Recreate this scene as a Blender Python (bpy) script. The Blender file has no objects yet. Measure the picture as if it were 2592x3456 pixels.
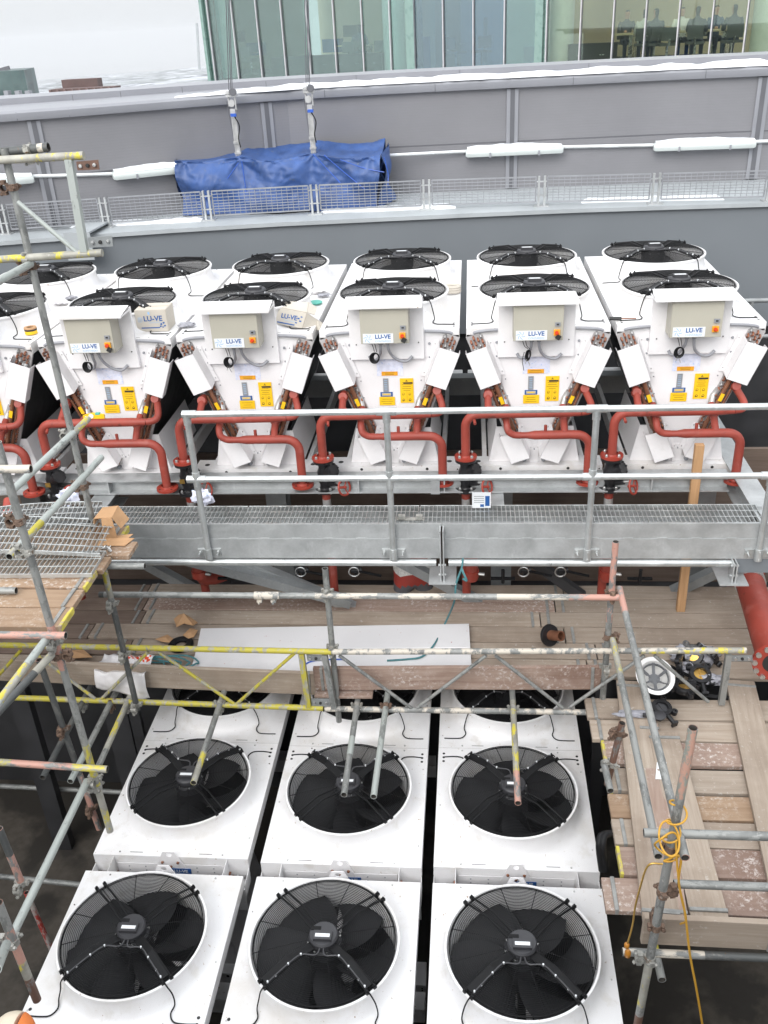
import bpy, math, random
from mathutils import Vector, Matrix, Quaternion, noise
rnd = random.Random(7)
PI = math.pi
sc = bpy.context.scene
COL = sc.collection
# ------------------------------------------------------------------ camera
FPX, CX, CY = 3085.0, 1296.0, 1728.0
yaw, pitch, roll = map(math.radians, (6.2, 28.1, 3.1))
_f = Vector((-math.sin(yaw)*math.cos(pitch), math.cos(yaw)*math.cos(pitch), -math.sin(pitch)))
_r = Vector((math.cos(yaw), math.sin(yaw), 0)); _d = _f.cross(_r)
R_ = math.cos(roll)*_r + math.sin(roll)*_d
D_ = -math.sin(roll)*_r + math.cos(roll)*_d
F_ = _f
cam = bpy.data.cameras.new('camera'); camo = bpy.data.objects.new('camera', cam); COL.objects.link(camo)
cam.sensor_fit = 'VERTICAL'; cam.sensor_height = 36; cam.lens = FPX/3456*36
cam.clip_start = 0.05; cam.clip_end = 20000
camo.matrix_world = Matrix((( R_.x, -D_.x, -F_.x, 0), (R_.y, -D_.y, -F_.y, 0), (R_.z, -D_.z, -F_.z, 0), (0, 0, 0, 1)))
sc.camera = camo
KD = 2592/1659
def A(x, y, X=None, Y=None, Z=None):
    """photo point (in a 1659 wide copy) back onto a real plane x=, y= or z="""
    v = R_*((x*KD-CX)/FPX) + D_*((y*KD-CY)/FPX) + F_
    t = X/v.x if X is not None else Y/v.y if Y is not None else Z/v.z
    return v*t
# ------------------------------------------------------------------ materials
def lin(c): return tuple(((u/255)/12.92 if u/255 <= .04045 else ((u/255+.055)/1.055)**2.4) for u in c)
class NT:
    def __init__(s, name):
        s.m = bpy.data.materials.new(name); s.m.use_nodes = True
        s.n = s.m.node_tree.nodes; s.l = s.m.node_tree.links
        s.b = s.n['Principled BSDF']
    def new(s, t, **k):
        n = s.n.new(t)
        for a, v in k.items(): setattr(n, a, v)
        return n
    def link(s, a, b): s.l.new(a, b)
    def coords(s, scale=(1, 1, 1)):
        tc = s.new('ShaderNodeTexCoord'); oi = s.new('ShaderNodeObjectInfo')
        mu = s.new('ShaderNodeMath', operation='MULTIPLY'); mu.inputs[1].default_value = 37.0
        s.link(oi.outputs['Random'], mu.inputs[0])
        ad = s.new('ShaderNodeVectorMath', operation='ADD')
        s.link(tc.outputs['Object'], ad.inputs[0]); s.link(mu.outputs[0], ad.inputs[1])
        mp = s.new('ShaderNodeMapping'); mp.inputs['Scale'].default_value = scale
        s.link(ad.outputs[0], mp.inputs['Vector'])
        return mp.outputs[0]
    def noise(s, vec, scale, detail=5, rough=.55, dist=0):
        n = s.new('ShaderNodeTexNoise'); n.inputs['Scale'].default_value = scale
        n.inputs['Detail'].default_value = detail; n.inputs['Roughness'].default_value = rough
        n.inputs['Distortion'].default_value = dist
        s.link(vec, n.inputs['Vector']); return n.outputs[0]
    def rng(s, v, a, b, c=0., d=1.):
        n = s.new('ShaderNodeMapRange'); n.clamp = True
        for i, u in enumerate((a, b, c, d)): n.inputs[1+i].default_value = u
        s.link(v, n.inputs[0]); return n.outputs[0]
    def mix(s, f, a, b):
        n = s.new('ShaderNodeMix', data_type='RGBA')
        if isinstance(f, (int, float)): n.inputs[0].default_value = f
        else: s.link(f, n.inputs[0])
        for i, c in ((6, a), (7, b)):
            if isinstance(c, tuple): n.inputs[i].default_value = (*c[:3], 1)
            else: s.link(c, n.inputs[i])
        return n.outputs[2]
    def bump(s, h, strength, dist=.01):
        n = s.new('ShaderNodeBump'); n.inputs['Strength'].default_value = strength; n.inputs['Distance'].default_value = dist
        s.link(h, n.inputs['Height']); s.link(n.outputs[0], s.b.inputs['Normal'])
def mat(name, col, rough=.5, metal=0., var=.08, vs=6., bump=0., bs=60., spots=(), scale=(1, 1, 1), rv=.1, spec=None):
    t = NT(name); v = t.coords(scale)
    n1 = t.noise(v, vs)
    c = t.mix(t.rng(n1, .3, .7), tuple(u*(1-var) for u in col), tuple(min(1, u*(1+var)) for u in col))
    for sp in spots:
        sc_, th, so, scl = sp[1], sp[2], sp[3], sp[0]
        nn = t.noise(v, sc_, 6, .6)
        c = t.mix(t.rng(nn, th, th+so), c, scl)
    t.link(c, t.b.inputs['Base Color'])
    t.b.inputs['Metallic'].default_value = metal
    if spec is not None: t.b.inputs['Specular IOR Level'].default_value = spec
    t.link(t.rng(n1, .25, .75, max(.05, rough-rv), min(1, rough+rv)), t.b.inputs['Roughness'])
    if bump: t.bump(t.noise(v, bs, 4), bump)
    return t.m
def wood(name, c1, c2, dirt, dirt_th=.6, frost=None, frost_th=.62):
    t = NT(name)
    v = t.coords((1, 1, 1)); g = t.coords((.55, 9, 9))
    n = t.noise(g, 3.0, 6, .62, .6)
    c = t.mix(t.rng(n, .34, .68), c1, c2)
    fine = t.noise(t.coords((1.2, 60, 60)), 3, 3, .6)
    c = t.mix(t.rng(fine, .54, .74, 0, .28), c, tuple(u*.45 for u in c1))
    big = t.noise(v, 1.3, 5, .6)
    c = t.mix(t.rng(big, dirt_th-.1, dirt_th+.12, 0, .75), c, dirt)
    oi = t.new('ShaderNodeObjectInfo')
    c = t.mix(t.rng(oi.outputs['Random'], 0, 1, 0, .38), c, tuple(u*.5 for u in c2))
    if frost:
        fr = t.noise(v, 30, 6, .75)
        f2 = t.noise(v, 2.2, 3)
        m = t.new('ShaderNodeMath', operation='MULTIPLY'); t.link(t.rng(fr, frost_th-.08, frost_th+.06), m.inputs[0]); t.link(t.rng(f2, .4, .6), m.inputs[1])
        c = t.mix(m.outputs[0], c, frost)
    t.link(c, t.b.inputs['Base Color']); t.b.inputs['Roughness'].default_value = .85
    t.bump(n, .25, .004)
    return t.m
M = {}
M['white'] = mat('white_paint', (.76, .752, .758), .38, var=.035, vs=3, spots=[((.66, .635, .61), 1.7, .52, .16), ((.36, .26, .18), 34, .67, .04), ((.67, .65, .63), 7, .56, .14), ((.55, .50, .45), 55, .68, .06)])
M['white2'] = mat('white_panel_paint', (.76, .745, .755), .45, var=.03, vs=4, spots=[((.6, .58, .57), 5, .64, .25)])
M['coilend'] = mat('coil_end_plate', (.55, .53, .53), .4, .4, .1)
M['fin'] = mat('black_coil_fins', (.012, .012, .013), .6, 0, .3, 9)
M['black'] = mat('black_plastic', (.011, .011, .012), .55, 0, .2, 12, spec=.2)
M['blade'] = mat('fan_blade_plastic', (.018, .018, .02), .5, 0, .25, 5, spec=.3)
M['dgrey'] = mat('dark_grey_motor', (.045, .045, .05), .45, .1, .15)
M['label'] = mat('pale_label', (.72, .74, .76), .4, 0, .03)
M['paper'] = mat('printed_paper', (.68, .70, .82), .6, 0, .1, 30, spots=[((.45, .55, .78), 40, .58, .08)])
M['yellow'] = mat('yellow_label', (.85, .52, .012), .45, 0, .05)
M['amber'] = mat('amber_plastic', (.42, .17, .02), .4)
M['orange'] = mat('orange_label', (.80, .36, .02), .45, 0, .05)
M['ink'] = mat('black_print', (.02, .02, .02), .6, 0, .1)
M['inky'] = mat('brown_print', (.28, .17, .01), .6, 0, .1)
M['blue'] = mat('blue_print', (.015, .09, .30), .5, 0, .05)
M['ltblue'] = mat('pale_blue_print', (.30, .47, .68), .5, 0, .05)
M['beige'] = mat('beige_enamel', (.43, .41, .345), .4, 0, .03, 4)
M['grey'] = mat('grey_plastic', (.25, .26, .28), .5, 0, .1)
M['redsw'] = mat('red_switch', (.65, .06, .015), .4, 0, .05)
M['conduit'] = mat('grey_conduit', (.28, .285, .31), .5, 0, .08, 20)
M['copper'] = mat('copper', (.30, .125, .075), .45, .55, .3, 8, spots=[((.22, .16, .13), 12, .58, .15)])
M['copbr'] = mat('brown_copper', (.24, .105, .06), .45, .45, .3, 9)
M['tie'] = mat('cable_sleeve', (.06, .06, .065), .5)
M['solder'] = mat('grey_fitting', (.45, .45, .45), .4, .5, .2, 12)
M['red'] = mat('red_oxide_pipe', (.275, .045, .030), .55, 0, .16, 5, spots=[((.33, .10, .08), 7, .58, .2), ((.15, .03, .02), 16, .62, .1), ((.40, .20, .17), 40, .70, .05)])
M['redbr'] = mat('bright_red_flange', (.31, .042, .026), .45, 0, .1, 7)
M['cast'] = mat('black_cast_iron', (.014, .014, .016), .35, .1, .3, 9, .3, 40)
M['steel'] = mat('zinc_bolt', (.55, .55, .54), .3, .85, .1)
def galv(name, col, metal=.55, rough=.42):
    t = NT(name); v = t.coords((1, 1, 1))
    n = t.noise(v, 5, 6, .6, .4)
    vo = t.new('ShaderNodeTexVoronoi'); vo.inputs['Scale'].default_value = 70; t.link(v, vo.inputs['Vector'])
    c = t.mix(t.rng(n, .3, .72), tuple(u*.78 for u in col), tuple(min(1, u*1.15) for u in col))
    c = t.mix(t.rng(vo.outputs['Color'], 0, 1, 0, .22), c, tuple(u*.6 for u in col))
    st = t.noise(t.coords((3.5, 1, 1)), 2.4, 5, .7)
    c = t.mix(t.rng(st, .6, .78, 0, .5), c, tuple(min(1, u*1.5) for u in col))
    t.link(c, t.b.inputs['Base Color']); t.b.inputs['Metallic'].default_value = metal
    t.link(t.rng(n, .25, .75, rough-.1, rough+.14), t.b.inputs['Roughness'])
    return t.m
M['galv'] = galv('galvanised_steel', (.49, .505, .51), .5)
M['mesh'] = mat('galvanised_wire', (.29, .30, .32), .5, .2, .1)
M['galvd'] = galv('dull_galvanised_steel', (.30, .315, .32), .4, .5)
M['galvb'] = galv('bright_galvanised_tube', (.58, .60, .60), .65, .34)
def tube(name, paint, th, under=(.20, .205, .20), rough=.55, metal=.35):
    t = NT(name); v = t.coords((1, 1, 1))
    base = t.mix(t.rng(t.noise(v, 9, 5), .3, .7), tuple(u*.7 for u in under), tuple(u*1.25 for u in under))
    base = t.mix(t.rng(t.noise(v, 24, 5, .7), .6, .7), base, (.40, .39, .36))
    n = t.noise(t.coords((1, 1, .4)), 14, 7, .72)
    c = t.mix(t.rng(n, th-.03, th+.03), tuple(u for u in paint), base)
    rs = t.noise(v, 18, 6, .7)
    c = t.mix(t.rng(rs, .66, .74), c, (.17, .075, .035))
    t.link(c, t.b.inputs['Base Color']); t.b.inputs['Metallic'].default_value = metal
    t.b.inputs['Roughness'].default_value = rough
    return t.m
M['t_grey'] = tube('weathered_steel_tube', (.29, .295, .285), .52)
M['t_dark'] = tube('dark_steel_tube', (.095, .10, .10), .55, (.14, .14, .135))
M['t_light'] = tube('pale_green_grey_tube', (.40, .43, .41), .6, (.26, .275, .265))
M['t_yel'] = tube('yellow_painted_tube', (.43, .375, .045), .53, (.30,.29,.24), metal=.05)
M['t_yel2'] = tube('worn_yellow_tube', (.55, .47, .06), .45, (.33, .32, .28), metal=.1)
M['t_pink'] = tube('pink_painted_tube', (.47, .26, .21), .53, metal=.05)
M['t_cream'] = tube('cream_painted_tube', (.52, .475, .41), .51, metal=.05)
M['t_rust'] = tube('rusty_tube', (.145, .08, .058), .56, metal=.1)
M['t_red'] = tube('red_white_tube', (.45, .05, .04), .5, (.5, .45, .42), metal=0)
M['t_pinkw'] = tube('worn_pink_tube', (.46, .27, .21), .50, (.24, .25, .22), metal=.1)
M['t_in'] = mat('tube_inside', (.05, .045, .04), .8)
M['rust'] = mat('rusty_coupler', (.15, .098, .072), .8, .2, .4, 30, .6, 90, spots=[((.26, .17, .12), 22, .54, .1), ((.30, .29, .27), 12, .6, .1)])
M['clamp'] = mat('zinc_coupler', (.34, .335, .31), .55, .4, .3, 25, .4, 80, spots=[((.18, .12, .08), 20, .6, .1)])
M['wood'] = wood('weathered_board', (.315, .25, .195), (.43, .36, .295), (.19, .14, .105), .56, (.55, .52, .48), .66)
M['woodr'] = wood('red_stained_board', (.27, .18, .14), (.385, .295, .245), (.17, .095, .07), .56, (.58, .53, .50), .60)
M['woodo'] = wood('frosted_orange_board', (.28, .18, .112), (.385, .27, .18), (.20, .115, .07), .58, (.55, .50, .45), .585)
M['woodd'] = wood('dark_brown_board', (.15, .105, .08), (.235, .175, .14), (.10, .06, .045), .56)  # darker brown wood for left deck boards and back partition
M['woodn'] = wood('new_timber', (.42, .235, .11), (.55, .33, .17), (.3, .16, .08), .68)
M['bandm'] = mat('board_end_hoop', (.26, .26, .25), .6, .2, .25, 20)
M['byel'] = mat('yellow_board_end', (.50, .43, .07), .8, 0, .2, 14, spots=[((.36, .28, .20), 16, .46, .1)])
M['sheet'] = mat('white_sheet_board', (.70, .69, .70), .5, 0, .03, 2, spots=[((.40, .12, .09), 26, .70, .01), ((.58, .57, .58), 1.5, .55, .3)])
M['screen'] = None
M['cap'] = mat('grey_coping', (.27, .275, .30), .42, .15, .05, 2)
M['capd'] = mat('dark_grey_trim', (.115, .117, .13), .5, .1, .06, 3)
M['beamgrey'] = mat('blue_grey_painted_steel', (.158, .174, .19), .55, 0, .04, 1.2)
M['ledge'] = mat('pale_grey_ledge', (.36, .385, .40), .5, 0, .08, 3)
M['snow'] = mat('snow', (.88, .90, .93), .7, 0, .03, 20, .5, 60)
M['batten'] = mat('white_diffuser', (.52, .56, .55), .35, 0, .04, 5)
M['tarp'] = mat('blue_tarpaulin', (.034, .080, .235), .52, 0, .3, 4, .3, 40, spots=[((.07, .125, .30), 3, .54, .25), ((.10, .12, .16), 14, .64, .1)], rv=.1)
M['floor'] = None
M['card'] = mat('brown_cardboard', (.46, .27, .14), .85, 0, .12, 8)
M['cardw'] = mat('white_cardboard', (.50, .46, .40), .8, 0, .06, 6)
M['bag'] = mat('white_plastic_bag', (.74, .72, .73), .4, 0, .06, 6, .3, 20, spots=[((.70, .07, .06), 9, .72, .02)])
M['film'] = mat('grey_plastic_film', (.27, .27, .30), .3, 0, .35, 14, .5, 30)
M['brass'] = mat('brass', (.60, .37, .10), .35, .8, .15)
M['rope'] = mat('teal_rope', (.07, .20, .22), .8, 0, .2, 60)
M['cable'] = mat('yellow_cable', (.52, .28, .03), .5, 0, .1, 20)
M['helmet'] = mat('white_helmet_shell', (.74, .73, .72), .35, 0, .06, 8)
M['strap'] = mat('grey_strap', (.13, .135, .145), .7, 0, .1)
M['orangep'] = mat('orange_foam', (.75, .21, .05), .7, 0, .08)
M['cream'] = mat('cream_foam', (.66, .58, .46), .75, 0, .06)
M['greenp'] = mat('green_plastic', (.10, .42, .34), .5, 0, .06)
M['dcol'] = mat('shade_dark_surface', (.035, .035, .038), .55, .1, .25, 4)  # near black colour stands for shade on columns, walls and floor
M['brick'] = mat('brown_brick', (.105, .065, .06), .8, 0, .2, .6)
M['brickl'] = mat('pale_brick', (.18, .12, .11), .8, 0, .2, .6)
M['wblue'] = mat('bright_blue_plastic', (.03, .10, .45), .4)
M['darkint'] = mat('dark_furniture_and_reflection', (.03, .028, .025), .5, 0, .3, 2)
M['chair'] = mat('office_chair_fabric', (.10, .105, .11), .7)
M['chrome'] = mat('chrome_leg', (.6, .6, .6), .25, .9)
M['inwall'] = mat('beige_office_wall', (.58, .51, .38), .7, 0, .06, .4)
M['inwallb'] = mat('blue_office_wall', (.30, .38, .47), .7, 0, .08, .4)
M['infloor'] = mat('dark_carpet', (.06, .05, .045), .9)
M['ceil'] = mat('white_ceiling', (.7, .7, .68), .8)
M['colm'] = mat('white_column', (.75, .78, .78), .5)
M['mull'] = mat('mullion_aluminium', (.60, .58, .60), .4, .4)
M['greenfin'] = mat('green_glass_edge', (.21, .31, .28), .3)
M['skin'] = mat('skin', (.50, .30, .22), .6)
M['cl_grey'] = mat('grey_suit', (.09, .09, .10), .8)
M['cl_white'] = mat('white_shirt', (.7, .7, .7), .8)
M['cl_blue'] = mat('dark_blue_top', (.04, .06, .11), .8)
M['cl_red'] = mat('red_work_jacket', (.30, .035, .025), .75)
M['hair'] = mat('dark_hair', (.03, .02, .015), .7)
M['reflect'] = mat('reflective_band', (.6, .6, .58), .5, 0, .25, 60)
def glass(name, tint, refl):
    t = NT(name); t.n.remove(t.b)
    tr = t.new('ShaderNodeBsdfTransparent'); tr.inputs[0].default_value = (*tint, 1)
    gl = t.new('ShaderNodeBsdfGlossy'); gl.inputs[0].default_value = (.82, .95, .93, 1); gl.inputs['Roughness'].default_value = .015
    fr = t.new('ShaderNodeLayerWeight'); fr.inputs[0].default_value = .25
    mx = t.new('ShaderNodeMixShader')
    t.link(t.rng(fr.outputs['Fresnel'], 0, 1, refl, 1), mx.inputs[0]); t.link(tr.outputs[0], mx.inputs[1]); t.link(gl.outputs[0], mx.inputs[2])
    t.link(mx.outputs[0], t.n['Material Output'].inputs[0]); return t.m
M['glass'] = glass('tinted_office_glass', (.76, .86, .83), .20)
M['glassw'] = glass('clear_warm_glass', (.84, .88, .80), .13)
M['glassb'] = glass('blue_reflection_glass', (.55, .68, .80), .27)  # blue tint stands for the reflection in the middle panes
M['glassg'] = glass('green_edge_glass', (.60, .78, .73), .30)
def emis(name, col, s):
    t = NT(name); t.b.inputs['Base Color'].default_value = (*col, 1)
    t.b.inputs['Emission Color'].default_value = (*col, 1); t.b.inputs['Emission Strength'].default_value = s; return t.m
M['lamp'] = emis('lit_office_lamp', (1, .70, .38), 7.0)
M['fill_panel'] = emis('ceiling_fill_panel', (1, .94, .80), 6.0)
# louvred screen: fine horizontal blades
t = NT('louvred_screen_panel'); tc = t.new('ShaderNodeTexCoord'); sx = t.new('ShaderNodeSeparateXYZ'); t.link(tc.outputs['Object'], sx.inputs[0])
mm = t.new('ShaderNodeMath', operation='MULTIPLY'); mm.inputs[1].default_value = 1/.034; t.link(sx.outputs[2], mm.inputs[0])
fr = t.new('ShaderNodeMath', operation='FRACT'); t.link(mm.outputs[0], fr.inputs[0])
n = t.noise(t.coords((1, 1, 1)), .8, 4); stn = t.noise(t.coords((3, 3, .25)), 2, 4)
c = t.mix(t.rng(n, .3, .7), (.20, .199, .213), (.23, .229, .243))
c = t.mix(t.rng(stn, .6, .8, 0, .35), c, (.2, .195, .21))
c = t.mix(t.rng(fr.outputs[0], .72, .9, 0, .16), c, (.14, .14, .16))
t.link(c, t.b.inputs['Base Color']); t.b.inputs['Roughness'].default_value = .5; t.b.inputs['Metallic'].default_value = .1
t.bump(fr.outputs[0], .25, .01); M['screen'] = t.m
# stained concrete floor
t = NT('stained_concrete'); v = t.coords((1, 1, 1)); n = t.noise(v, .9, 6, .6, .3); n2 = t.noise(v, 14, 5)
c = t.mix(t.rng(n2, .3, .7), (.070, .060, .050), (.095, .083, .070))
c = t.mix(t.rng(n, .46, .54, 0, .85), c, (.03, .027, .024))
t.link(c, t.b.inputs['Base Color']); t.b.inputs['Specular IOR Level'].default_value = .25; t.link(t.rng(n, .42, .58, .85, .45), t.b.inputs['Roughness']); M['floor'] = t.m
# snowy city far away
t = NT('snowy_city_ground'); tc = t.new('ShaderNodeTexCoord')
vo = t.new('ShaderNodeTexVoronoi'); vo.inputs['Scale'].default_value = .035; t.link(tc.outputs['Object'], vo.inputs['Vector'])
n = t.noise(tc.outputs['Object'], .006, 8, .75)
c = t.mix(t.rng(vo.outputs['Color'], .3, .6), (.06, .07, .085), (.48, .50, .54))
c = t.mix(t.rng(n, .45, .62), c, (.16, .18, .17))
t.link(c, t.b.inputs['Base Color']); t.b.inputs['Roughness'].default_value = .9; M['city'] = t.m
t = NT('far_glass_tower'); v = t.coords((1, 1, 1)); n = t.noise(v, .12, 5)
bk = t.new('ShaderNodeTexBrick'); bk.inputs['Scale'].default_value = 1; bk.inputs['Brick Width'].default_value = 1.6; bk.inputs['Row Height'].default_value = 3.4
bk.inputs['Mortar Size'].default_value = .09; bk.offset = 0
bk.inputs['Color1'].default_value = (.035, .055, .06, 1); bk.inputs['Color2'].default_value = (.06, .095, .095, 1); bk.inputs['Mortar'].default_value = (.06, .07, .07, 1)
mp = t.new('ShaderNodeMapping'); mp.inputs['Rotation'].default_value = (PI/2, 0, 0); tc = t.new('ShaderNodeTexCoord'); t.link(tc.outputs['Object'], mp.inputs[0]); t.link(mp.outputs[0], bk.inputs['Vector'])
c = t.mix(t.rng(n, .4, .65), bk.outputs[0], (.11, .16, .155)); t.link(c, t.b.inputs['Base Color']); t.b.inputs['Roughness'].default_value = .4; t.b.inputs['Specular IOR Level'].default_value = .2; M['tower'] = t.m
# ------------------------------------------------------------------ mesh builder
class MB:
    def __init__(s): s.v = []; s.f = []; s.mi = []
    def add(s, vs, fs, mi=0):
        o = len(s.v); s.v += [Vector(p) for p in vs]
        for f in fs: s.f.append([i+o for i in f]); s.mi.append(mi)
        return s
    def box(s, a, b, mi=0):
        (x0, y0, z0), (x1, y1, z1) = a, b
        vs = [(x0, y0, z0), (x1, y0, z0), (x1, y1, z0), (x0, y1, z0), (x0, y0, z1), (x1, y0, z1), (x1, y1, z1), (x0, y1, z1)]
        return s.add(vs, [(0, 3, 2, 1), (4, 5, 6, 7), (0, 1, 5, 4), (1, 2, 6, 5), (2, 3, 7, 6), (3, 0, 4, 7)], mi)
    def obox(s, c, ux, uy, uz, mi=0):
        c = Vector(c); ux, uy, uz = Vector(ux), Vector(uy), Vector(uz)
        vs = [c+a*ux+b*uy+d*uz for d in (-1, 1) for a, b in ((-1, -1), (1, -1), (1, 1), (-1, 1))]
        return s.add(vs, [(0, 3, 2, 1), (4, 5, 6, 7), (0, 1, 5, 4), (1, 2, 6, 5), (2, 3, 7, 6), (3, 0, 4, 7)], mi)
    def beam(s, p, q, w, h, up=(0, 0, 1), mi=0):
        p, q = Vector(p), Vector(q); d = (q-p); L = d.length; d.normalize()
        side = d.cross(Vector(up)).normalized(); u = side.cross(d)
        return s.obox((p+q)/2, d*L/2, side*w/2, u*h/2, mi)
    def pipe(s, pts, r, n=12, mi=0, caps=True, closed=False):
        pts = [Vector(p) for p in pts]; rr = r if isinstance(r, (list, tuple)) else [r]*len(pts)
        N = len(pts); rings = []; o = len(s.v); ref = None
        for i, p in enumerate(pts):
            if closed: d = pts[(i+1) % N]-pts[i-1]
            else: d = pts[min(i+1, N-1)]-pts[max(i-1, 0)]
            d.normalize()
            if ref is None:
                ref = d.orthogonal().normalized()
            ref = (ref-d*ref.dot(d)).normalized(); b = d.cross(ref)
            s.v += [p+(ref*math.cos(2*PI*k/n)+b*math.sin(2*PI*k/n))*rr[i] for k in range(n)]
        mis = mi if isinstance(mi, (list, tuple)) else [mi]*N
        for i in range(N if closed else N-1):
            j = (i+1) % N
            for k in range(n):
                s.f.append([o+i*n+k, o+i*n+(k+1) % n, o+j*n+(k+1) % n, o+j*n+k]); s.mi.append(mis[i])
        if caps and not closed:
            s.f.append([o+k for k in range(n)][::-1]); s.mi.append(mis[0])
            s.f.append([o+(N-1)*n+k for k in range(n)]); s.mi.append(mis[-1])
        return s
    def lathe(s, prof, c=(0, 0, 0), n=32, mi=0, axis='z', M4=None, capend=True):
        o = len(s.v); c = Vector(c)
        for r, z in prof:
            for k in range(n):
                p = Vector((r*math.cos(2*PI*k/n), r*math.sin(2*PI*k/n), z))
                if M4 is not None: p = M4 @ p
                s.v.append(c+p)
        for i in range(len(prof)-1):
            for k in range(n):
                s.f.append([o+i*n+k, o+i*n+(k+1) % n, o+(i+1)*n+(k+1) % n, o+(i+1)*n+k]); s.mi.append(mi)
        if capend:
            if prof[0][0] > 1e-6: s.f.append([o+k for k in range(n)][::-1]); s.mi.append(mi)
            if prof[-1][0] > 1e-6: s.f.append([o+(len(prof)-1)*n+k for k in range(n)]); s.mi.append(mi)
        return s
    def cyl(s, p, q, r, n=14, mi=0): return s.pipe([p, q], r, n, mi)
    def prism(s, poly, d, mi=0):
        poly = [Vector(p) for p in poly]; d = Vector(d); n = len(poly)
        nm = sum(((poly[i]).cross(poly[(i+1) % n]) for i in range(n)), Vector())
        if nm.dot(d) > 0: poly.reverse()
        vs = poly+[p+d for p in poly]
        return s.add(vs, [list(range(n)), [n+i for i in range(n)][::-1]]+[[i, n+i, n+(i+1) % n, (i+1) % n] for i in range(n)], mi)
    def text(s, txt, o, ux, uy, size, mi=0, off=0.0, th=.0006):
        cu = bpy.data.curves.new('t', 'FONT'); cu.body = txt; cu.size = size; cu.offset = off; cu.align_x = 'CENTER'; cu.align_y = 'CENTER'; cu.resolution_u = 3
        ob = bpy.data.objects.new('t', cu); COL.objects.link(ob)
        dg = bpy.context.evaluated_depsgraph_get(); me = ob.evaluated_get(dg).to_mesh()
        o, ux, uy = Vector(o), Vector(ux), Vector(uy); nz = ux.cross(uy)
        s.add([o+ux*v.co.x+uy*v.co.y+nz*th for v in me.vertices], [list(p.vertices) for p in me.polygons], mi)
        ob.evaluated_get(dg).to_mesh_clear(); bpy.data.objects.remove(ob); bpy.data.curves.remove(cu)
        return s
    def xf(s, m, start=0):
        for i in range(start, len(s.v)): s.v[i] = m @ s.v[i]
        return s
    def mesh(s, name, mats, smooth=35, origin=None):
        me = bpy.data.meshes.new(name)
        o = Vector(origin) if origin is not None else Vector()
        me.from_pydata([tuple(p-o) for p in s.v], [], s.f)
        for m in (mats if isinstance(mats, (list, tuple)) else [mats]): me.materials.append(M[m])
        me.polygons.foreach_set('material_index', s.mi)
        if smooth:
            me.polygons.foreach_set('use_smooth', [True]*len(me.polygons)); me.set_sharp_from_angle(angle=math.radians(smooth))
        me.update(); return me
    def base(s):
        xs = [p.x for p in s.v]; ys = [p.y for p in s.v]; zs = [p.z for p in s.v]
        return Vector(((min(xs)+max(xs))/2, (min(ys)+max(ys))/2, min(zs)))
    def obj(s, name, mats, parent=None, smooth=35, loc=None, bevel=0):
        """parts: vertices are already in the parent's own space; top level: the origin goes to the base"""
        if parent is not None:
            ob = bpy.data.objects.new(name, s.mesh(name, mats, smooth)); ob.parent = parent
        else:
            b = Vector(loc) if loc is not None else s.base()
            ob = bpy.data.objects.new(name, s.mesh(name, mats, smooth, b)); ob.location = b
        COL.objects.link(ob)
        if bevel:
            bv = ob.modifiers.new('bevel', 'BEVEL'); bv.width = bevel; bv.segments = 2; bv.limit_method = 'ANGLE'
        return ob
    def wobj(s, name, mats, parent, smooth=35, bevel=0):
        """part given in world coordinates"""
        o = parent.matrix_basis.translation.copy(); q = parent.parent
        while q: o += q.matrix_basis.translation; q = q.parent
        s.v = [p-o for p in s.v]
        return s.obj(name, mats, parent, smooth, bevel=bevel)
def thing(name, label, cat, loc=(0, 0, 0), group=None, rz=0):
    o = bpy.data.objects.new(name, None); COL.objects.link(o); o.empty_display_size = .1
    o.location = loc; o.rotation_euler = (0, 0, rz); o['label'] = label; o['category'] = cat
    if group: o['group'] = group
    o['kind'] = 'thing'; return o
def tag(o, label, cat, group=None):
    o['label'] = label; o['category'] = cat; o['kind'] = 'thing'
    if group: o['group'] = group
    return o
def struct(o, kind='structure'): o['kind'] = kind; return o
def part(name, me, parent, loc=(0, 0, 0), rot=None):
    o = bpy.data.objects.new(name, me); COL.objects.link(o); o.parent = parent; o.location = loc
    if rot: o.rotation_euler = rot
    return o
def copy_tree(o, parent=None):
    c = o.copy(); COL.objects.link(c); c.parent = parent
    for ch in list(o.children): copy_tree(ch, c)
    return c
def arc(c, a, b, ang0, ang1, n=6):
    """points c + a*cos + b*sin"""
    c, a, b = Vector(c), Vector(a), Vector(b)
    return [c+a*math.cos(ang0+(ang1-ang0)*i/n)+b*math.sin(ang0+(ang1-ang0)*i/n) for i in range(n+1)]
def bez(pts, n=8):
    """smooth curve through points (Catmull-Rom)"""
    P = [Vector(p) for p in pts]; P = [P[0]*2-P[1]]+P+[P[-1]*2-P[-2]]; out = []
    for i in range(1, len(P)-2):
        for k in range(n):
            t = k/n; a, b, c, d = P[i-1], P[i], P[i+1], P[i+2]
            out.append(.5*((2*b)+(c-a)*t+(2*a-5*b+4*c-d)*t*t+(3*b-a-3*c+d)*t**3))
    out.append(P[-2]); return out
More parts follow.
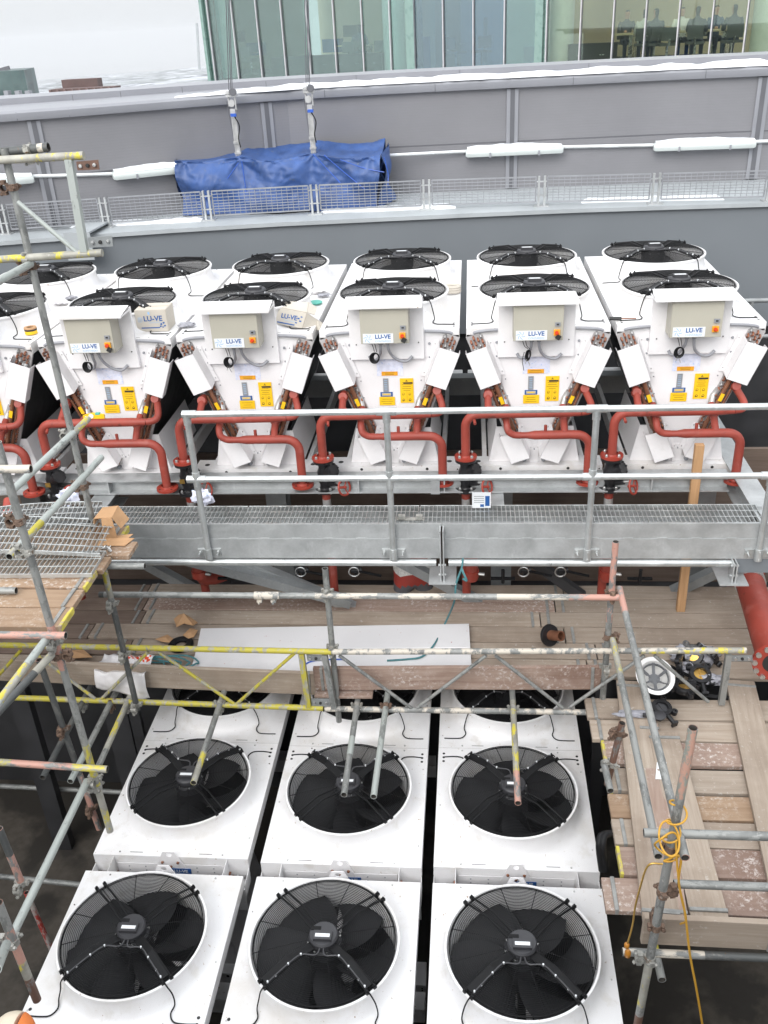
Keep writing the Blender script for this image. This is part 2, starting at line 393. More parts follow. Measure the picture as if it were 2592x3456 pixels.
# ------------------------------------------------------------------ dry coolers
HW, ML = .6, 1.25                                    # half width, module length
RG = .472                                            # guard radius
def fan_meshes():
    d = {}
    b = MB()                                         # blades
    for k in range(6):
        a0 = k*PI/3+.2
        rows = []
        for i in range(8):
            r = .085+.374*i/7; w = math.radians(56-6*i/7); sw = math.radians(26)*(i/7)**1.5
            rows.append([(r*math.cos(a0+sw+(j/5-.5)*w), r*math.sin(a0+sw+(j/5-.5)*w), -.012+.095*(.5-j/5)+.012*math.sin(PI*j/5)) for j in range(6)])
        vs = [p for row in rows for p in row]
        b.add(vs, [(i*6+j, i*6+j+1, i*6+j+7, i*6+j+6) for i in range(7) for j in range(5)])
    b.lathe([(.0, -.10), (.12, -.10), (.12, .02), (.10, .10), (0, .12)], n=24)
    d['blade'] = b.mesh('fan_blades', 'blade', 40)
    g = MB()                                         # guard: rings and radial wires, slightly domed
    def zg(r): return .176+.030*(1-(r/RG)**2)
    rings = [.115+.0128*i for i in range(28)]
    for r in rings:
        g.pipe([(r*math.cos(2*PI*k/56), r*math.sin(2*PI*k/56), zg(r)) for k in range(56)], .0021, 4, closed=True)
    for r, z in ((RG-.004, .168), (RG-.002, .178)):
        g.pipe([(r*math.cos(2*PI*k/56), r*math.sin(2*PI*k/56), z) for k in range(56)], .0034, 6, closed=True)
    for k in range(12):
        a = 2*PI*(k+.5)/12
        g.pipe([(r*math.cos(a), r*math.sin(a), zg(r)-.004) for r in (.11, .2, .3, .4, RG)]+[((RG+.002)*math.cos(a), (RG+.002)*math.sin(a), .165)], .0028, 5)
    d['guard'] = g.mesh('fan_guard', 'black', 60)
    m = MB()
    m.lathe([(.0, .10), (.115, .10), (.115, .165), (.098, .178), (.098, .225), (.088, .238), (.0, .240)], n=28)
    m.box((-.06, -.062, .238), (.06, .005, .262)); m.box((-.048, -.045, .2621), (.048, -.02, .264), 1)
    m.box((-.085, .02, .232), (-.02, .048, .243), 2)
    for k in range(8):
        a = 2*PI*k/8+.3; m.lathe([(.007, 0), (.007, .012), (0, .014)], (.108*math.cos(a), .108*math.sin(a), .170), 8, 3)
    d['motor'] = m.mesh('fan_motor', ['dgrey', 'label', 'black', 'steel'], 35)
    for nm, solid in (('strut', False), ('channel', True)):
        s_ = MB()
        for o in (-.026, .026):
            s_.pipe([(.095, o, .20), (.27, o*1.05, .232), (.46, o*1.15, .194), (.488, o*1.15, .182)], .0072, 6)
            s_.box((.474, o*1.15-.011, .160), (.497, o*1.15+.011, .193))
            s_.lathe([(.007, 0), (.007, .012), (0, .013)], (.486, o*1.15, .192), 8)
        if solid:
            for (x0, z0), (x1, z1) in (((.10, .203), (.27, .234)), ((.27, .234), (.47, .199))):
                s_.beam((x0, 0, z0), (x1, 0, z1), .046, .006)
        d[nm] = s_.mesh('fan_strut', 'black', 40)
    return d
FAN = fan_meshes()
def cable_mesh(sx, sy):
    """supply cable: tied along the strut, then over the rim and down to the casing corner"""
    m = MB(); a = Vector((sx, sy, 0)).normalized()
    side = Vector((-a.y, a.x, 0))*(.026 if sx*sy > 0 else -.026)
    pts = [(.01*sx, .085*sy, .215), Vector((.03*sx, .15*sy, .225)), a*.20+side+Vector((0, 0, .236)), a*.30+side+Vector((0, 0, .238)), a*.40+side+Vector((0, 0, .222)), a*.47+side+Vector((0, 0, .205))]
    m.pipe(bez(pts, 4), .005, 6, 1)
    for t in (.2, .3, .4, .46): m.lathe([(.0062, -.006), (.0062, .008), (.0, .009)], a*t+side+Vector((0, 0, .238 if t < .35 else .214)), 6, 2)
    w = [a*.47+side+Vector((0, 0, .205)), a*.512+side*.7+Vector((0, 0, .165)), Vector((.372*sx, .372*sy, .08)), Vector((.385*sx, .40*sy, .022)), Vector((.372*sx, .455*sy, .010)), Vector((.405*sx, .505*sy, .008)), Vector((.475*sx, .515*sy, .008)), Vector((.555*sx, .51*sy, .004))]
    m.pipe(bez(w, 5), .0048, 6, 0)
    return m.mesh('fan_cable', ['black', 'tie', 'label'], 50)
def casing_mesh(nmod, kind):
    m = MB(); N = 64
    for k in range(nmod):
        cy = ML*(k+.5)
        def sq(a):
            c_, s_ = math.cos(a), math.sin(a); t = min(HW/abs(c_) if abs(c_) > 1e-6 else 9, (ML/2)/abs(s_) if abs(s_) > 1e-6 else 9)
            return (t*c_, t*s_)
        ang = [2*PI*i/N for i in range(N)]
        for sx in (1, -1):
            for sy in (1, -1):
                ca = math.atan2(sy*ML/2, sx*HW) % (2*PI); j = min(range(N), key=lambda i: abs(ang[i]-ca)); ang[j] = ca
        prof = [(.570, .0), (.545, .005), (.524, .018), (.507, .042), (.496, .075), (.490, .11), (.488, .150), (.500, .155), (.503, .164), (.500, .173), (.487, .175), (.482, .165), (.470, .12), (.466, .06), (.466, -.06), (.470, -.10)]
        vs = [(*sq(a), 0) for a in ang]
        for r, z in prof: vs += [(r*math.cos(a), r*math.sin(a), z) for a in ang]
        fs = [(i*N+q, i*N+(q+1) % N, (i+1)*N+(q+1) % N, (i+1)*N+q) for i in range(len(prof)) for q in range(N)]
        m.add([(x, y+cy, z+1.41) for x, y, z in vs], fs)
        for sx in (-1, 1):                           # little slots, screws and cable holes
            m.box((sx*.27-.05, ML*k+.030, 1.4102), (sx*.27+.05, ML*k+.034, 1.4112), 1)
            for yy in (.03, ML-.03): m.lathe([(.008, 0), (.006, .005), (0, .006)], (sx*.40, ML*k+yy, 1.41), 8, 2)
    L = ML*nmod
    for sx in (-1, 1):
        m.box((sx*HW-.0015, 0, 1.315), (sx*HW+.0015, L, 1.4095))
    m.box((-HW, -.0015, 1.355 if kind == 'upper' else 1.24), (HW, .0015, 1.4094)); m.box((-HW, L-.0015, 1.30), (HW, L+.0015, 1.4094))
    for k in range(1, nmod):
        for sx in (-1, 1): m.box((.012*(sx > 0), ML*k-.0012, 1.4098), (sx*HW if sx > 0 else -HW, ML*k+.0012, 1.4113), 3) if sx > 0 else m.box((-HW, ML*k-.0012, 1.4098), (.0, ML*k+.0012, 1.4113), 3)
    m.box((.02, .1, 1.285), (.06, L-.1, 1.30), 3)     # brace bar under the fans
    m.box((-.44, .62, 1.285), (.44, .66, 1.299), 3)
    for k in range(6): m.lathe([(.006, 0), (.006, .004), (0, .005)], (-HW+.03 if k % 2 else HW-.03, .2+.4*k, 1.41), 8, 2)
    hx = .555
    ys = (ML-.07, ML-.115, ML-.16) if kind == 'rearhole' else ((.07, .115, .16) if kind == 'upper' else (ML+.07, ML+.115, ML+.16))
    for sx in (-1, 1):
        for y in ys: m.lathe([(.011, 0), (.011, .002), (0, .002)], (sx*hx, y, 1.41), 10, 1)
    return m.mesh('casing', ['white', 'ink', 'steel', 'coilend'], 40)
DV = Vector((.361, 0, -.932)).normalized()           # down the V (left coil)
def coil_mesh(sx, L):
    m = MB(); p0 = Vector((-.474, 0, 1.38)); p1 = Vector((-.115, 0, .455)); p1 = p0+DV*1.24; nrm = Vector((-DV.z*-1, 0, -DV.x)).normalized()
    nrm = Vector((DV.z, 0, -DV.x)).normalized()      # outward, to lower left
    if nrm.x > 0: nrm = -nrm
    T = .128
    q = [p0, p1, p1+nrm*T, p0+nrm*T]
    def mir(p): return Vector((p.x*sx*-1, p.y, p.z))
    poly = [mir(p+Vector((0, .03, 0))) for p in q]; m.prism(poly, (0, L-.04, 0), 0)
    ex = .012
    q2 = [p0+DV*-.0, p1, p1+nrm*(T+ex), p0+nrm*(T+ex)]
    m.prism([mir(p+Vector((0, -.001, 0))) for p in q2], (0, .029, 0), 1)
    m.prism([mir(p+Vector((0, L-.008, 0))) for p in q2], (0, .01, 0), 1)
    # inside sheet (white back side of the tray edge)
    return m.mesh('coil', ['fin', 'coilend'], 30), p0, nrm, T
def bends_mesh(sx, cols=4, rows=(0, 24)):
    m = MB(); _, p0, nrm, T = coil_mesh(sx, 1)
    def mir(p): return Vector((-p.x*sx, p.y, p.z))
    for col in range(cols):
        for i in range(*rows):
            s = .03+i*.05+(.025 if col % 2 else 0)
            c = p0+DV*s+nrm*(.018+.031*col)
            pts = [c+DV*.015*math.cos(a)+Vector((0, -.003-.026*math.sin(a), 0)) for a in (0, PI*.25, PI*.5, PI*.75, PI)]
            m.pipe([mir(p) for p in pts], .0088, 6, 0 if (i*7+col*3) % 5 else 2)
    # headers in front of the bends
    for off, a, b, r in ((.052, .44, .98, .019), (.098, .50, .95, .013)):
        c0 = p0+DV*a+nrm*off; c1 = p0+DV*b+nrm*off
        m.pipe([mir(c0+Vector((0, -.055, 0))), mir(c1+Vector((0, -.055, 0)))], r, 10, 1)
    c = p0+DV*.115+nrm*.105; m.pipe([mir(c+Vector((0, -.02, 0))), mir(c+DV*.1+Vector((0, -.05, 0)))], .020, 10, 3)
    c = p0+DV*.62+nrm*.052; m.obox(mir(c+Vector((0, -.075, 0))), mir(DV*.035), (0, .001, 0), mir(nrm*.016), 4)
    return m.mesh('return_bends', ['copper', 'copbr', 'solder', 'solder', 'yellow'], 50)
def cover_mesh(p, sx):
    """white box shell over the pipe bends; p = four front corners TL TR BR BL of the left one"""
    def mir(q): return Vector((q[0]*-sx, q[1], q[2]))
    m = MB(); fr = [Vector((x, -.12, z)) for x, z in p]
    t = .003
    m.prism([mir(q) for q in fr], (0, t, 0))
    m.prism([mir(fr[0]), mir(fr[3]), mir(fr[3]+Vector((0, .10, 0))), mir(fr[0]+Vector((0, .10, 0)))], mir(nrmL*-t))
    a, b = fr[1], fr[2]; up = (a-b).normalized()
    m.prism([mir(a), mir(b), mir(b+Vector((.02, .105, 0))+up*.035), mir(a+Vector((.02, .105, 0))+up*.035)], mir(nrmL*t))
    a2 = a+Vector((.02, .105, 0))+up*.035; b2 = b+Vector((.02, .105, 0))+up*.035
    m.prism([mir(a2), mir(b2), mir(b2+Vector((.035, .004, 0))), mir(a2+Vector((.035, .004, 0)))], (0, .003, 0))
    for q in (a2, b2): m.lathe([(.006, 0), (.005, .004), (0, .005)], mir((a2*.9+b2*.1 if q is a2 else a2*.1+b2*.9)+Vector((.018, 0, 0))), 8, 1, M4=Matrix.Rotation(PI/2, 4, 'X'))
    return m.mesh('coil_cover', ['white2', 'steel'], 30)
nrmL = Vector((DV.z, 0, -DV.x)).normalized()
def bolt(m, c, r=.008, mi=1, h=.006): m.lathe([(r, 0), (r*.8, h), (0, h*1.1)], c, 8, mi, M4=Matrix.Rotation(PI/2, 4, 'X'))
def front_plate_mesh():
    m = MB()
    m.prism([(-.474, 0, 1.38), (.474, 0, 1.38), (.118, 0, .46), (.118, 0, .40), (.045, 0, .30), (0, 0, .315), (-.045, 0, .30), (-.118, 0, .40), (-.118, 0, .46)], (0, .003, 0))
    for sx in (-1, 1):
        for z, x in ((1.10, .37), (1.0, .335), (.80, .262), (.66, .21), (1.23, .40), (.955, .28)): bolt(m, (sx*(x-.015), -.001, z), .006)
        for z in (1.285, 1.165): bolt(m, (sx*.345, -.003, z), .012, 1, .01)
    return m.mesh('front_plate', ['white2', 'grey'], 30)
def stand_mesh():
    m = MB()
    for s in (-1, 1):
        m.prism([(s*.40, .012, .163), (s*.335, .012, .50), (s*.12, .012, .50), (s*.035, .012, .31), (s*.035, .012, .163)], (0, .012, 0))
        m.prism([(s*.40, .016, .163), (s*.335, .016, .50), (s*.335, .9, .50), (s*.40, .9, .163)], (s*.004, 0, 0))
        m.lathe([(.02, -.03), (.02, .01), (.012, .016), (0, .016)], (s*.085, .0, .185), 10, 1, M4=Matrix.Rotation(PI/2, 4, 'X'))
    m.box((-.040, -.004, .163), (.040, .008, .33)); bolt(m, (0, -.005, .29), .008, 1); bolt(m, (.02, -.005, .315), .005, 1); bolt(m, (-.02, -.005, .315), .005, 1)
    return m.mesh('stand', ['white2', 'grey'], 30)
def rail_mesh(L):
    m = MB(); x0, x1 = -.60, .60
    for y0, y1 in ((-.075, .13), (L-.15, L)):
        m.box((x0, y0, .155), (x1, y1, .161)); m.box((x0, y0, .003), (x1, y0+.005, .155)); m.box((x0, y0+.005, .003), (x1, y1, .009))
        for x in (x0, x1): m.box((x-.001, y0+.005, .009), (x+.003, y1, .154))
    for s in (-1, 1):
        m.lathe([(.024, 0), (.024, .0015), (0, .0015)], (s*.5, .02, .161), 12, 1)
        for z in (.10, .125): bolt(m, (s*.575, -.076, z), .007, 1, .003)
        bolt(m, (s*.3, -.076, .13), .014, 1, .003)
        m.box((s*.42, .13, .02), (s*.46, L-.15, .15))
    return m.mesh('base_rail', ['white', 'ink'], 30)
def control_parts(parent, variant):
    """mounting plate > (hood), control box > (nameplate, switch, conduit)"""
    mp = MB(); mp.box((-.335, -.043, 1.165), (.30, -.040, 1.70)); mp.box((-.335, -.040, 1.165), (-.332, -.002, 1.70)); mp.box((.297, -.040, 1.165), (.30, -.002, 1.70))
    for x, z in ((-.28, 1.30), (.255, 1.31)): bolt(mp, (x, -.044, z), .006)
    P = mp.obj('mounting_plate', ['white2', 'ink'], parent)
    h = MB(); h.prism([(-.36, -.275, 1.688), (.305, -.275, 1.688), (.29, -.02, 1.708), (-.345, -.02, 1.708)], (0, .0, .003)); h.box((-.36, -.277, 1.672), (.305, -.274, 1.690))
    h.box((-.36, -.2735, 1.674), (-.357, -.05, 1.6875)); h.box((.302, -.2735, 1.674), (.305, -.05, 1.6875))
    h.obj('hood', 'white', P)
    b = MB(); b.box((-.216, -.225, 1.362), (.188, -.045, 1.668)); b.box((-.214, -.232, 1.364), (.186, -.226, 1.666))
    bx = b.obj('control_box', 'beige', parent, bevel=.004)
    n = MB(); y = -.2335
    n.box((-.196, y-.002, 1.371), (.058, y, 1.452), 0)
    X, Z = Vector((1, 0, 0)), Vector((0, 0, 1))
    n.text('LU-VE', (-.030, y-.002, 1.424), X, Z, .050, 1, .0016)
    n.text('CONTARDO', (-.030, y-.002, 1.387), X, Z, .023, 2, .0002)
    for k in range(6):
        a0 = k*PI/3; c = Vector((-.155, y-.0026, 1.411))
        pi = []; po = []
        for i in range(5):
            a = a0+i*.22; r = .008+.028*i/4; pi.append(c+Vector((r*math.cos(a), 0, r*math.sin(a)))); a2 = a+.42*(1-i/7); po.append(c+Vector((r*math.cos(a2), 0, r*math.sin(a2))))
        n.add(pi+po, [(i, i+1, i+6, i+5) for i in range(4)], 2)
    n.obj('nameplate', ['label', 'blue', 'ltblue'], bx)
    s_ = MB()
    s_.box((.110, y-.016, 1.410), (.160, y, 1.458), 1); s_.lathe([(.017, 0), (.015, .016), (0, .016)], (.133, y-.016, 1.434), 14, 2, M4=Matrix.Rotation(PI/2, 4, 'X')); s_.box((.119, y-.04, 1.429), (.147, y-.03, 1.439), 2)
    if variant != 1: s_.obox((.146, y-.022, 1.398), (.016, 0, -.010), (0, .008, 0), (.010, 0, .016), 3); s_.cyl((.137, y-.03, 1.43), (.143, y-.025, 1.408), .002, 5, 0)
    s_.obj('switch', ['grey', 'orange', 'redsw', 'ink'], bx)
    s_ = MB(); s_.box((.118, y-.012, 1.485), (.162, y, 1.517), 0); s_.box((.130, y-.0125, 1.494), (.150, y-.012, 1.508), 1); s_.obj('display', ['grey', 'ink'], bx)
    k = MB()
    for x0, pts in ((.0, [(.0, -.15, 1.362), (.004, -.14, 1.29), (.03, -.10, 1.215), (.085, -.075, 1.165), (.15, -.07, 1.155), (.20, -.05, 1.19)]), (-.06, [(-.06, -.15, 1.362), (-.062, -.14, 1.29), (-.075, -.09, 1.225), (-.105, -.07, 1.175), (-.15, -.06, 1.165), (-.175, -.05, 1.20)])):
        k = MB(); k.pipe(bez(pts, 6), .0125, 10); k.lathe([(.019, 0), (.019, .03), (.015, .03)], (pts[0][0], -.15, 1.333), 10, 1); k.obj('conduit', ['conduit', 'grey'], bx)
    for s in (-1, 1):
        k = MB(); k.pipe(bez([(s*.31, -.02, 1.40), (s*.42, -.03, 1.398), (s*.50, -.015, 1.385), (s*.54, .0, 1.368)], 5), .013, 8); k.obj('conduit', ['conduit', 'grey'], bx)
    w = MB(); cx = -.115 if variant != 2 else -.09
    w.pipe(bez([(-.14, -.15, 1.362), (-.12, -.16, 1.30), (cx, -.165, 1.275)], 4), .003, 5, 0); w.pipe(bez([(-.115, -.15, 1.362), (-.10, -.16, 1.30), (cx+.02, -.165, 1.27)], 4), .003, 5, 0)
    sq = .45 if variant == 2 else .92
    for q in range(5): w.pipe([(cx+(.042-.004*q)*sq*math.cos(2*PI*i/20)+.003*q, -.17+.006*q-.006, 1.222+(.046-.003*q)*math.sin(2*PI*i/20)+.4*(1-sq)*.04*math.cos(2*PI*i/20)) for i in range(20)], .0055, 5, 0, closed=True)
    if variant:
        w.pipe([(cx, -.18, 1.18), (cx+.02, -.182, 1.135)], .0035, 6, 1); w.pipe([(cx-.01, -.18, 1.19), (cx-.02, -.182, 1.15)], .003, 6, 1)
    if variant == 2: w.pipe(bez([(cx-.03, -.17, 1.25), (cx-.045, -.175, 1.18), (cx-.035, -.175, 1.12), (cx-.03, -.175, 1.09)], 4), .003, 5, 0)
    w.obj('cable_coil', ['black', 'steel'], bx)
def labels(parent):
    l = MB(); y = -.004
    l.box((-.118, y, 1.0), (.110, y+.001, 1.155), 0)
    l.obj('document_pouch', ['paper'], parent)
    def yl(x0, z0, x1, z1, rows, mi='yellow', icons=False):
        m = MB(); m.box((x0, y-.003, z0), (x1, y-.0015, z1), 0); w = x1-x0; h = z1-z0
        for k in range(rows):
            z = z1-h*(.14+.78*(k+.5)/rows*(0.5 if icons else 1)); ww = w*rnd.uniform(.5, .84); cx = (x0+x1)/2
            m.box((cx-ww/2, y-.0034, z-.0022), (cx+ww/2, y-.003, z+.0022), 1)
        if icons:
            m.box((x0+.03, y-.0036, z1-.052), (x1-.006, y-.0032, z1-.036), 2)
            for ix in (.25, .72):
                for iz in (.36, .12): m.lathe([(.012, 0), (.012, .0006), (.008, .0006)], (x0+w*ix, y-.003, z0+h*iz), 10, 2 if iz < .2 else 1, M4=Matrix.Rotation(PI/2, 4, 'X'), capend=False); m.box((x0+w*ix-.012, y-.0036, z0+h*iz-.012), (x0+w*ix+.004, y-.0033, z0+h*iz-.004), 2 if iz < .2 else 1)
            m.prism([(x0+w*.5-.012, y-.0032, z1-.030), (x0+w*.5+.012, y-.0032, z1-.030), (x0+w*.5, y-.0032, z1-.010)], (0, -.0004, 0), 1)
            m.box((x0+w*.49, y-.0036, z0+h*.04), (x0+w*.51, y-.0033, z0+h*.48), 1)
        m.obj('warning_label', [mi, 'inky', 'ink'], parent)
    yl(-.079, 1.003, .062, 1.040, 2, 'orange'); yl(-.110, .727, .028, .806, 3); yl(.078, .748, .196, .976, 5, 'yellow', True)
    g = MB(); g.box((-.070, y-.002, .853), (-.024, y-.0005, .977), 0)
    for k in range(6): g.box((-.06, y-.0024, .87+k*.017), (-.034, y-.002, .874+k*.017), 1)
    g.obj('rating_plate', ['grey', 'ltblue'], parent)
    g = MB(); g.box((-.098, y-.002, .809), (.010, y-.0005, .851), 0); g.box((-.085, y-.0025, .817), (-.003, y-.002, .843), 1); g.box((-.075, y-.003, .826), (-.013, y-.0025, .834), 2); g.obj('maker_label', ['blue', 'beige', 'yellow'], parent)
rp_ = MB(); rp_.prism([(-.474, 2.46, 1.38), (.474, 2.46, 1.38), (.118, 2.46, .46), (-.118, 2.46, .46)], (0, .004, 0))  # dark plate colour stands for the shade inside the cooler
ME = {'rear': rp_.mesh('rear_plate', 'dcol', 0), 'coilL': coil_mesh(-1, 2.5)[0], 'coilR': coil_mesh(1, 2.5)[0], 'bendL': bends_mesh(-1), 'bendR': bends_mesh(1), 'bendsL': bends_mesh(-1, 3, (2, 9)), 'bendsR': bends_mesh(1, 3, (2, 9)),
      'cUL': cover_mesh([(-.607, 1.224), (-.433, 1.286), (-.308, .966), (-.483, .903)], -1), 'cUR': cover_mesh([(-.607, 1.224), (-.433, 1.286), (-.308, .966), (-.483, .903)], 1),
      'cLL': cover_mesh([(-.316, .457), (-.150, .482+.02), (-.044, .254), (-.21, .196)], -1), 'cLR': cover_mesh([(-.316, .457), (-.150, .482+.02), (-.044, .254), (-.21, .196)], 1),
      'plate': front_plate_mesh(), 'stand': stand_mesh(), 'rail': rail_mesh(2.5), 'casU': casing_mesh(2, 'upper'), 'casF': casing_mesh(2, 'rearhole'), 'casN': casing_mesh(2, 'front'),
      'cab': {(sx, sy): cable_mesh(sx, sy) for sx in (-1, 1) for sy in (-1, 1)}}
def add_fan(root, k, cdir, rot=0.):
    f = part('fan', FAN['guard'], root, (0, ML*(k+.5), 1.41))
    part('fan_blades', FAN['blade'], f, (0, 0, 0), (0, 0, rnd.uniform(0, 6))); part('motor', FAN['motor'], f)
    for q in range(4):
        a = PI/4+q*PI/2; front = (math.sin(a)*cdir > 0)
        part('strut', FAN['channel' if front else 'strut'], f, (0, 0, 0), (0, 0, a))
    for sx in (-1, 1): part('cable', ME['cab'][(sx, cdir)], f)
def cooler_body(root, cas):
    part('casing', ME[cas], root)
    for s, n in (('L', -1), ('R', 1)):
        c = part('coil', ME['coil'+s], root); part('return_bends', ME[('bend' if cas == 'casU' else 'bends')+s], c)
    part('rear_plate', ME['rear'], root)
    part('stand', ME['stand'], root); part('base_rail', ME['rail'], root)
def upper_cooler(variant, label):
    root = thing('dry_cooler', label, 'dry cooler', (0, 0, 0), 'dry coolers behind the walkway')
    cooler_body(root, 'casU')
    for k, n in (('cUL', 0), ('cUR', 0), ('cLL', 0), ('cLR', 0)): part('coil_cover', ME[k], root)
    fp = part('front_plate', ME['plate'], root); labels(fp); control_parts(root, variant)
    add_fan(root, 0, -1); add_fan(root, 1, -1)
    return root
XU = [1.816, .562, -.700, -1.955, -3.190, -4.420]
YU = [7.58, 7.58, 7.585, 7.545, 7.49, 7.42]
LABU = ['rightmost white dry cooler of the back row, its roof bare, beside the side handrail',
        'white dry cooler second from the right, black cable coil hanging edge-on below its control box',
        'white dry cooler with a coiled white strap on its roof beside the front fan',
        'white dry cooler with a crushed open carton lying on its roof beside the control box',
        'white dry cooler with an upright closed carton standing on its roof',
        'leftmost white dry cooler of the back row, roll of yellow tape on its roof']
protos = {v: None for v in (0, 1, 2)}
for i, v in enumerate((1, 2, 0, 1, 0, 0)):
    if protos[v] is None: r = upper_cooler(v, LABU[i]); protos[v] = r
    else: r = copy_tree(protos[v])
    r.location = (XU[i], YU[i], -3.72); r['label'] = LABU[i]; r['category'] = 'dry cooler'
# lower bank ------------------------------------------------------
def lower_cooler(label, cas, near):
    root = thing('dry_cooler', label, 'dry cooler', (0, 0, 0), 'dry coolers below the scaffold')
    cooler_body(root, cas)
    fp = MB(); fp.box((-.42, -.012, 1.06), (.42, -.008, 1.34))
    fp.prism([(-.40, 0, 1.24), (.40, 0, 1.24), (.118, 0, .46), (-.118, 0, .46)], (0, .003, 0))
    for x in (-.33, -.2, .2, .33):
        for z in (1.31, 1.27): bolt(fp, (x, -.012, z), .006, 1, .004)
    fp.obj('front_plate', ['white2', 'grey'], root)
    for s in (-1, 1):
        c = MB(); c.box((s*.60-.002, -.16, 1.19), (s*.60+.002, -.001, 1.315)); c.box((s*.44-.002, -.16, 1.19), (s*.44+.002, -.001, 1.40)); c.box((min(s*.6, s*.44), -.16, 1.186), (max(s*.6, s*.44), -.001, 1.19)); c.box((min(s*.6, s*.44), -.163, 1.05), (max(s*.6, s*.44), -.159, 1.27))
        c.obj('coil_cover', 'white', root)
    for y in ((-.014,) if not near else (-.014, 2.514)):
        lg = MB(); pl = [(-.115, y, 1.30), (.115, y, 1.30), (.045, y, 1.475), (-.045, y, 1.475)]
        N = 16; ho = [(.022*math.cos(2*PI*k/N), y, 1.442+.022*math.sin(2*PI*k/N)) for k in range(N)]
        out = []
        for k in range(N):
            a = 2*PI*k/N; c_, s_ = math.cos(a), math.sin(a)
            z = max(1.30, min(1.475, 1.442+s_*9)) if abs(s_) > .5 else 1.442+s_*.08
            hwid = .045+(1.475-z)*.40; x = max(-hwid, min(hwid, c_*9)) if abs(c_) > .3 else c_*.1
            out.append((x, y, z))
        lg.add(ho+out, [(k, (k+1) % N, N+(k+1) % N, N+k) for k in range(N)]); lg.add([(p[0], p[1]+.006, p[2]) for p in ho+out], [(N+k, N+(k+1) % N, (k+1) % N, k) for k in range(N)])
        lg.add(ho+[(p[0], p[1]+.006, p[2]) for p in ho], [(k, N+k, N+(k+1) % N, (k+1) % N) for k in range(N)]); lg.add(out+[(p[0], p[1]+.006, p[2]) for p in out], [(k, (k+1) % N, N+(k+1) % N, N+k) for k in range(N)])
        for x in (-.06, .06): bolt(lg, (x, y-.001, 1.365), .012, 1, .01)
        bolt(lg, (0, y-.001, 1.32), .012, 1, .01)
        lg.obj('lifting_lug', ['white2', 'copbr'], root)
    if not near:
        n = MB(); n.box((-.01, -.0165, 1.245), (.15, -.013, 1.30), 0); n.text('LU-VE', (.07, -.0166, 1.273), Vector((1, 0, 0)), Vector((0, 0, 1)), .042, 1, .0009); n.obj('nameplate', ['blue', 'label'], root)
    add_fan(root, 0, 1); add_fan(root, 1, -1)
    return root
XL = [-2.281, -.976, .316]
lf = ['left white dry cooler of the row under the scaffold, half hidden by boards', 'middle white dry cooler of the row under the scaffold, two tubes above its fan', 'right white dry cooler of the row under the scaffold, beside the board deck']
ln = ['left white dry cooler of the nearest row, cut off by the bottom edge', 'middle white dry cooler of the nearest row, cut off by the bottom edge', 'right white dry cooler of the nearest row, beside the yellow hanging cable']
p0_ = lower_cooler(lf[0], 'casF', False); p1_ = lower_cooler(ln[0], 'casN', True)
for i in range(3):
    a = p0_ if i == 0 else copy_tree(p0_); a.location = (XL[i], (4.70, 4.675, 4.69)[i], -5.48-1.41); a['label'] = lf[i]
    a = p1_ if i == 0 else copy_tree(p1_); a.location = (XL[i], 4.545-2.5, -5.48-1.41); a['label'] = ln[i]
for o in list(COL.objects):                           # every fan stopped at its own angle
    if o.name.startswith('fan_blades'): o.rotation_euler = (0, 0, rnd.uniform(0, 6.28))
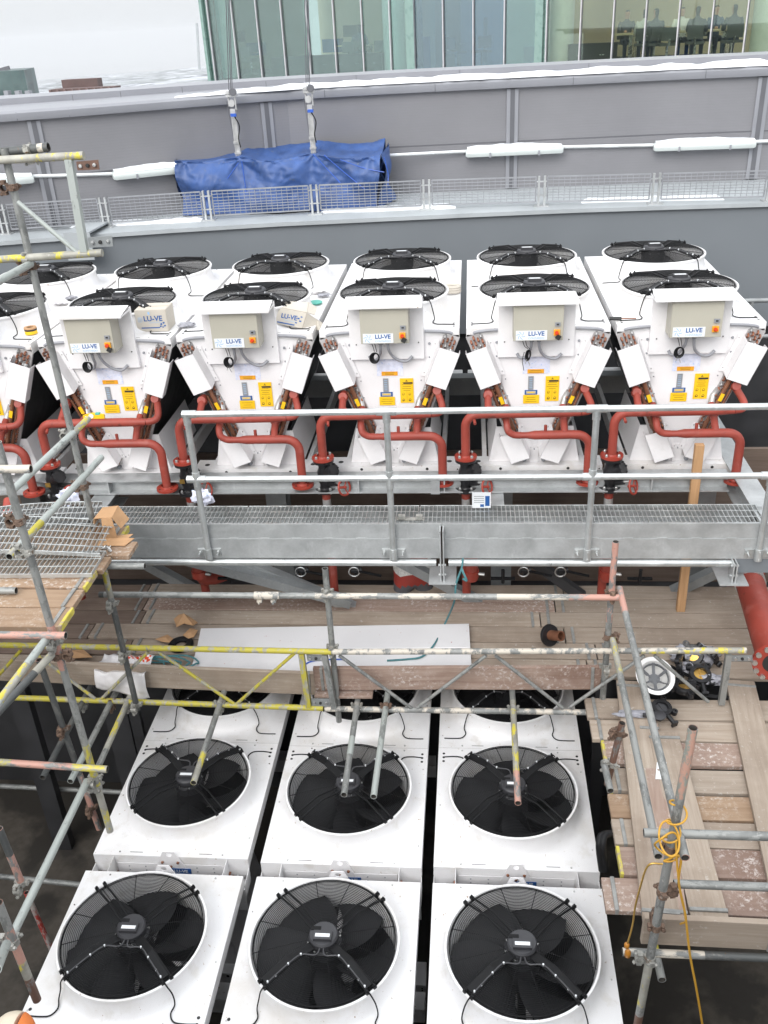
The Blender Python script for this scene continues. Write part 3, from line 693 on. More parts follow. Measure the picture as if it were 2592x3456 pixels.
# ------------------------------------------------------------------ red pipework of the upper coolers
def flange(m, c, r=.098, h=.022, mi=0, bolts=None, n=24):
    m.lathe([(.04, h), (r, h), (r, 0), (.04, 0)], c, n, mi, capend=False)
    m.lathe([(.052, h+.016), (.058, h)], c, n, mi, capend=False)
    if bolts is not None:
        for k in range(4):
            a = PI/4+k*PI/2; m.lathe([(.013, -.012), (.013, h+.014), (.008, h+.022), (0, h+.022)], Vector(c)+Vector((r*.76*math.cos(a), r*.76*math.sin(a), 0)), 8, bolts)
YP = -.28
def supply_meshes():
    m = MB(); r = .0385
    e = [(-.611, YP, .36), (-.611, YP, .62)]+arc((-.500, YP, .63), (-.111, 0, 0), (0, 0, .113), 0, PI/2, 7)+[(.0, YP, .746), (.22, YP, .748)]
    m.pipe(e, r, 16); m.pipe([(.22, YP, .748), (.27, YP, .748), (.32, YP, .748), (.36, YP, .748)], [r, r*.95, .031, .030], 14)
    m.pipe(bez([(.36, YP, .748), (.43, -.262, .755), (.452, -.21, .785), (.425, -.11, .84), (.405, -.05, .868)], 5), .030, 14); m.lathe([(.036, 0), (.040, .01), (.040, .05), (.036, .06)], (.405, -.05, .868), 12, 0, M4=Matrix.Rotation(1.1, 4, 'X'))
    m.pipe([(-.417, YP, .75), (-.417, -.16, .82), (-.417, -.05, .868)], .031, 14); m.lathe([(.036, -.03), (.042, -.02), (.042, .03), (.036, .04)], (-.417, -.10, .845), 14, 0, M4=Matrix.Rotation(1.1, 4, 'X'))
    m.pipe([(-.535, YP-.03, .70), (-.53, YP-.075, .685)], .013, 10); m.pipe([(-.38, YP, .78), (-.38, YP, .812)], .014, 8)
    fl = MB(); flange(fl, (-.611, YP, .335), bolts=1)
    f = MB()
    f.pipe([(-.417, -.05, .868), (-.43, .0, .93), (-.455, -.01, 1.0)], .028, 12); g_ = MB(); g_.pipe([(.405, -.05, .868), (.43, .0, .93), (.455, -.01, 1.0)], .028, 12); f = [f, g_]
    v = MB()                                         # black strainer valve
    flange(v, (-.611, YP, .308), .094, .022, 0, None); v.lathe([(.052, .30), (.050, .25), (.066, .21), (.060, .13), (.046, .09), (.05, .05)], (-.611, YP, 0), 18)
    flange(v, (-.611, YP, .022), .094, .026, 0, 1)
    v.pipe([(-.60, YP-.01, .19), (-.53, YP-.05, .245)], .052, 14); v.pipe([(-.535, YP-.047, .242), (-.515, YP-.058, .256)], .066, 8)
    for k in range(6):
        a = k*PI/3; ax = Vector((.75, -.45, .5)).normalized(); p = ax.orthogonal().normalized(); b = ax.cross(p); c = Vector((-.525, YP-.05, .25))+(p*math.cos(a)+b*math.sin(a))*.052; v.cyl(c-ax*.02, c+ax*.022, .009, 6)
    v.box((-.66, YP-.072, .15), (-.615, YP-.062, .19), 2)
    v.pipe([(-.57, YP-.02, .10), (-.50, YP-.06, .125)], .03, 10); v.pipe([(-.50, YP-.06, .125), (-.455, YP-.085, .14)], .014, 8, 1)
    w = MB(); ax = Vector((.80, -.52, .30)).normalized(); c = Vector((-.425, YP-.10, .10)); p = ax.orthogonal().normalized(); b = ax.cross(p)
    w.pipe([c+(p*math.cos(2*PI*k/24)+b*math.sin(2*PI*k/24))*.072 for k in range(24)], .0095, 8, closed=True)
    for k in range(3): a = k*2*PI/3; w.pipe([c, c+(p*math.cos(a)+b*math.sin(a))*.07], .006, 6)
    w.pipe([c-ax*.05, c+ax*.02], .013, 8)
    d = MB(); d.pipe([(-.611, YP, .03), (-.611, YP, -.06)], .040, 14, 0); d.pipe([(-.611, YP, -.06), (-.611, YP, -.16)], .0395, 14, 1); d.pipe([(-.611, YP, -.16), (-.611, YP, -1.1)], .040, 14, 0)
    return m, fl, f, v, w, d
def return_meshes():
    m = MB(); r = .0385
    m.pipe(bez([(-.262, -.05, .72), (-.262, -.16, .69), (-.258, -.25, .64), (-.245, YP, .585), (-.20, YP, .550), (-.14, YP, .543)], 5), .030, 14)
    m.lathe([(.036, -.03), (.041, -.02), (.041, .02), (.036, .03)], (-.262, -.12, .705), 14, 0, M4=Matrix.Rotation(1.2, 4, 'X'))
    m.pipe([(-.14, YP, .543), (-.085, YP, .543), (-.02, YP, .544), (.06, YP, .545)]+[(.28, YP, .546)]+arc((.335, YP, .432), (0, 0, .112), (.112, 0, 0), 0, PI/2, 7)+[(.447, YP, .34), (.447, YP, .12)], [.028, .028, .0385, .0385, .0385]+[.0385]*10, 16)
    m.pipe([(.232, YP, .56), (.23, -.19, .64), (.228, -.05, .715)], .031, 14); m.lathe([(.036, -.035), (.042, -.025), (.042, .025), (.036, .035)], (.229, -.15, .665), 14, 0, M4=Matrix.Rotation(1.05, 4, 'X'))
    m.pipe([(.07, YP, .575), (.07, YP, .635)], .014, 10)
    fl = MB(); flange(fl, (.447, YP, .090), .098, .022)
    for k in range(4): a = PI/4+k*PI/2; fl.lathe([(.010, .0221), (.010, .0228), (0, .0228)], (.447+.076*math.cos(a), YP+.076*math.sin(a), .090), 8, 1)
    f = MB(); f.pipe([(-.262, -.05, .72), (-.275, .0, .78), (-.30, -.01, .84)], .028, 12); g_ = MB(); f = [f, g_]; g_.pipe([(.228, -.05, .715), (.25, .0, .78), (.285, -.01, .84)], .028, 12)
    return m, fl, f
def set_parts(root, spec):
    for nm, mb, mats, par in spec:
        mb.obj(nm, mats, root)
s0 = thing('supply_pipe', '', 'pipe', group='red supply pipes with valves in front of the coolers')
m, fl, f, v, w, d = supply_meshes()
m.obj('pipe', 'red', s0, 45); fl.obj('flange', ['redbr', 'steel'], s0, 35); [q.obj('fitting', 'solder', s0, 50) for q in f]
vv = v.obj('valve', ['cast', 'steel', 'brass'], s0, 35); w.obj('handwheel', 'redbr', vv, 50); d.obj('riser', ['red', 'solder'], s0, 40)
r0 = thing('return_pipe', '', 'pipe', group='red return pipes in front of the coolers')
m, fl, f = return_meshes(); m.obj('pipe', 'red', r0, 45); fl.obj('flange', ['redbr', 'ink'], r0, 35); [q.obj('fitting', 'solder', r0, 50) for q in f]
LS = ['red upper pipe with black valve on the rightmost dry cooler', 'red upper pipe with black valve, on the second cooler from the right', 'red upper pipe with black valve on the cooler carrying the white strap', 'red upper pipe beside the handrail end, on the cooler with the crushed carton', 'red upper pipe with the yellow spirit level lying on it', 'red upper pipe on the leftmost dry cooler, at the left edge']
LR = [q.replace('upper pipe with black valve', 'lower pipe with open flange').replace('upper pipe beside the handrail end, on', 'lower pipe with open flange, on').replace('upper pipe with the yellow spirit level lying on it', 'lower pipe running below the one that carries the spirit level').replace('upper pipe', 'lower pipe') for q in LS]
for i in range(6):
    for pr, LB in ((s0, LS), (r0, LR)):
        o = pr if i == 0 else copy_tree(pr); o.location = (XU[i], YU[i], -3.72); o['label'] = LB[i]
# ------------------------------------------------------------------ parapet beam, mesh fence, screen wall
ZB = A(830, 468, Y=11.4).z                            # top of the grey upstand
def row(pts, Z): return [A(x, y, Z=Z) for x, y in pts]
def ext(P, dx0, dx1):
    P = [Vector(p) for p in P]; a = P[0]+(P[0]-P[1]).normalized()*dx0; b = P[-1]+(P[-1]-P[-2]).normalized()*dx1; return [a]+P+[b]
def strip_along(P, prof, mb, mi=0):
    """sweep a closed (outward, up) profile along a plan polyline; outward = away from the camera"""
    N = len(P); n = len(prof); o = len(mb.v)
    for i, p in enumerate(P):
        d = (P[min(i+1, N-1)]-P[max(i-1, 0)]); d.z = 0; d.normalize(); nn = Vector((-d.y, d.x, 0))
        mb.v += [Vector((p.x, p.y, 0))+nn*u+Vector((0, 0, w)) for u, w in prof]
    for i in range(N-1):
        for k in range(n):
            mb.f.append([o+i*n+k, o+(i+1)*n+k, o+(i+1)*n+(k+1) % n, o+i*n+(k+1) % n]); mb.mi.append(mi)
    mb.f.append([o+k for k in range(n)]); mb.mi.append(mi); mb.f.append([o+(N-1)*n+k for k in range(n)][::-1]); mb.mi.append(mi)
PB = ext(row([(0, 521), (185, 507), (370, 494), (600, 480), (830, 469), (1040, 459), (1250, 450), (1659, 437)], ZB), 6, 6)
b = MB(); strip_along(PB, [(.10, -6.5), (.10, ZB-1.5), (.4, ZB-1.5), (.4, -6.5)], b); tag(b.obj('shade_backing_wall', 'dcol', smooth=20), 'dark wall added below the blue grey upstand, its colour standing for shade', 'wall')  # near black wall added to stand for shade in the gaps
up = thing('parapet_upstand', 'blue grey painted steel upstand running behind the dry coolers', 'parapet', PB[4])
b = MB(); strip_along(PB, [(0.03, ZB-1.5), (0.03, ZB-.05), (.5, ZB-.05), (.5, ZB-1.5)], b); b.wobj('face', 'beamgrey', up, 20)
b = MB(); strip_along(PB, [(-.02, ZB-.047), (-.02, ZB), (1.9, ZB+.004), (1.9, ZB-.047)], b); b.wobj('ledge', 'ledge', up, 20)
# fence of wire mesh panels
fb = [A(x, y, Z=ZB) for x, y in ((-240, 520), (14, 505), (232, 490), (452, 475), (682, 462), (922, 452), (1169, 445), (1414, 440), (1662, 434), (1910, 430))]
HF = A(922, 388, Y=fb[5].y).z-ZB
fe = thing('mesh_fence', 'low galvanised wire mesh fence on the grey ledge, in front of the blue tarpaulin', 'fence', fb[5])
for i, p in enumerate(fb):
    m = MB()
    for s in (-.035, .035): m.box((p.x+s-.012, p.y-.02, ZB), (p.x+s+.012, p.y+.02, ZB+HF))
    m.box((p.x-.09, p.y-.08, ZB), (p.x+.09, p.y+.06, ZB+.012)); m.box((p.x-.06, p.y-.024, ZB+HF*.35), (p.x+.06, p.y+.024, ZB+HF*.38)); m.box((p.x-.06, p.y-.024, ZB+HF*.8), (p.x+.06, p.y+.024, ZB+HF*.83))
    m.wobj('post', 'galv', fe)
    if i < len(fb)-1:
        q = fb[i+1]; d = (q-p).normalized(); a = p+d*.07; c = q-d*.07; m = MB()
        hs = [.07, .14, .20, .26, .31, .38, .45, .52, .60]; hs = [h/.60*(HF-.06)+.05 for h in [0, .09, .16, .225, .29, .36, .44, .52, .60]]
        for h in hs: m.beam(a+Vector((0, 0, h)), c+Vector((0, 0, h)), .008, .008 if h not in (hs[0], hs[-1]) else .016)
        n = 18
        for k in range(n+1):
            e = a.lerp(c, k/n); w = .005 if 0 < k < n else .016; m.box((e.x-w/2, e.y-.004+.008, ZB+hs[0]), (e.x+w/2, e.y+.004+.008, ZB+hs[-1]))
        m.wobj('mesh_panel', 'mesh', fe)
# snow left on the ledge
for i, (x0, x1, y0, y1) in enumerate(((155, 440, 490, 476), (690, 985, 459, 448), (1255, 1562, 437, 430))):
    a = A(x0, y0, Z=ZB); c = A(x1, y1, Z=ZB); m = MB(); N = 40
    for k in range(N):
        p = a.lerp(c, k/(N-1)); w = .07+.05*noise.noise(p*3); h = .045*min(1, k/2, (N-1-k)/2)+.012*noise.noise(p*9)
        m.v += [p+Vector((0, -w, 0)), p+Vector((0, -w*.7, max(.003, h))), p+Vector((0, w*.7, max(.003, h))), p+Vector((0, w, 0))]
    for k in range(N-1):
        for j in range(3): m.f.append([4*k+j, 4*k+4+j, 4*k+5+j, 4*k+1+j]); m.mi.append(0)
    tag(m.obj('snow_strip', 'snow'), ('strip of snow on the grey ledge left of the blue tarpaulin', 'strip of snow on the grey ledge at the right end of the blue tarpaulin', 'longest strip of snow on the grey ledge, at the far right')[i], 'snow', 'snow strips on the ledge')
# screen wall: cap line -> plan curve
ZC = A(829, 202, Y=13.).z
PW = ext(row([(0, 262), (110, 254), (225, 245), (410, 230), (620, 214), (829, 202), (1109, 188), (1430, 172), (1659, 162)], ZC), 5, 5)
sw = thing('screen_wall', 'grey louvred screen wall with a snowy rounded coping behind the blue tarpaulin', 'wall', PW[6])
b = MB(); strip_along(PW, [(0, ZB-.04), (0, ZC), (.12, ZC), (.12, ZB-.04)], b); b.wobj('louvre_panel', 'screen', sw, 10)
hz = A(829, 183, Y=12.93).z
b = MB(); strip_along(PW, [(-.07, ZC-.005), (-.08, ZC+.03), (-.08, hz-.03), (-.055, hz), (1.15, hz+.02), (1.15, ZC-.005)], b); b.wobj('coping', 'cap', sw, 30)
zt = A(829, 155, Y=PW[6].y+1.0).z-.018
b = MB(); strip_along(PW, [(.95, hz+.01), (.95, zt), (1.6, zt+.01), (1.6, hz+.01)], b); b.wobj('upper_flashing', 'cap', sw, 20)
for i in range(len(PW)-1):                            # joints in the copings
    p = PW[i].lerp(PW[i+1], .4); b = MB(); b.box((p.x-.003, p.y-.083, ZC), (p.x+.003, p.y-.079, hz-.02)); b.wobj('coping_joint', 'capd', sw, 0)
    b = MB(); b.box((p.x+.3, p.y+.946, hz+.02), (p.x+.306, p.y+.949, zt)); b.wobj('coping_joint', 'capd', sw, 0)
def on_wall(xd, z=None):
    """plan point of the wall at photo column xd, taken at the cap line"""
    for y0 in range(100, 330):
        p = A(xd, y0, Z=ZC)
        for i in range(len(PW)-1):
            a, c = PW[i], PW[i+1]
            if a.x <= p.x <= c.x:
                yy = a.y+(c.y-a.y)*(p.x-a.x)/(c.x-a.x)
                if p.y <= yy: return Vector((p.x, yy, 0)), (c-a).normalized()
    return p, Vector((1, 0, 0))
for xd in (66, 572, 1108, 1656):
    p, d = on_wall(xd); n = Vector((-d.y, d.x, 0)); m = MB()
    m.obox(Vector((p.x, p.y, (ZB+ZC)/2))-n*.012, d*.075, n*.012, (0, 0, (ZC-ZB)/2-.02), 0); m.obox(Vector((p.x, p.y, (ZB+ZC)/2))-n*.026, d*.028, n*.004, (0, 0, (ZC-ZB)/2-.02), 1)
    m.wobj('cover_strip', ['cap', 'capd'], sw, 20)
zs = A(1109, 304, Y=PW[7].y).z
b = MB(); strip_along(PW, [(-.006, zs-.012), (-.006, zs), (-.001, zs), (-.001, zs-.012)], b); b.wobj('panel_seam', 'capd', sw, 0)
b = MB()                                              # snow lying on the coping
SP = [(380, 205), (520, 195), (660, 187), (829, 176), (1109, 162), (1430, 147), (1659, 138)]
P2 = []
for x, y in SP:
    p, d = on_wall(x); P2.append(p)
P2.append(P2[-1]+(P2[-1]-P2[-2]).normalized()*4); fine = []
for i in range(len(P2)-1):
    for k in range(24): fine.append(P2[i].lerp(P2[i+1], k/24))
N = len(fine)
for k, p in enumerate(fine):
    s = min(1, k/40); w = .10+.16*s+.07*noise.noise(p*1.7); h = (.02+.045*s)*(1+.5*noise.noise(p*5))
    e = .018*noise.noise(p*11)+.02*noise.noise(p*4)
    b.v += [Vector((p.x, p.y-.05-.03*s+e, hz+.004)), Vector((p.x, p.y-.045-.02*s+e, hz+h*.75)), Vector((p.x, p.y+.04, hz+h)), Vector((p.x, p.y+w, hz+h*.8)), Vector((p.x, p.y+w+.03, hz+.012))]
for k in range(N-1):
    for j in range(4): b.f.append([5*k+j, 5*k+5+j, 5*k+6+j, 5*k+1+j]); b.mi.append(0)
tag(b.obj('snow_ridge', 'snow', smooth=70), 'long ridge of snow lying on the coping of the screen wall', 'snow')
# tubular light fittings and their conduit
def wall_pt(xd, yd, off):
    p, d = on_wall(xd)
    for it in range(4):
        q = A(xd, yd, Y=p.y-off); i = min(range(len(PW)-1), key=lambda k: 0 if PW[k].x <= q.x <= PW[k+1].x else 1)
        a, c = PW[i], PW[i+1]; p = Vector((q.x, a.y+(c.y-a.y)*(q.x-a.x)/(c.x-a.x), 0)); d = (c-a).normalized()
    return q, d
LL = [((-140, 398), (74, 388), 'leftmost light fitting on the screen wall, cut off by a scaffold tube'), ((243, 376), (376, 366), 'snow topped light fitting partly hidden by the left end of the blue tarpaulin'),
      ((1006, 328), (1216, 322), 'snow topped light fitting right of the blue tarpaulin'), ((1412, 316), (1632, 309), 'snow topped light fitting nearest the right edge')]
pre = []
for (x0, y0), (x1, y1), lb in LL:
    a, d = wall_pt(x0, y0, .1); c, _ = wall_pt(x1, y1, .1)
    if x0 == 243: c = a+(c-a).normalized()*1.15
    c.z = a.z = (a.z+c.z)/2; th = thing('light_fitting', lb, 'light', (a+c)/2, 'light fittings on the screen wall')
    L = (c-a).length; u = (c-a).normalized(); n = Vector((-u.y, u.x, 0)); mid = (a+c)/2; pre += [a, c]
    m = MB(); prof = [(-.055, -.055), (-.07, -.02), (-.06, .02), (-.03, .042), (.03, .045), (.06, .02), (.07, -.02), (.06, -.055)]
    sec = [(0, .8), (.025, 1), (L-.025, 1), (L, .8)]; o = 0
    for s, k in sec: m.v += [a+u*s+n*pu*k+Vector((0, 0, pz*k)) for pu, pz in prof]
    for i in range(3):
        for k in range(8): m.f.append([i*8+k, i*8+8+k, i*8+8+(k+1) % 8, i*8+(k+1) % 8]); m.mi.append(0)
    m.f.append(list(range(8))); m.f.append([24+k for k in range(8)][::-1]); m.mi += [0, 0]
    m.wobj('diffuser', 'batten', th, 40)
    m = MB(); m.obox(mid+n*.075+Vector((0, 0, -.02)), u*L*.48, n*.02, (0, 0, .045))
    for s in (.25, .75): m.obox(a.lerp(c, s)+Vector((0, 0, -.035)), u*.012, n*.075, (0, 0, .03))
    m.wobj('bracket', 'cap', th, 20)
    m = MB(); K = 26
    for k in range(K+1):
        p = a.lerp(c, .015+.97*k/K); h = (.012+.034*math.sin(PI*min(1, .1+k/K*.9)))*(1+.35*noise.noise(p*7))
        m.v += [p+n*-.058+Vector((0, 0, .028)), p+n*-.045+Vector((0, 0, .040+h*.8)), p+n*.02+Vector((0, 0, .045+h)), p+n*.06+Vector((0, 0, .02))]
    for k in range(K):
        for j in range(3): m.f.append([4*k+j, 4*k+4+j, 4*k+5+j, 4*k+1+j]); m.mi.append(0)
    m.wobj('snow_cap', 'snow', th, 80)
m = MB()
a = pre[0]; pts = []
for k in range(0, len(pre)): pts.append(pre[k]+Vector((0, .06, 0.0)))
pts.append(pts[-1]+(pts[-1]-pts[-2]))
m.pipe(pts, .016, 8); m.pipe([p+Vector((0, -.004, .016)) for p in pts], .013, 6, 1)
tag(m.obj('conduit_pipe', ['galv', 'snow'], smooth=50), 'thin snow dusted conduit pipe linking the light fittings along the screen wall', 'conduit')
# little red topped valve in front of the wall
p = A(238, 470, Y=12.6); m = thing('hose_tap', 'small grey and red tap on a dark pipe in front of the screen wall', 'tap', p)
q = MB(); q.pipe([p+Vector((0, 0, -.35)), p+Vector((0, 0, .33))], .016, 8); q.wobj('pipe', 'ink', m)
q = MB(); q.lathe([(.03, .33), (.045, .36), (.045, .50), (.03, .53), (0, .53)], p, 10); q.lathe([(.036, .27), (.05, .29), (.036, .34)], p, 10, 1); q.wobj('head', ['solder', 'copbr'], m)
# pale plate hanging in front of the upstand
p = A(180, 560, Y=10.75); q0 = A(140, 505, Y=10.75); q1 = A(196, 500, Y=10.75); m = MB(); m.box((q0.x, 10.7, p.z), (q1.x, 10.72, q0.z)); m.box((q0.x, 10.7, q0.z), (q1.x, 11.5, q0.z+.02)); tag(m.obj('steel_plate', 'ledge'), 'pale folded steel plate on the upstand behind the scaffold lattice', 'plate')
# ------------------------------------------------------------------ cradle under the blue tarpaulin
YT = 12.05
TL_, TR_ = A(378, 342, Y=YT), A(822, 330, Y=YT); zt0, zt1 = TL_.z, TR_.z
zb = ZB+.02
x0, x1 = TL_.x, TR_.x
gp = [A(517, 345, Y=YT), A(677, 330, Y=YT)]
def tp(u, v):
    """u along, v: 0 front bottom .. 1 front top .. 1.6 back top .. 2.4 back bottom"""
    x = x0+(x1-x0)*u; zt_ = zt0+(zt1-zt0)*u
    sagz = 0
    if v <= 1:
        y = YT; z = zb+(zt_-zb)*v
    elif v <= 1.6: y = YT+.75*(v-1)/.6; z = zt_+.09*(v-1)/.6-.04*math.sin(PI*(v-1)/.6)
    else: y = YT+.75; z = zt_+.09+(zb-zt_-.09)*(v-1.6)/.8
    f = 0
    for g in gp+[Vector((x0+.12, 0, zt0)), Vector((x1-.12, 0, zt1))]:
        dx, dz = x-g.x, z-g.z; r = math.hypot(dx, dz)+.05; a = math.atan2(dx, -dz)
        f += .024*math.sin(a*5.3+g.x*5+1.4*noise.noise(Vector((dx, dz, g.x))))*math.exp(-r/.75)*min(1, r/.12)
    f += .17*noise.noise(Vector((x*1.5+z*1.2, z*1.6-x*.5, v)))+.05*math.sin(x*3.1+z*7+2*noise.noise(Vector((x, z, 7))))*(1-min(1, v))+.06*noise.noise(Vector((x*4+z*2.5, z*3, 3)))+.030*abs(noise.noise(Vector((x*8-z*4, z*7+x*2, 9))))-.022*abs(noise.noise(Vector((x*5+z*8, z*5-x*3, 4))))
    # hanging swags between the tie points
    sw_ = abs(math.sin(PI*((x-gp[0].x)/(gp[1].x-gp[0].x))))
    if v <= 1:
        y += f-.08*sw_*math.sin(PI*min(1, v*1.1))-.12*(1-v)-.10*(1-v)**3; z -= .05*sw_*(v > .9)
        x += (u-.5)*-.10*(1-v)*(1+.6*math.sin(v*6))
    else: z += .25*f-.04*sw_
    if v > 1.6: x += .05*f
    e = max(0, .06-u)/.06+max(0, u-.94)/.06
    return Vector((x, y, z))
m = MB(); U, V_ = 120, 96
for j in range(V_+1):
    for i in range(U+1): m.v.append(tp(i/U, 2.4*j/V_))
for j in range(V_):
    for i in range(U):
        v = 2.4*(j+.5)/V_; u = (i+.5)/U
        k = j*(U+1)+i; m.f.append([k, k+1, k+U+2, k+U+1]); m.mi.append(0)
tp_root = thing('covered_cradle', 'suspended work cradle wrapped in a crumpled blue tarpaulin behind the mesh fence', 'cradle', (0, YT+.35, zb))
m.wobj('tarpaulin', 'tarp', tp_root, 80)
for s, xx, zz in ((-1, x0, zt0), (1, x1, zt1)):        # gathered end flaps, dark inside
    m = MB(); R2 = 14
    for j in range(R2+1):
        for i in range(9):
            v = j/R2; w = i/8
            m.v.append(Vector((xx+s*(.06*math.sin(v*5+w*2)+.16*v*math.sin(PI*w)*(1 if s > 0 else .4)+.03*noise.noise(Vector((v*4, w*4, s)))), YT+.02+.72*w, zz-.02+.08*w-(zz-zb)*v*(1-.0*w))))
    for j in range(R2):
        for i in range(8): k = j*9+i; m.f.append([k, k+1, k+10, k+9]); m.mi.append(0)
    m.wobj('end_flap', 'tarp', tp_root, 80)
m = MB()
for a, c in (((522, 348), (530, 470)), ((676, 333), (735, 395)), ((735, 345), (830, 372)), ((515, 352), (440, 430)), ((700, 335), (790, 410)), ((830, 340), (838, 400))):
    p, q = A(*a, Y=YT-.16), A(*c, Y=YT-.17); m = MB(); m.pipe(bez([p, p.lerp(q, .5)+Vector((.02, .03, -.03)), q], 6), .006, 5); m.wobj('tie_rope', 'wblue', tp_root)
for (xt, yt), (xb, yb), (xw, yw), lb in (((511, 205), (515, 336), (489, -40), 'left hoist mast with wire ropes rising from the blue tarpaulin'), ((671, 197), (677, 326), (660, -40), 'right hoist mast with wire ropes rising from the blue tarpaulin')):
    bt = A(xb, yb, Y=YT+.2); tpz = A(xt, yt, Y=YT+.2); th = thing('hoist_mast', lb, 'hoist', bt, 'hoist masts of the covered cradle')
    o = bt; h = tpz.z-bt.z; m = MB()
    [m.box((o.x+e-.007, o.y-.012, o.z-.3), (o.x+e+.007, o.y+.012, o.z+h*.72)) for e in (-.026, .026)]; m.box((o.x-.019, o.y-.006, o.z-.3), (o.x+.019, o.y+.006, o.z+h*.70)); m.box((o.x-.04, o.y-.025, o.z+.14), (o.x+.04, o.y+.025, o.z+.17)); m.box((o.x-.04, o.y-.025, o.z+.02), (o.x+.04, o.y+.025, o.z+.045))
    m.wobj('mast', 'solder', th)
    m = MB(); m.box((o.x-.032, o.y-.04, o.z+h*.69), (o.x+.032, o.y+.04, o.z+h*.78)); m.lathe([(.042, -.02), (.042, .02)], (o.x-.01, o.y, o.z+h*.87), 16, 0, M4=Matrix.Rotation(PI/2, 4, 'X')); m.box((o.x-.05, o.y-.015, o.z+h*.82), (o.x-.036, o.y+.02, o.z+h)); m.box((o.x+.034, o.y-.015, o.z+h*.76), (o.x+.048, o.y+.02, o.z+h)); m.box((o.x-.065, o.y-.04, o.z+h*.975), (o.x+.065, o.y+.05, o.z+h*1.01)); m.lathe([(.045, -.02), (.045, .02)], (o.x+.03, o.y-.03, o.z+h*1.05), 12, 1, M4=Matrix.Rotation(PI/2, 4, 'X')); m.box((o.x-.07, o.y-.03, o.z+h*1.02), (o.x-.02, o.y+.03, o.z+h*1.07), 0)
    m.box((o.x-.02, o.y-.09, o.z+h*.66), (o.x+.05, o.y-.06, o.z+h*.71), 2)
    m.wobj('hoist', ['solder', 'capd', 'wblue'], th)
    m = MB(); m.pipe(bez([(o.x+.02, o.y-.05, o.z+h*.66), (o.x+.07, o.y-.06, o.z+h*.5), (o.x+.04, o.y-.05, o.z+h*.3), (o.x+.05, o.y-.04, o.z+.1)], 6), .008, 6); m.wobj('control_cable', 'black', th)
    m = MB(); top = A(xw, yw, Y=YT+.2)
    for e in (-.012, .012, .03): m.pipe([(o.x+e-.02, o.y+.01, o.z+h*1.0), (top.x+e, top.y, top.z)], .006, 5)
    for e in (-.05, -.07): m.pipe([(o.x+e, o.y, o.z+h*.9), (o.x+e*.4, o.y, o.z+.1)], .004, 5)
    m.wobj('wire_rope', 'capd', th)
# ------------------------------------------------------------------ office building behind
BL, BR = A(436, 0, Y=31.), A(1659, 0, Y=25.); BL.z = BR.z = 0
bd = (BR-BL).normalized(); bn = Vector((-bd.y, bd.x, 0))     # into the building
def facade(xd, yd=0, depth=0.):
    v = A(xd, yd, Y=1); nd = Vector((v.x, v.y, 0)); # solve BL + bd*s + bn*depth = nd*t
    o = BL+bn*depth; den = bd.x*nd.y-bd.y*nd.x; s = (-(o.x)*nd.y+(o.y)*nd.x)/den
    P = o+bd*s; t_ = P.dot(nd)/nd.dot(nd); return Vector((P.x, P.y, v.z*t_)), s
ob_ = thing('office_building', 'glass fronted office building with slim pale mullions above the screen wall', 'building', BL)
mx = [448, 500, 553, 607, 662, 720, 781, 842, 894, 958, 1024, 1092, 1184, 1258, 1329, 1399, 1471, 1544, 1619, 1694, 1770]
S = [facade(x)[1] for x in mx]; zf = -1.30; ztop = 3.4; zg = -2.6
def bpt(s, d, z): return BL+bd*s+bn*d+Vector((0, 0, z))
S = [facade(436)[1]]+S
for i, s in enumerate(S[1:]):
    m = MB(); big = mx[i] in (842, 894, 1184)
    m.obox(bpt(s, -.07, (zg+ztop)/2), bd*.013, bn*.02, (0, 0, (ztop-zg)/2)); m.obox(bpt(s+.022, -.02, (zg+ztop)/2), bd*.008, bn*.02, (0, 0, (ztop-zg)/2), 1)
    m.wobj('mullion', ['mull', 'capd'], ob_, 20)
for i in range(len(S)-1):
    xm = ([436]+mx)[i]
    kind = 'glassg' if xm in (436, 842, 1092) else 'glassb' if 894 <= xm < 1092 else 'glassw' if xm >= 1184 else 'glass'
    m = MB(); m.obox(bpt((S[i]+S[i+1])/2, 0, (zg+ztop)/2), bd*((S[i+1]-S[i])/2-.03), bn*.012, (0, 0, (ztop-zg)/2)); m.wobj('glass_pane', kind, ob_, 0)
for s_, w in ((S[0]-.02, .05), (S[8]+.62, .12), (S[12]+.95, .1)):
    m = MB(); m.obox(bpt(s_, .2, (zg+ztop)/2), bd*w, bn*.3, (0, 0, (ztop-zg)/2)); m.wobj('glass_fin', 'greenfin', ob_, 0)
m = MB(); m.obox(bpt(S[0], 3, (zg+ztop)/2), bd*.012, bn*3, (0, 0, (ztop-zg)/2)); m.wobj('side_glass', 'glassg', ob_, 0)
Lb = S[-1]-S[0]; md = (S[-1]+S[0])/2
m = MB(); m.obox(bpt(md, 4.5, zf-.2), bd*Lb/2, bn*4.4, (0, 0, .2)); m.wobj('floor_slab', 'infloor', ob_, 0)
m = MB(); m.obox(bpt(md, 4.5, ztop+.15), bd*Lb/2, bn*4.6, (0, 0, .15)); m.wobj('ceiling', 'ceil', ob_, 0)
m = MB(); m.obox(bpt((S[0]+S[9])/2, 7.0, (zf+ztop)/2), bd*((S[9]-S[0])/2), bn*.1, (0, 0, (ztop-zf)/2), 0); m.obox(bpt((S[9]+S[12])/2, 3.2, (zf+ztop)/2), bd*((S[12]-S[9])/2), bn*.1, (0, 0, (ztop-zf)/2), 1); m.obox(bpt((S[12]+S[-1])/2, 7.0, (zf+ztop)/2), bd*((S[-1]-S[12])/2), bn*.1, (0, 0, (ztop-zf)/2), 0)
for s_ in (S[9], S[12]+1.1): m.obox(bpt(s_, 4.2, (zf+ztop)/2), bd*.08, bn*3, (0, 0, (ztop-zf)/2), 0)
m.wobj('inner_wall', ['inwall', 'inwallb'], ob_, 0)
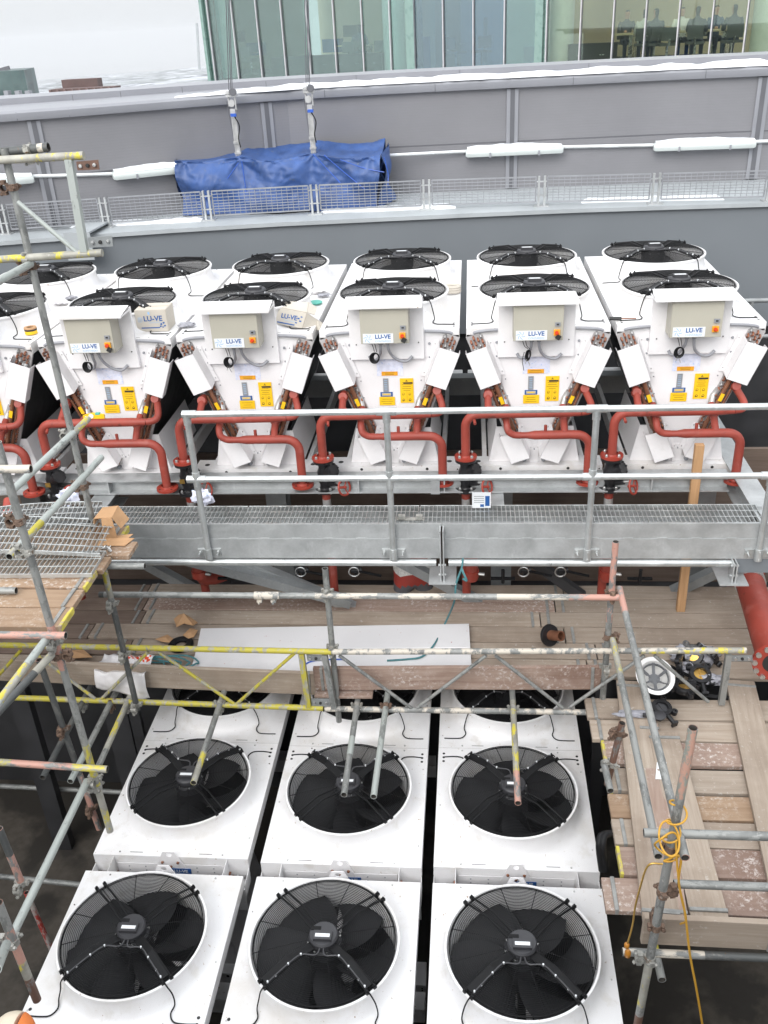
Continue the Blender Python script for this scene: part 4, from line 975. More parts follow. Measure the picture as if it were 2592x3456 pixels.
for x in (493, 852, 1212, 1648):
    p, s_ = facade(x, 100, 1.1); m = MB(); m.lathe([(.32, zf), (.32, ztop)], (p.x, p.y, 0), 20); m.wobj('column', 'colm', ob_, 40)
for x, d, w in ((560, 3.5, .45), (640, 4.5, .6), (720, 3.2, .5), (975, 2.2, .35), (1050, 2.2, .35), (1330, 3.8, .7), (1430, 3.8, .7), (1530, 3.8, .7)):
    p, s_ = facade(x, 60, d); m = MB(); m.obox(bpt(s_, d, ztop-.55), bd*w, bn*.12, (0, 0, .04)); m.wobj('ceiling_lamp_and_fill', 'lamp' if x in (975, 1050, 720) else 'fill_panel', ob_, 0)  # white panels enlarged to brighten the office, warm ones are its lamps
for x, y0, y1, d, mi in ((522, 40, 122, 4.5, 'capd'), (700, 85, 112, 5, 'blue'), (745, 55, 78, 5, 'darkint'), (665, 125, 165, 5.5, 'grey'), (905, 80, 150, 2.6, 'blue'), (1010, 40, 150, 2.9, 'inwallb'), (1135, 100, 150, 2.4, 'blue')):
    a, s_ = facade(x, y0, d); c, s2 = facade(x+38, y1, d); m = MB(); m.obox(bpt((s_+s2)/2, d, (a.z+max(c.z, zf))/2), bd*abs(s2-s_)/2, bn*.15, (0, 0, (a.z-max(c.z, zf))/2)); m.wobj('cabinet', mi, ob_, 0)
# dark reflection blocks, then furniture and people of the meeting room
def cab(x0_, x1_, h, d, lb):
    a, s0_ = facade(x0_, 100, d); c, s1_ = facade(x1_, 100, d); m = MB(); n = max(2, int((s1_-s0_)/.5))
    m.obox(bpt((s0_+s1_)/2, d, zf+h/2), bd*(s1_-s0_)/2, bn*.2, (0, 0, h/2)); m.obox(bpt((s0_+s1_)/2, d, zf+h+.012), bd*((s1_-s0_)/2+.02), bn*.22, (0, 0, .012))
    for k in range(n): m.obox(bpt(s0_+(s1_-s0_)*(k+.5)/n, d-.206, zf+h*.55), bd*.06, bn*.006, (0, 0, .012), 1)
    tag(m.obj('dark_reflection_block', ['darkint', 'chrome']), lb, 'cabinet')
cab(590, 830, .52, 1.0, 'long dark block standing for the reflection in the left half of the office glass'); cab(1232, 1330, .55, .9, 'short dark block standing for the reflection in the right half of the office glass')  # dark blocks added for the dark reflection low in the glass
def chair_parts():
    m = MB(); m.box((-.23, -.22, .44), (.23, .22, .50)); 
    bk = MB(); bk.box((-.20, .22, .56), (.20, .25, .86))
    l = MB(); l.cyl((0, 0, .10), (0, 0, .44), .03, 8)
    for k in range(5): a = k*2*PI/5; l.beam((0, 0, .09), (.30*math.cos(a), .30*math.sin(a), .05), .03, .03); 
    for s in (-1, 1): l.beam((s*.25, -.1, .68), (s*.25, .15, .68), .03, .025); l.beam((s*.25, .05, .46), (s*.25, .05, .68), .02, .02)
    l.beam((0, .22, .45), (0, .25, .6), .05, .02)
    return m.mesh('seat', 'chair'), bk.mesh('backrest', 'chair'), l.mesh('chair_base', 'chrome')
CH = chair_parts(); chair0 = None
def put_chair(x, d, rz, lb):
    global chair0
    p, s_ = facade(x, 110, d); loc = bpt(s_, d, zf)
    if chair0 is None:
        chair0 = thing('office_chair', lb, 'chair', loc, 'office chairs behind the glass', rz)
        for n_, me in zip(('seat', 'backrest', 'chair_base'), CH): part(n_, me, chair0)
        o = chair0
    else:
        o = copy_tree(chair0); o.location = loc; o.rotation_euler = (0, 0, rz); o['label'] = lb
    return o
m = MB(); a, s0_ = facade(1330, 100, 2.6); c, s1_ = facade(1610, 100, 2.6)
m.obox(bpt((s0_+s1_)/2, 2.6, zf+.72), bd*(s1_-s0_)/2, bn*.55, (0, 0, .02)); 
for s_ in (s0_+.5, s1_-.5): m.obox(bpt(s_, 2.6, zf+.35), bd*.05, bn*.4, (0, 0, .35), 1)
tag(m.obj('meeting_table', ['inwall', 'chrome']), 'long pale meeting table with people round it, at the right end of the office', 'table')
m = MB(); a, s0_ = facade(740, 100, 3.4); c, s1_ = facade(815, 100, 3.4)
m.obox(bpt((s0_+s1_)/2, 3.4, zf+.72), bd*(s1_-s0_)/2, bn*.5, (0, 0, .02)); m.obox(bpt((s0_+s1_)/2, 3.4, zf+.35), bd*.3, bn*.3, (0, 0, .35), 1); tag(m.obj('desk', ['inwall', 'chrome']), 'small pale desk in the left half of the office, where one person bends forward', 'table')
def figure(name, joints, edges, radii, matf, sub=1):
    """continuous skinned body: joints -> skin -> mesh, materials by place"""
    me = bpy.data.meshes.new(name); me.from_pydata([Vector(j) for j in joints], edges, []); ob = bpy.data.objects.new(name, me); COL.objects.link(ob)
    sk = ob.modifiers.new('skin', 'SKIN'); sk.use_smooth_shade = True
    for v_, r in zip(me.skin_vertices[0].data, radii): v_.radius = r if isinstance(r, tuple) else (r, r); v_.use_root = False
    me.skin_vertices[0].data[0].use_root = True
    ss = ob.modifiers.new('sub', 'SUBSURF'); ss.levels = sub; ss.render_levels = sub
    dg = bpy.context.evaluated_depsgraph_get(); out = bpy.data.meshes.new_from_object(ob.evaluated_get(dg)); bpy.data.objects.remove(ob); bpy.data.meshes.remove(me)
    mats = ['skin', 'cl_grey', 'cl_blue', 'hair', 'cl_red', 'reflect', 'cl_white']
    out.materials.clear()
    for k in mats: out.materials.append(M[k])
    for p in out.polygons: p.material_index = mats.index(matf(p.center)); p.use_smooth = True
    out.name = name; return out
SJ = [(0, 0, .50), (0, .02, .68), (0, .02, .92), (0, 0, 1.04), (0, -.02, 1.12), (0, -.03, 1.22), (0, -.03, 1.31),
      (.17, .0, .98), (.24, -.10, .74), (.14, -.33, .76), (.10, -.42, .77), (-.17, .0, .98), (-.24, -.10, .74), (-.14, -.33, .76), (-.10, -.42, .77),
      (.10, -.02, .50), (.12, -.42, .50), (.12, -.42, .10), (.12, -.54, .05), (-.10, -.02, .50), (-.12, -.42, .50), (-.12, -.42, .10), (-.12, -.54, .05)]
SE = [(0, 1), (1, 2), (2, 3), (3, 4), (4, 5), (5, 6), (2, 7), (7, 8), (8, 9), (9, 10), (2, 11), (11, 12), (12, 13), (13, 14), (0, 15), (15, 16), (16, 17), (17, 18), (0, 19), (19, 20), (20, 21), (21, 22)]
SR = [(.16, .12), (.15, .11), (.17, .11), .06, .06, (.085, .10), (.07, .08), .07, .055, .042, .04, .07, .055, .042, .04, .09, .07, .05, .045, .09, .07, .05, .045]
def sm(cloth):
    def f(c):
        if c.z > 1.08: return 'hair' if (c.z > 1.26 or c.y > .02) else 'skin'
        if c.y < -.36 and c.z > .68: return 'skin'
        if c.z < .60 and not (c.z > .52 and abs(c.y) < .1): return 'cl_blue'
        return cloth
    return f
BOD = {k: figure('seated_body', SJ, SE, SR, sm(k)) for k in ('cl_grey', 'cl_white', 'cl_blue')}
def person(x, d, rz, cloth, lb):
    p, s_ = facade(x, 110, d); o = bpy.data.objects.new('person', BOD[cloth]); COL.objects.link(o); o.location = bpt(s_, d, zf); o.rotation_euler = (0, 0, rz)
    tag(o, lb, 'person', 'people seated behind the office glass')
for i, (x, d, r, cl, lb) in enumerate(((1350, 3.55, .1, 'cl_grey', 'person in grey facing out, leftmost at the far side of the table'), (1388, 1.75, PI-.2, 'cl_white', 'person in a white top seen from behind at the left end of the table'), (1412, 1.6, PI+.2, 'cl_grey', 'person in dark grey seen from behind, just left of the bright white shirt'),
        (1466, 3.5, 0, 'cl_white', 'person in a bright white shirt facing out across the table'), (1500, 1.75, PI-.3, 'cl_grey', 'person in dark grey seen from behind, right of the bright white shirt'), (1538, 3.5, .2, 'cl_blue', 'person in a dark blue top facing out across the table'), (1578, 1.7, PI, 'cl_grey', 'person in a grey suit, rightmost at the near side of the table'), (778, 2.75, PI, 'cl_blue', 'person in a dark top at the small desk in the left office'))):
    person(x, d, r, cl, lb)
    put_chair(x, d+(.06 if r < 1.5 else -.06), r, 'office chair under the '+lb.replace(' at the small desk in the left office', ' at the small desk').split(' seen')[0].split(',')[0]+(' left of the white shirt' if 'just left' in lb else ' right of the white shirt' if 'from behind, right' in lb else ''))
for x, d, r, lb in ((540, 1.3, 2.6, 'office chair standing alone near the left corner of the office glass'), (985, 1.2, 2.4, 'left one of two office chairs behind the glass tinted for its blue reflection'), (1040, 1.2, 3.5, 'right one of two office chairs behind the glass tinted for its blue reflection'), (1440, 1.1, PI, 'empty office chair closest to the glass in front of the meeting table'), (760, 1.5, 2.8, 'empty office chair left of the small desk'), (822, 1.5, 3.3, 'empty office chair right of the small desk')):
    put_chair(x, d, r, lb)
# ------------------------------------------------------------------ far away
tw = thing('glass_tower', 'distant greenish glass tower block at the left edge', 'building', A(30, 230, Y=170))
a, c = A(-60, 162, Y=170), A(51, 151, Y=172); e = A(74, 148, Y=185)
m = MB(); m.prism([(a.x, a.y, -60), (c.x, c.y, -60), (e.x, e.y, -60), (a.x, e.y, -60)], (0, 0, c.z+60)); m.wobj('facade', 'tower', tw, 0)
for x in (12, 72*.5, 58):
    p = A(x, 175, Y=169.5); m = MB(); m.box((p.x-.4, 168.6, -60), (p.x+.4, 169.8, p.z-1.5)); m.wobj('pilaster', 'cap', tw, 0)
m = MB(); p = A(0, 152, Y=175); q = A(20, 146, Y=175); m.beam((p.x-12, 175, p.z-2.2), (q.x, 175, q.z), .5, .6); m.beam((p.x-6, 175, c.z), (p.x-6, 175, p.z-.4), .5, .5); m.wobj('roof_crane', 'capd', tw, 0)
br = thing('brick_block', 'distant brown brick block with stepped flat roof', 'building', A(180, 205, Y=140))
def far_box(x0_, y0_, x1_, y1_, Y, dep, name, mi, par):
    a, c = A(x0_, y0_, Y=Y), A(x1_, y1_, Y=Y); m = MB(); m.box((a.x, Y, -60), (c.x, Y+dep, (a.z+c.z)/2)); return m.wobj(name, mi, par, 0)
far_box(105, 195, 245, 186, 140, 3, 'lower_storey', 'brick', br); far_box(132, 173, 209, 169, 144, 2, 'upper_storey', 'brick', br)
m = MB()
for k in range(9):
    p = A(110+k*16, 205, Y=139.9); m.box((p.x-.12, 139.7, -60), (p.x+.12, 139.95, A(110+k*16, 194.5-k*.9, Y=139.9).z))
m.wobj('pier', 'brickl', br, 0)
m = MB(); p = A(436, 190, Y=150); q = A(425, 50, Y=150); m.beam((p.x, 150, -60), (p.x, 150, A(434, 150, Y=150).z), .7, .7); m.beam((p.x, 150, A(434, 150, Y=150).z), (q.x, 150, q.z), .22, .3); tag(m.obj('tower_crane', 'ledge'), 'thin distant crane jib beside the corner of the office building', 'crane')
m = MB(); NX, NY = 90, 70
ridge = [(-1500, A(-100, 205, Y=3200).z), (A(100, 190, Y=3200).x, A(100, 187, Y=3200).z), (A(250, 168, Y=3200).x, A(250, 168, Y=3200).z), (A(440, 150, Y=3200).x, A(440, 150, Y=3200).z), (A(700, 140, Y=3200).x, A(700, 140, Y=3200).z), (3000, A(700, 140, Y=3200).z)]
def rz_(x):
    for i in range(len(ridge)-1):
        if ridge[i][0] <= x <= ridge[i+1][0]: t_ = (x-ridge[i][0])/(ridge[i+1][0]-ridge[i][0]); return ridge[i][1]*(1-t_)+ridge[i+1][1]*t_
    return ridge[0][1] if x < ridge[0][0] else ridge[-1][1]
for j in range(NY+1):
    Y = -1500+(j/NY)**1.6*9500
    for i in range(NX+1):
        x = (-1+2*i/NX)*(600+max(Y, 0)*.85)
        if Y < 3200: t_ = max(0, (Y-700)/2500); z = -60+(rz_(x*3200/max(Y, 1))+60)*t_**1.6
        else: z = rz_(x*3200/Y)-(Y-3200)*.03
        m.v.append(Vector((x, Y, z+noise.noise(Vector((x, Y, 0))*.004)*min(14, Y*.006))))
for j in range(NY):
    for i in range(NX): k = j*(NX+1)+i; m.f.append([k, k+1, k+NX+2, k+NX+1]); m.mi.append(0)
struct(m.obj('terrain', 'city', smooth=180, loc=(0, 0, 0)))
# ------------------------------------------------------------------ floors of the plant deck
YH = 6.30
zg_ = A(950, 1132, Y=YH).z; z2 = A(950, 1165, Y=YH).z; z3 = A(950, 1205, Y=YH).z
m = MB(); m.box((-9, -3, -7.45), (6, 7.3, -7.3)); struct(m.obj('plant_floor', 'floor', smooth=0))
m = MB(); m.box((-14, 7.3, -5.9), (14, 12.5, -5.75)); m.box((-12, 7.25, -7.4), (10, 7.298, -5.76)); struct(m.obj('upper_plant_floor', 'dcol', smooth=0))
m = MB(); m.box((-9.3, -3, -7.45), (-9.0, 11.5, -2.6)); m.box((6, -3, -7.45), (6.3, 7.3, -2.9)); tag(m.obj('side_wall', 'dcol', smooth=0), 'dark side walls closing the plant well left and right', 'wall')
# ------------------------------------------------------------------ walkway
wk = thing('walkway_beam', 'long galvanised steel channel beam with a kick plate carrying the grating and handrail', 'steel beam', (0, YH, z3))
m = MB(); xa, xj, xe = -7.0, A(955, 1180, Y=YH).x, 3.4
for a, c in ((xa, xj-.008), (xj+.008, xe)): m.box((a, YH, z2+.006), (c, YH+.010, zg_))
m.wobj('kick_plate', 'galv', wk, 20)
m = MB()
for a, c in ((xa, xj-.008), (xj+.008, xe)):
    m.box((a, YH-.006, z3), (c, YH+.006, z2)); m.box((a, YH-.006, z2), (c, YH+.05, z2+.0055)); m.box((a, YH+.006, z3), (c, YH+.07, z3+.01))
    k = a+.1
    while k < c-.1:
        m.box((k, YH-.0062, z2+.006), (k+.075, YH-.001, z2+.013), 1); k += .26
m.wobj('channel', ['galv', 'galvb'], wk, 20)
xr = A(1583, 1215, Y=YH).x
rt = MB(); rt.pipe([(xa, YH-.005, z3-.040), (xj-.05, YH-.005, z3-.040)], .030, 16); rt.pipe([(xj+.05, YH-.005, z3-.040), (xr, YH-.005, z3-.040)], .030, 16); rt.wobj('edge_tube', 'galvb', wk, 50)
for x in (xj, xr):
    m = MB()
    for s in (-.012, .012): m.box((x+s-.005, YH-.09, z3-.17), (x+s+.005, YH+.02, z3-.002 if x == xr else zg_-.02))
    m.box((x-.11, YH-.12, z3-.18), (x+.11, YH+.15, z3-.171))
    for zz in (z3-.03, z3-.12): m.cyl((x-.03, YH-.06, zz), (x+.03, YH-.06, zz), .010, 8)
    m.wobj('bracket', 'galv', wk, 30)
m = MB(); m.box((xr+.02, YH-.0, z3-.13), (xe, YH+.012, z3-.003)); m.wobj('end_plate', 'beamgrey', wk, 0)
YG0, YG1 = YH+.015, YH+.325
def grating(name, x0, x1, label, warp=0, loc=None, rot=None, group=None, n=4, dep=.30):
    m = MB(); L = x1-x0
    def w(x, y, z): return Vector((x, y, z+warp*math.sin(PI*(x/L+.5))*(1+.3*y)))
    k = -L/2
    while k <= L/2:
        m.beam(w(k, 0, -.013), w(k, dep, -.013), .0035, .026); k += .0345
    for j in range(n):
        y = .004+(dep-.008)*j/(n-1); N = max(8, int(L/.06)) if (warp or L < 3) else int(L/.017)
        pts = [w(-L/2+L*i/N, y, -.003) for i in range(N+1)]
        for i in range(N): m.beam(pts[i], pts[i+1], .007, .007 if i % 2 else .004)
    for y in (0, dep): 
        for i in range(10): m.beam(w(-L/2+L*i/10, y, -.014), w(-L/2+L*(i+1)/10, y, -.014), .004, .03)
    o = m.obj(name, 'galvb', smooth=0, loc=(0, 0, 0)); o.location = loc
    if rot: o.rotation_euler = rot
    tag(o, label, 'grating', group); return o
xg = [-7.0, -4.0, -1.85, -.42, .95, 2.25]
gl = ['grating panel of the walkway behind the left scaffold tower, cut off by the left edge', 'grating panel of the walkway behind the torn cardboard box', 'grating panel of the walkway between the first and second handrail posts', 'grating panel of the walkway carrying the small white delivery label', 'rightmost grating panel of the walkway']
for i in range(5): grating('walkway_grating', xg[i]+.006, xg[i+1]-.006, gl[i], 0, ((xg[i]+xg[i+1])/2, YG0, zg_), None, 'grating panels of the walkway')
m = MB(); m.box((-7, YG1+.01, zg_-.16), (2.3, YG1+.02, zg_-.03)); m.box((-7, YG1-.03, zg_-.17), (2.3, YG1+.06, zg_-.16)); tag(m.obj('support_channel', 'galv', smooth=0), 'galvanised channel carrying the far side of the walkway grating', 'steel beam')
x = -5.5; k = 0
m = MB()
# handrail -----------------------------------------------------------
zt_ = A(838, 884, Y=YH).z; zm_ = A(840, 1027, Y=YH).z; zb_ = A(850, 1192, Y=YH).z
px_ = [A(452, 1180, Y=YH).x, A(850, 1180, Y=YH).x, A(1268, 1180, Y=YH).x, A(1637, 1180, Y=YH).x, 3.8]
hr = thing('handrail', 'galvanised tubular handrail with two rails and clamp fittings along the walkway', 'handrail', (px_[1], YH-.05, zb_))
YR = YH-.045
x0h = A(392, 892, Y=YR).x
for z, nm in ((zt_, 'top_rail'), (zm_, 'middle_rail')):
    m = MB(); m.pipe([(x0h+.02 if nm == 'top_rail' else x0h+.06, YR, z), (3.9, YR, z)], .0242, 18); m.wobj(nm, 'galvb', hr, 50)
for i, x in enumerate(px_):
    m = MB(); m.pipe([(x, YR, zb_+.02), (x, YR, zt_)], .0242, 18)
    m.wobj('post', 'galvb', hr, 50)
    m = MB()
    m.pipe([(x, YR, zb_-.045), (x, YR, zb_+.055)], .0305, 16); m.obox((x, YH-.012, zb_+.0), (.095, 0, 0), (0, .006, 0), (0, 0, .032))
    for s in (-1, 1):
        m.cyl((x+s*.075, YH-.02, zb_+.005), (x+s*.075, YH-.075, zb_+.005), .007, 8); m.lathe([(.015, 0), (.015, .012)], (x+s*.075, YH-.02, zb_+.005), 6, 0, M4=Matrix.Rotation(PI/2, 4, 'X'))
    for zz in (zb_-.03, zb_+.035): m.cyl((x, YR-.02, zz), (x, YR-.036, zz), .008, 8)
    m.wobj('base_flange', 'galvb', hr, 40)
    for z in (zt_, zm_):
        m = MB(); m.pipe([(x-.075 if i or z == zm_ else x-.03, YR, z), (x+.075, YR, z)], .0300, 16)
        m.pipe([(x, YR, z-.085), (x, YR, z-.01 if z == zt_ else z+.06)], .0298, 16); m.cyl((x, YR-.02, z-.055), (x, YR-.034, z-.055), .008, 8); m.cyl((x+.055, YR, z), (x+.055, YR-.034, z), .007, 8)
        m.wobj('clamp', 'galvb', hr, 45)
m = MB(); r1_ = A(1602, 650, Y=10.6); r2_ = A(1640, 681, Y=10.6)
rr = thing('side_handrail', 'short galvanised handrail behind the right side of the end cooler', 'handrail', (3.0, 8.2, -4))
for z in (r1_.z, r2_.z-.25): m.pipe([(r1_.x-.1, 10.6, z), (5.5, 10.6, z)], .026, 12)
m.wobj('rail', 'galvd', rr, 50)
for xx in (r1_.x+.12, r1_.x+1.4): q = MB(); q.pipe([(xx, 10.6, -3.9), (xx, 10.6, r1_.z)], .0242, 12); q.wobj('post', 'galvd', rr, 50)
# steelwork below the coolers ---------------------------------------------
yb = 7.22
zf1 = A(700, 1036, Y=yb).z; zf2 = A(700, 1071, Y=yb-.05).z
m = MB()
m.box((-7, yb-.01, zf1-.012), (2.2, yb+.16, zf1)); m.box((-7, yb+.07, zf2+.012), (2.2, yb+.08, zf1-.012)); m.box((-7, yb-.01, zf2), (2.2, yb+.16, zf2+.012))
for x in (-5.2, -3.3, -1.0, A(960, 1055, Y=yb).x, 1.55): m.box((x-.006, yb-.005, zf2+.012), (x+.006, yb+.07, zf1-.012))
for x in (A(955, 1055, Y=yb).x-.06,): m.box((x-.04, yb-.012, zf2-.01), (x+.04, yb+.068, zf1-.013))
tag(m.obj('support_beam', 'galv', smooth=0), 'galvanised steel beam running under the fronts of the back row of coolers', 'steel beam')
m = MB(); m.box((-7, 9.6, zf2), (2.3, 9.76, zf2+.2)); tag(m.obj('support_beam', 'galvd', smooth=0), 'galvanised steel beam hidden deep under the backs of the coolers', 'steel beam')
for i, (x, lb) in enumerate(((-3.35, 'galvanised cross beam under the cooler with the level'), (.18, 'galvanised cross beam under the middle of the back row'), (2.32, 'galvanised end beam at the right side of the back row of coolers'))):
    m = MB(); y0 = 6.66 if i < 2 else 6.4; y1 = 7.5
    m.box((x-.10, y0, zf2-.02), (x+.10, y1, zf2-.008)); m.box((x-.005, y0, zf2-.17), (x+.005, y1, zf2-.02)); m.box((x-.10, y0, zf2-.18), (x+.10, y1, zf2-.17))
    if i == 2:
        m = MB(); m.box((x-.09, 6.4, zf1-.22), (x+.09, 11, zf1-.208)); m.box((x-.005, 6.4, zf1-.208), (x+.005, 11, zf1-.012)); m.box((x-.09, 6.4, zf1-.012), (x+.09, 11, zf1))
    tag(m.obj('cross_beam', 'galv', smooth=0), lb, 'steel beam')
for i, ((a, c), mi) in enumerate((( ((640, 1270), (470, 1225)), 'galvd'), (((560, 1228), (690, 1282)), 'galv'), (((900, 1230), (1010, 1288)), 'galvd'), (((1180, 1232), (1260, 1290)), 'dcol'), (((1560, 1228), (1440, 1285)), 'galvd'), (((330, 1225), (430, 1280)), 'galvd'))):
    Yb = 7.15+.1*i; p, q = A(*a, Y=Yb), A(*c, Y=Yb); d = (q-p); m = MB(); m.beam(p-d*.7, q+d*.7, .10, .09)
    tag(m.obj('brace', mi, smooth=0), ('wide dull steel brace under the walkway beside the red pipe bend', 'bright narrow channel brace sloping down to the left scaffold rail', 'steel brace under the middle of the walkway behind the worker', 'dark brace under the right half of the walkway', 'pale brace near the leaning timber batten', 'steel brace under the left end of the walkway')[i], 'steel brace')
for i, (x, y) in enumerate(((-4.4, 7.9), (-1.9, 7.9), (.3, 8.1), (2.2, 8.0))):
    m = MB(); m.box((x-.10, y-.1, -5.75), (x+.10, y-.088, zf2-.18)); m.box((x-.006, y-.088, -5.75), (x+.006, y+.088, zf2-.18)); m.box((x-.10, y+.088, -5.75), (x+.10, y+.1, zf2-.18)); m.box((x-.16, y-.16, -5.75), (x+.16, y+.16, -5.73))
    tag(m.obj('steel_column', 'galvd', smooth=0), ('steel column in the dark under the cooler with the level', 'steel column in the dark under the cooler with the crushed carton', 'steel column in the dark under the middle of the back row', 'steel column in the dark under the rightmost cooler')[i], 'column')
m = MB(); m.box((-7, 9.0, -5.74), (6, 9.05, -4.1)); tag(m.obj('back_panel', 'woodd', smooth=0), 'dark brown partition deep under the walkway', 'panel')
# red pipes hanging under the walkway
for i, (xd, yd) in enumerate(((430, 1235), (1018, 1235), (1312, 1235))):
    p = A(xd, yd, Y=7.2); th = thing('drop_pipe', ('short red pipe bend hanging under the left part of the walkway', 'short red pipe hanging under the walkway beside the teal rope', 'short red pipe hanging under the walkway near the pink topped scaffold standard')[i], 'pipe', p+Vector((0, 0, -.2)), 'red pipes hanging under the walkway')
    m = MB(); m.pipe([p+Vector((0, 0, .35)), p+Vector((0, 0, -.02))]+([p+Vector((.02, .03, -.10)), p+Vector((.1, .12, -.15)), p+Vector((.3, .3, -.16))] if i == 0 else [p+Vector((0, 0, -.08))]), .062, 14, 0); m.wobj('pipe', 'red', th, 50)
    m = MB(); m.lathe([(.062, .02), (.072, .02), (.072, -.05), (.062, -.05)], p, 16); m.cyl(p+Vector((.07, -.02, -.01)), p+Vector((.12, -.03, -.01)), .016, 8, 1); m.wobj('coupling', ['redbr', 'steel'], th, 40)
    m = MB(); h = p+Vector((.18, -.02, -.06)); m.beam(h, h+Vector((.22, 0, .0)), .03, .02); m.pipe([h+Vector((.11, -.01, -.04)), h+Vector((.11, -.01, .1))], .016, 8); m.wobj('lever_valve', 'black', th)
for i, xd in enumerate((655, 770, 1135, 1215)):
    p = A(xd, 1232, Y=7.3); th = thing('lever_valve', ('small black lever valve under the walkway above the left scaffold rail', 'small black lever valve under the walkway left of the worker', 'small black lever valve with a steel ring under the walkway, right of the teal rope', 'small black lever valve under the walkway above the right half of the scaffold rail')[i], 'valve', p, 'lever valves under the walkway')
    m = MB(); m.pipe([p+Vector((0, 0, -.06)), p+Vector((0, 0, .12))], .022, 10); m.pipe([p+Vector((-.05, 0, 0)), p+Vector((.05, 0, 0))], .03, 10); m.wobj('body', 'cast', th)
    m = MB(); m.beam(p+Vector((.03, -.03, .01)), p+Vector((.24, -.05, -.03)), .028, .012); m.wobj('lever', 'black', th)
    m = MB(); m.pipe([p+Vector((-.02+.05*math.cos(a), -.03, .05*math.sin(a))) for a in [2*PI*k/14 for k in range(14)]], .007, 6, closed=True); m.wobj('ring', 'steel', th)
# worker standing in the dark under the walkway
WJ = [(0, 0, .90), (0, -.10, 1.07), (0, -.34, 1.22), (0, -.43, 1.26), (0, -.49, 1.28), (0, -.57, 1.29), (0, -.65, 1.25), (.20, -.33, 1.22), (.26, -.40, .96), (.21, -.54, .80), (.18, -.60, .74), (-.20, -.33, 1.22), (-.26, -.40, .96), (-.21, -.54, .80), (-.18, -.60, .74),
      (.10, 0, .88), (.12, -.03, .48), (.13, .02, .09), (.14, -.15, .04), (-.10, 0, .88), (-.12, -.03, .48), (-.13, .02, .09), (-.14, -.15, .04)]
WR = [(.19, .15), (.18, .14), (.20, .13), .075, .065, (.085, .105), (.08, .09), .085, .07, .05, .045, .085, .07, .05, .045, .115, .085, .065, .06, .115, .085, .065, .06]
def wm(c):
    if c.y < -.46 and c.z > 1.0: return 'hair' if c.z > 1.26 else 'skin'
    if c.y < -.50: return 'skin'
    if c.z < .84: return 'hair' if c.z < .1 else 'cl_grey'
    return 'reflect' if .97 < c.z < 1.06 else 'cl_red'
pw = A(893, 1262, Y=7.55); wo = bpy.data.objects.new('person', figure('standing_body', WJ, SE, WR, wm, 2)); COL.objects.link(wo); wo.location = (pw.x, pw.y, pw.z-.80); wo.rotation_euler = (0, 0, PI+.2)
tag(wo, 'worker in red jacket with pale band and dark trousers bending forward under the walkway', 'person')
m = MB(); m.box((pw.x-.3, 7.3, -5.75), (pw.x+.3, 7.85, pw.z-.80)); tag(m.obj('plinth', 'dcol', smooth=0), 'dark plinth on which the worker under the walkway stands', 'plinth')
# ------------------------------------------------------------------ scaffold tubes
def coupler_mesh(mi):
    m = MB(); 
    m.lathe([(.0245, -.024), (.034, -.024), (.034, .024), (.0245, .024)], (0, 0, 0), 14, 0, capend=False)
    st = len(m.v); m.lathe([(.0245, -.024), (.034, -.024), (.034, .024), (.0245, .024)], (0, 0, 0), 14, 0, capend=False); m.xf(Matrix.Translation((.062, 0, 0)) @ Matrix.Rotation(PI/2, 4, 'X'), st)
    m.box((.026, -.02, -.022), (.036, .02, .022))
    for y in (-1, 1):
        m.obox((-.005, y*.042, 0), (.016, 0, 0), (0, .010, 0), (0, 0, .020)); m.cyl((-.04, y*.045, 0), (.02, y*.045, 0), .007, 6); m.lathe([(.014, 0), (.014, .012)], (-.034, y*.045, 0), 6, 0, M4=Matrix.Rotation(PI/2, 4, 'Y'))
        m.obox((.065, 0, y*.042), (.016, 0, 0), (0, .020, 0), (0, 0, .010)); m.cyl((.045, 0, y*.045), (.105, 0, y*.045), .007, 6); m.lathe([(.014, 0), (.014, .012)], (.088, 0, y*.045), 6, 0, M4=Matrix.Rotation(PI/2, 4, 'Y'))
    return m.mesh('coupler', mi, 40)
CPL = {'rust': coupler_mesh('rust'), 'clamp': coupler_mesh('clamp')}
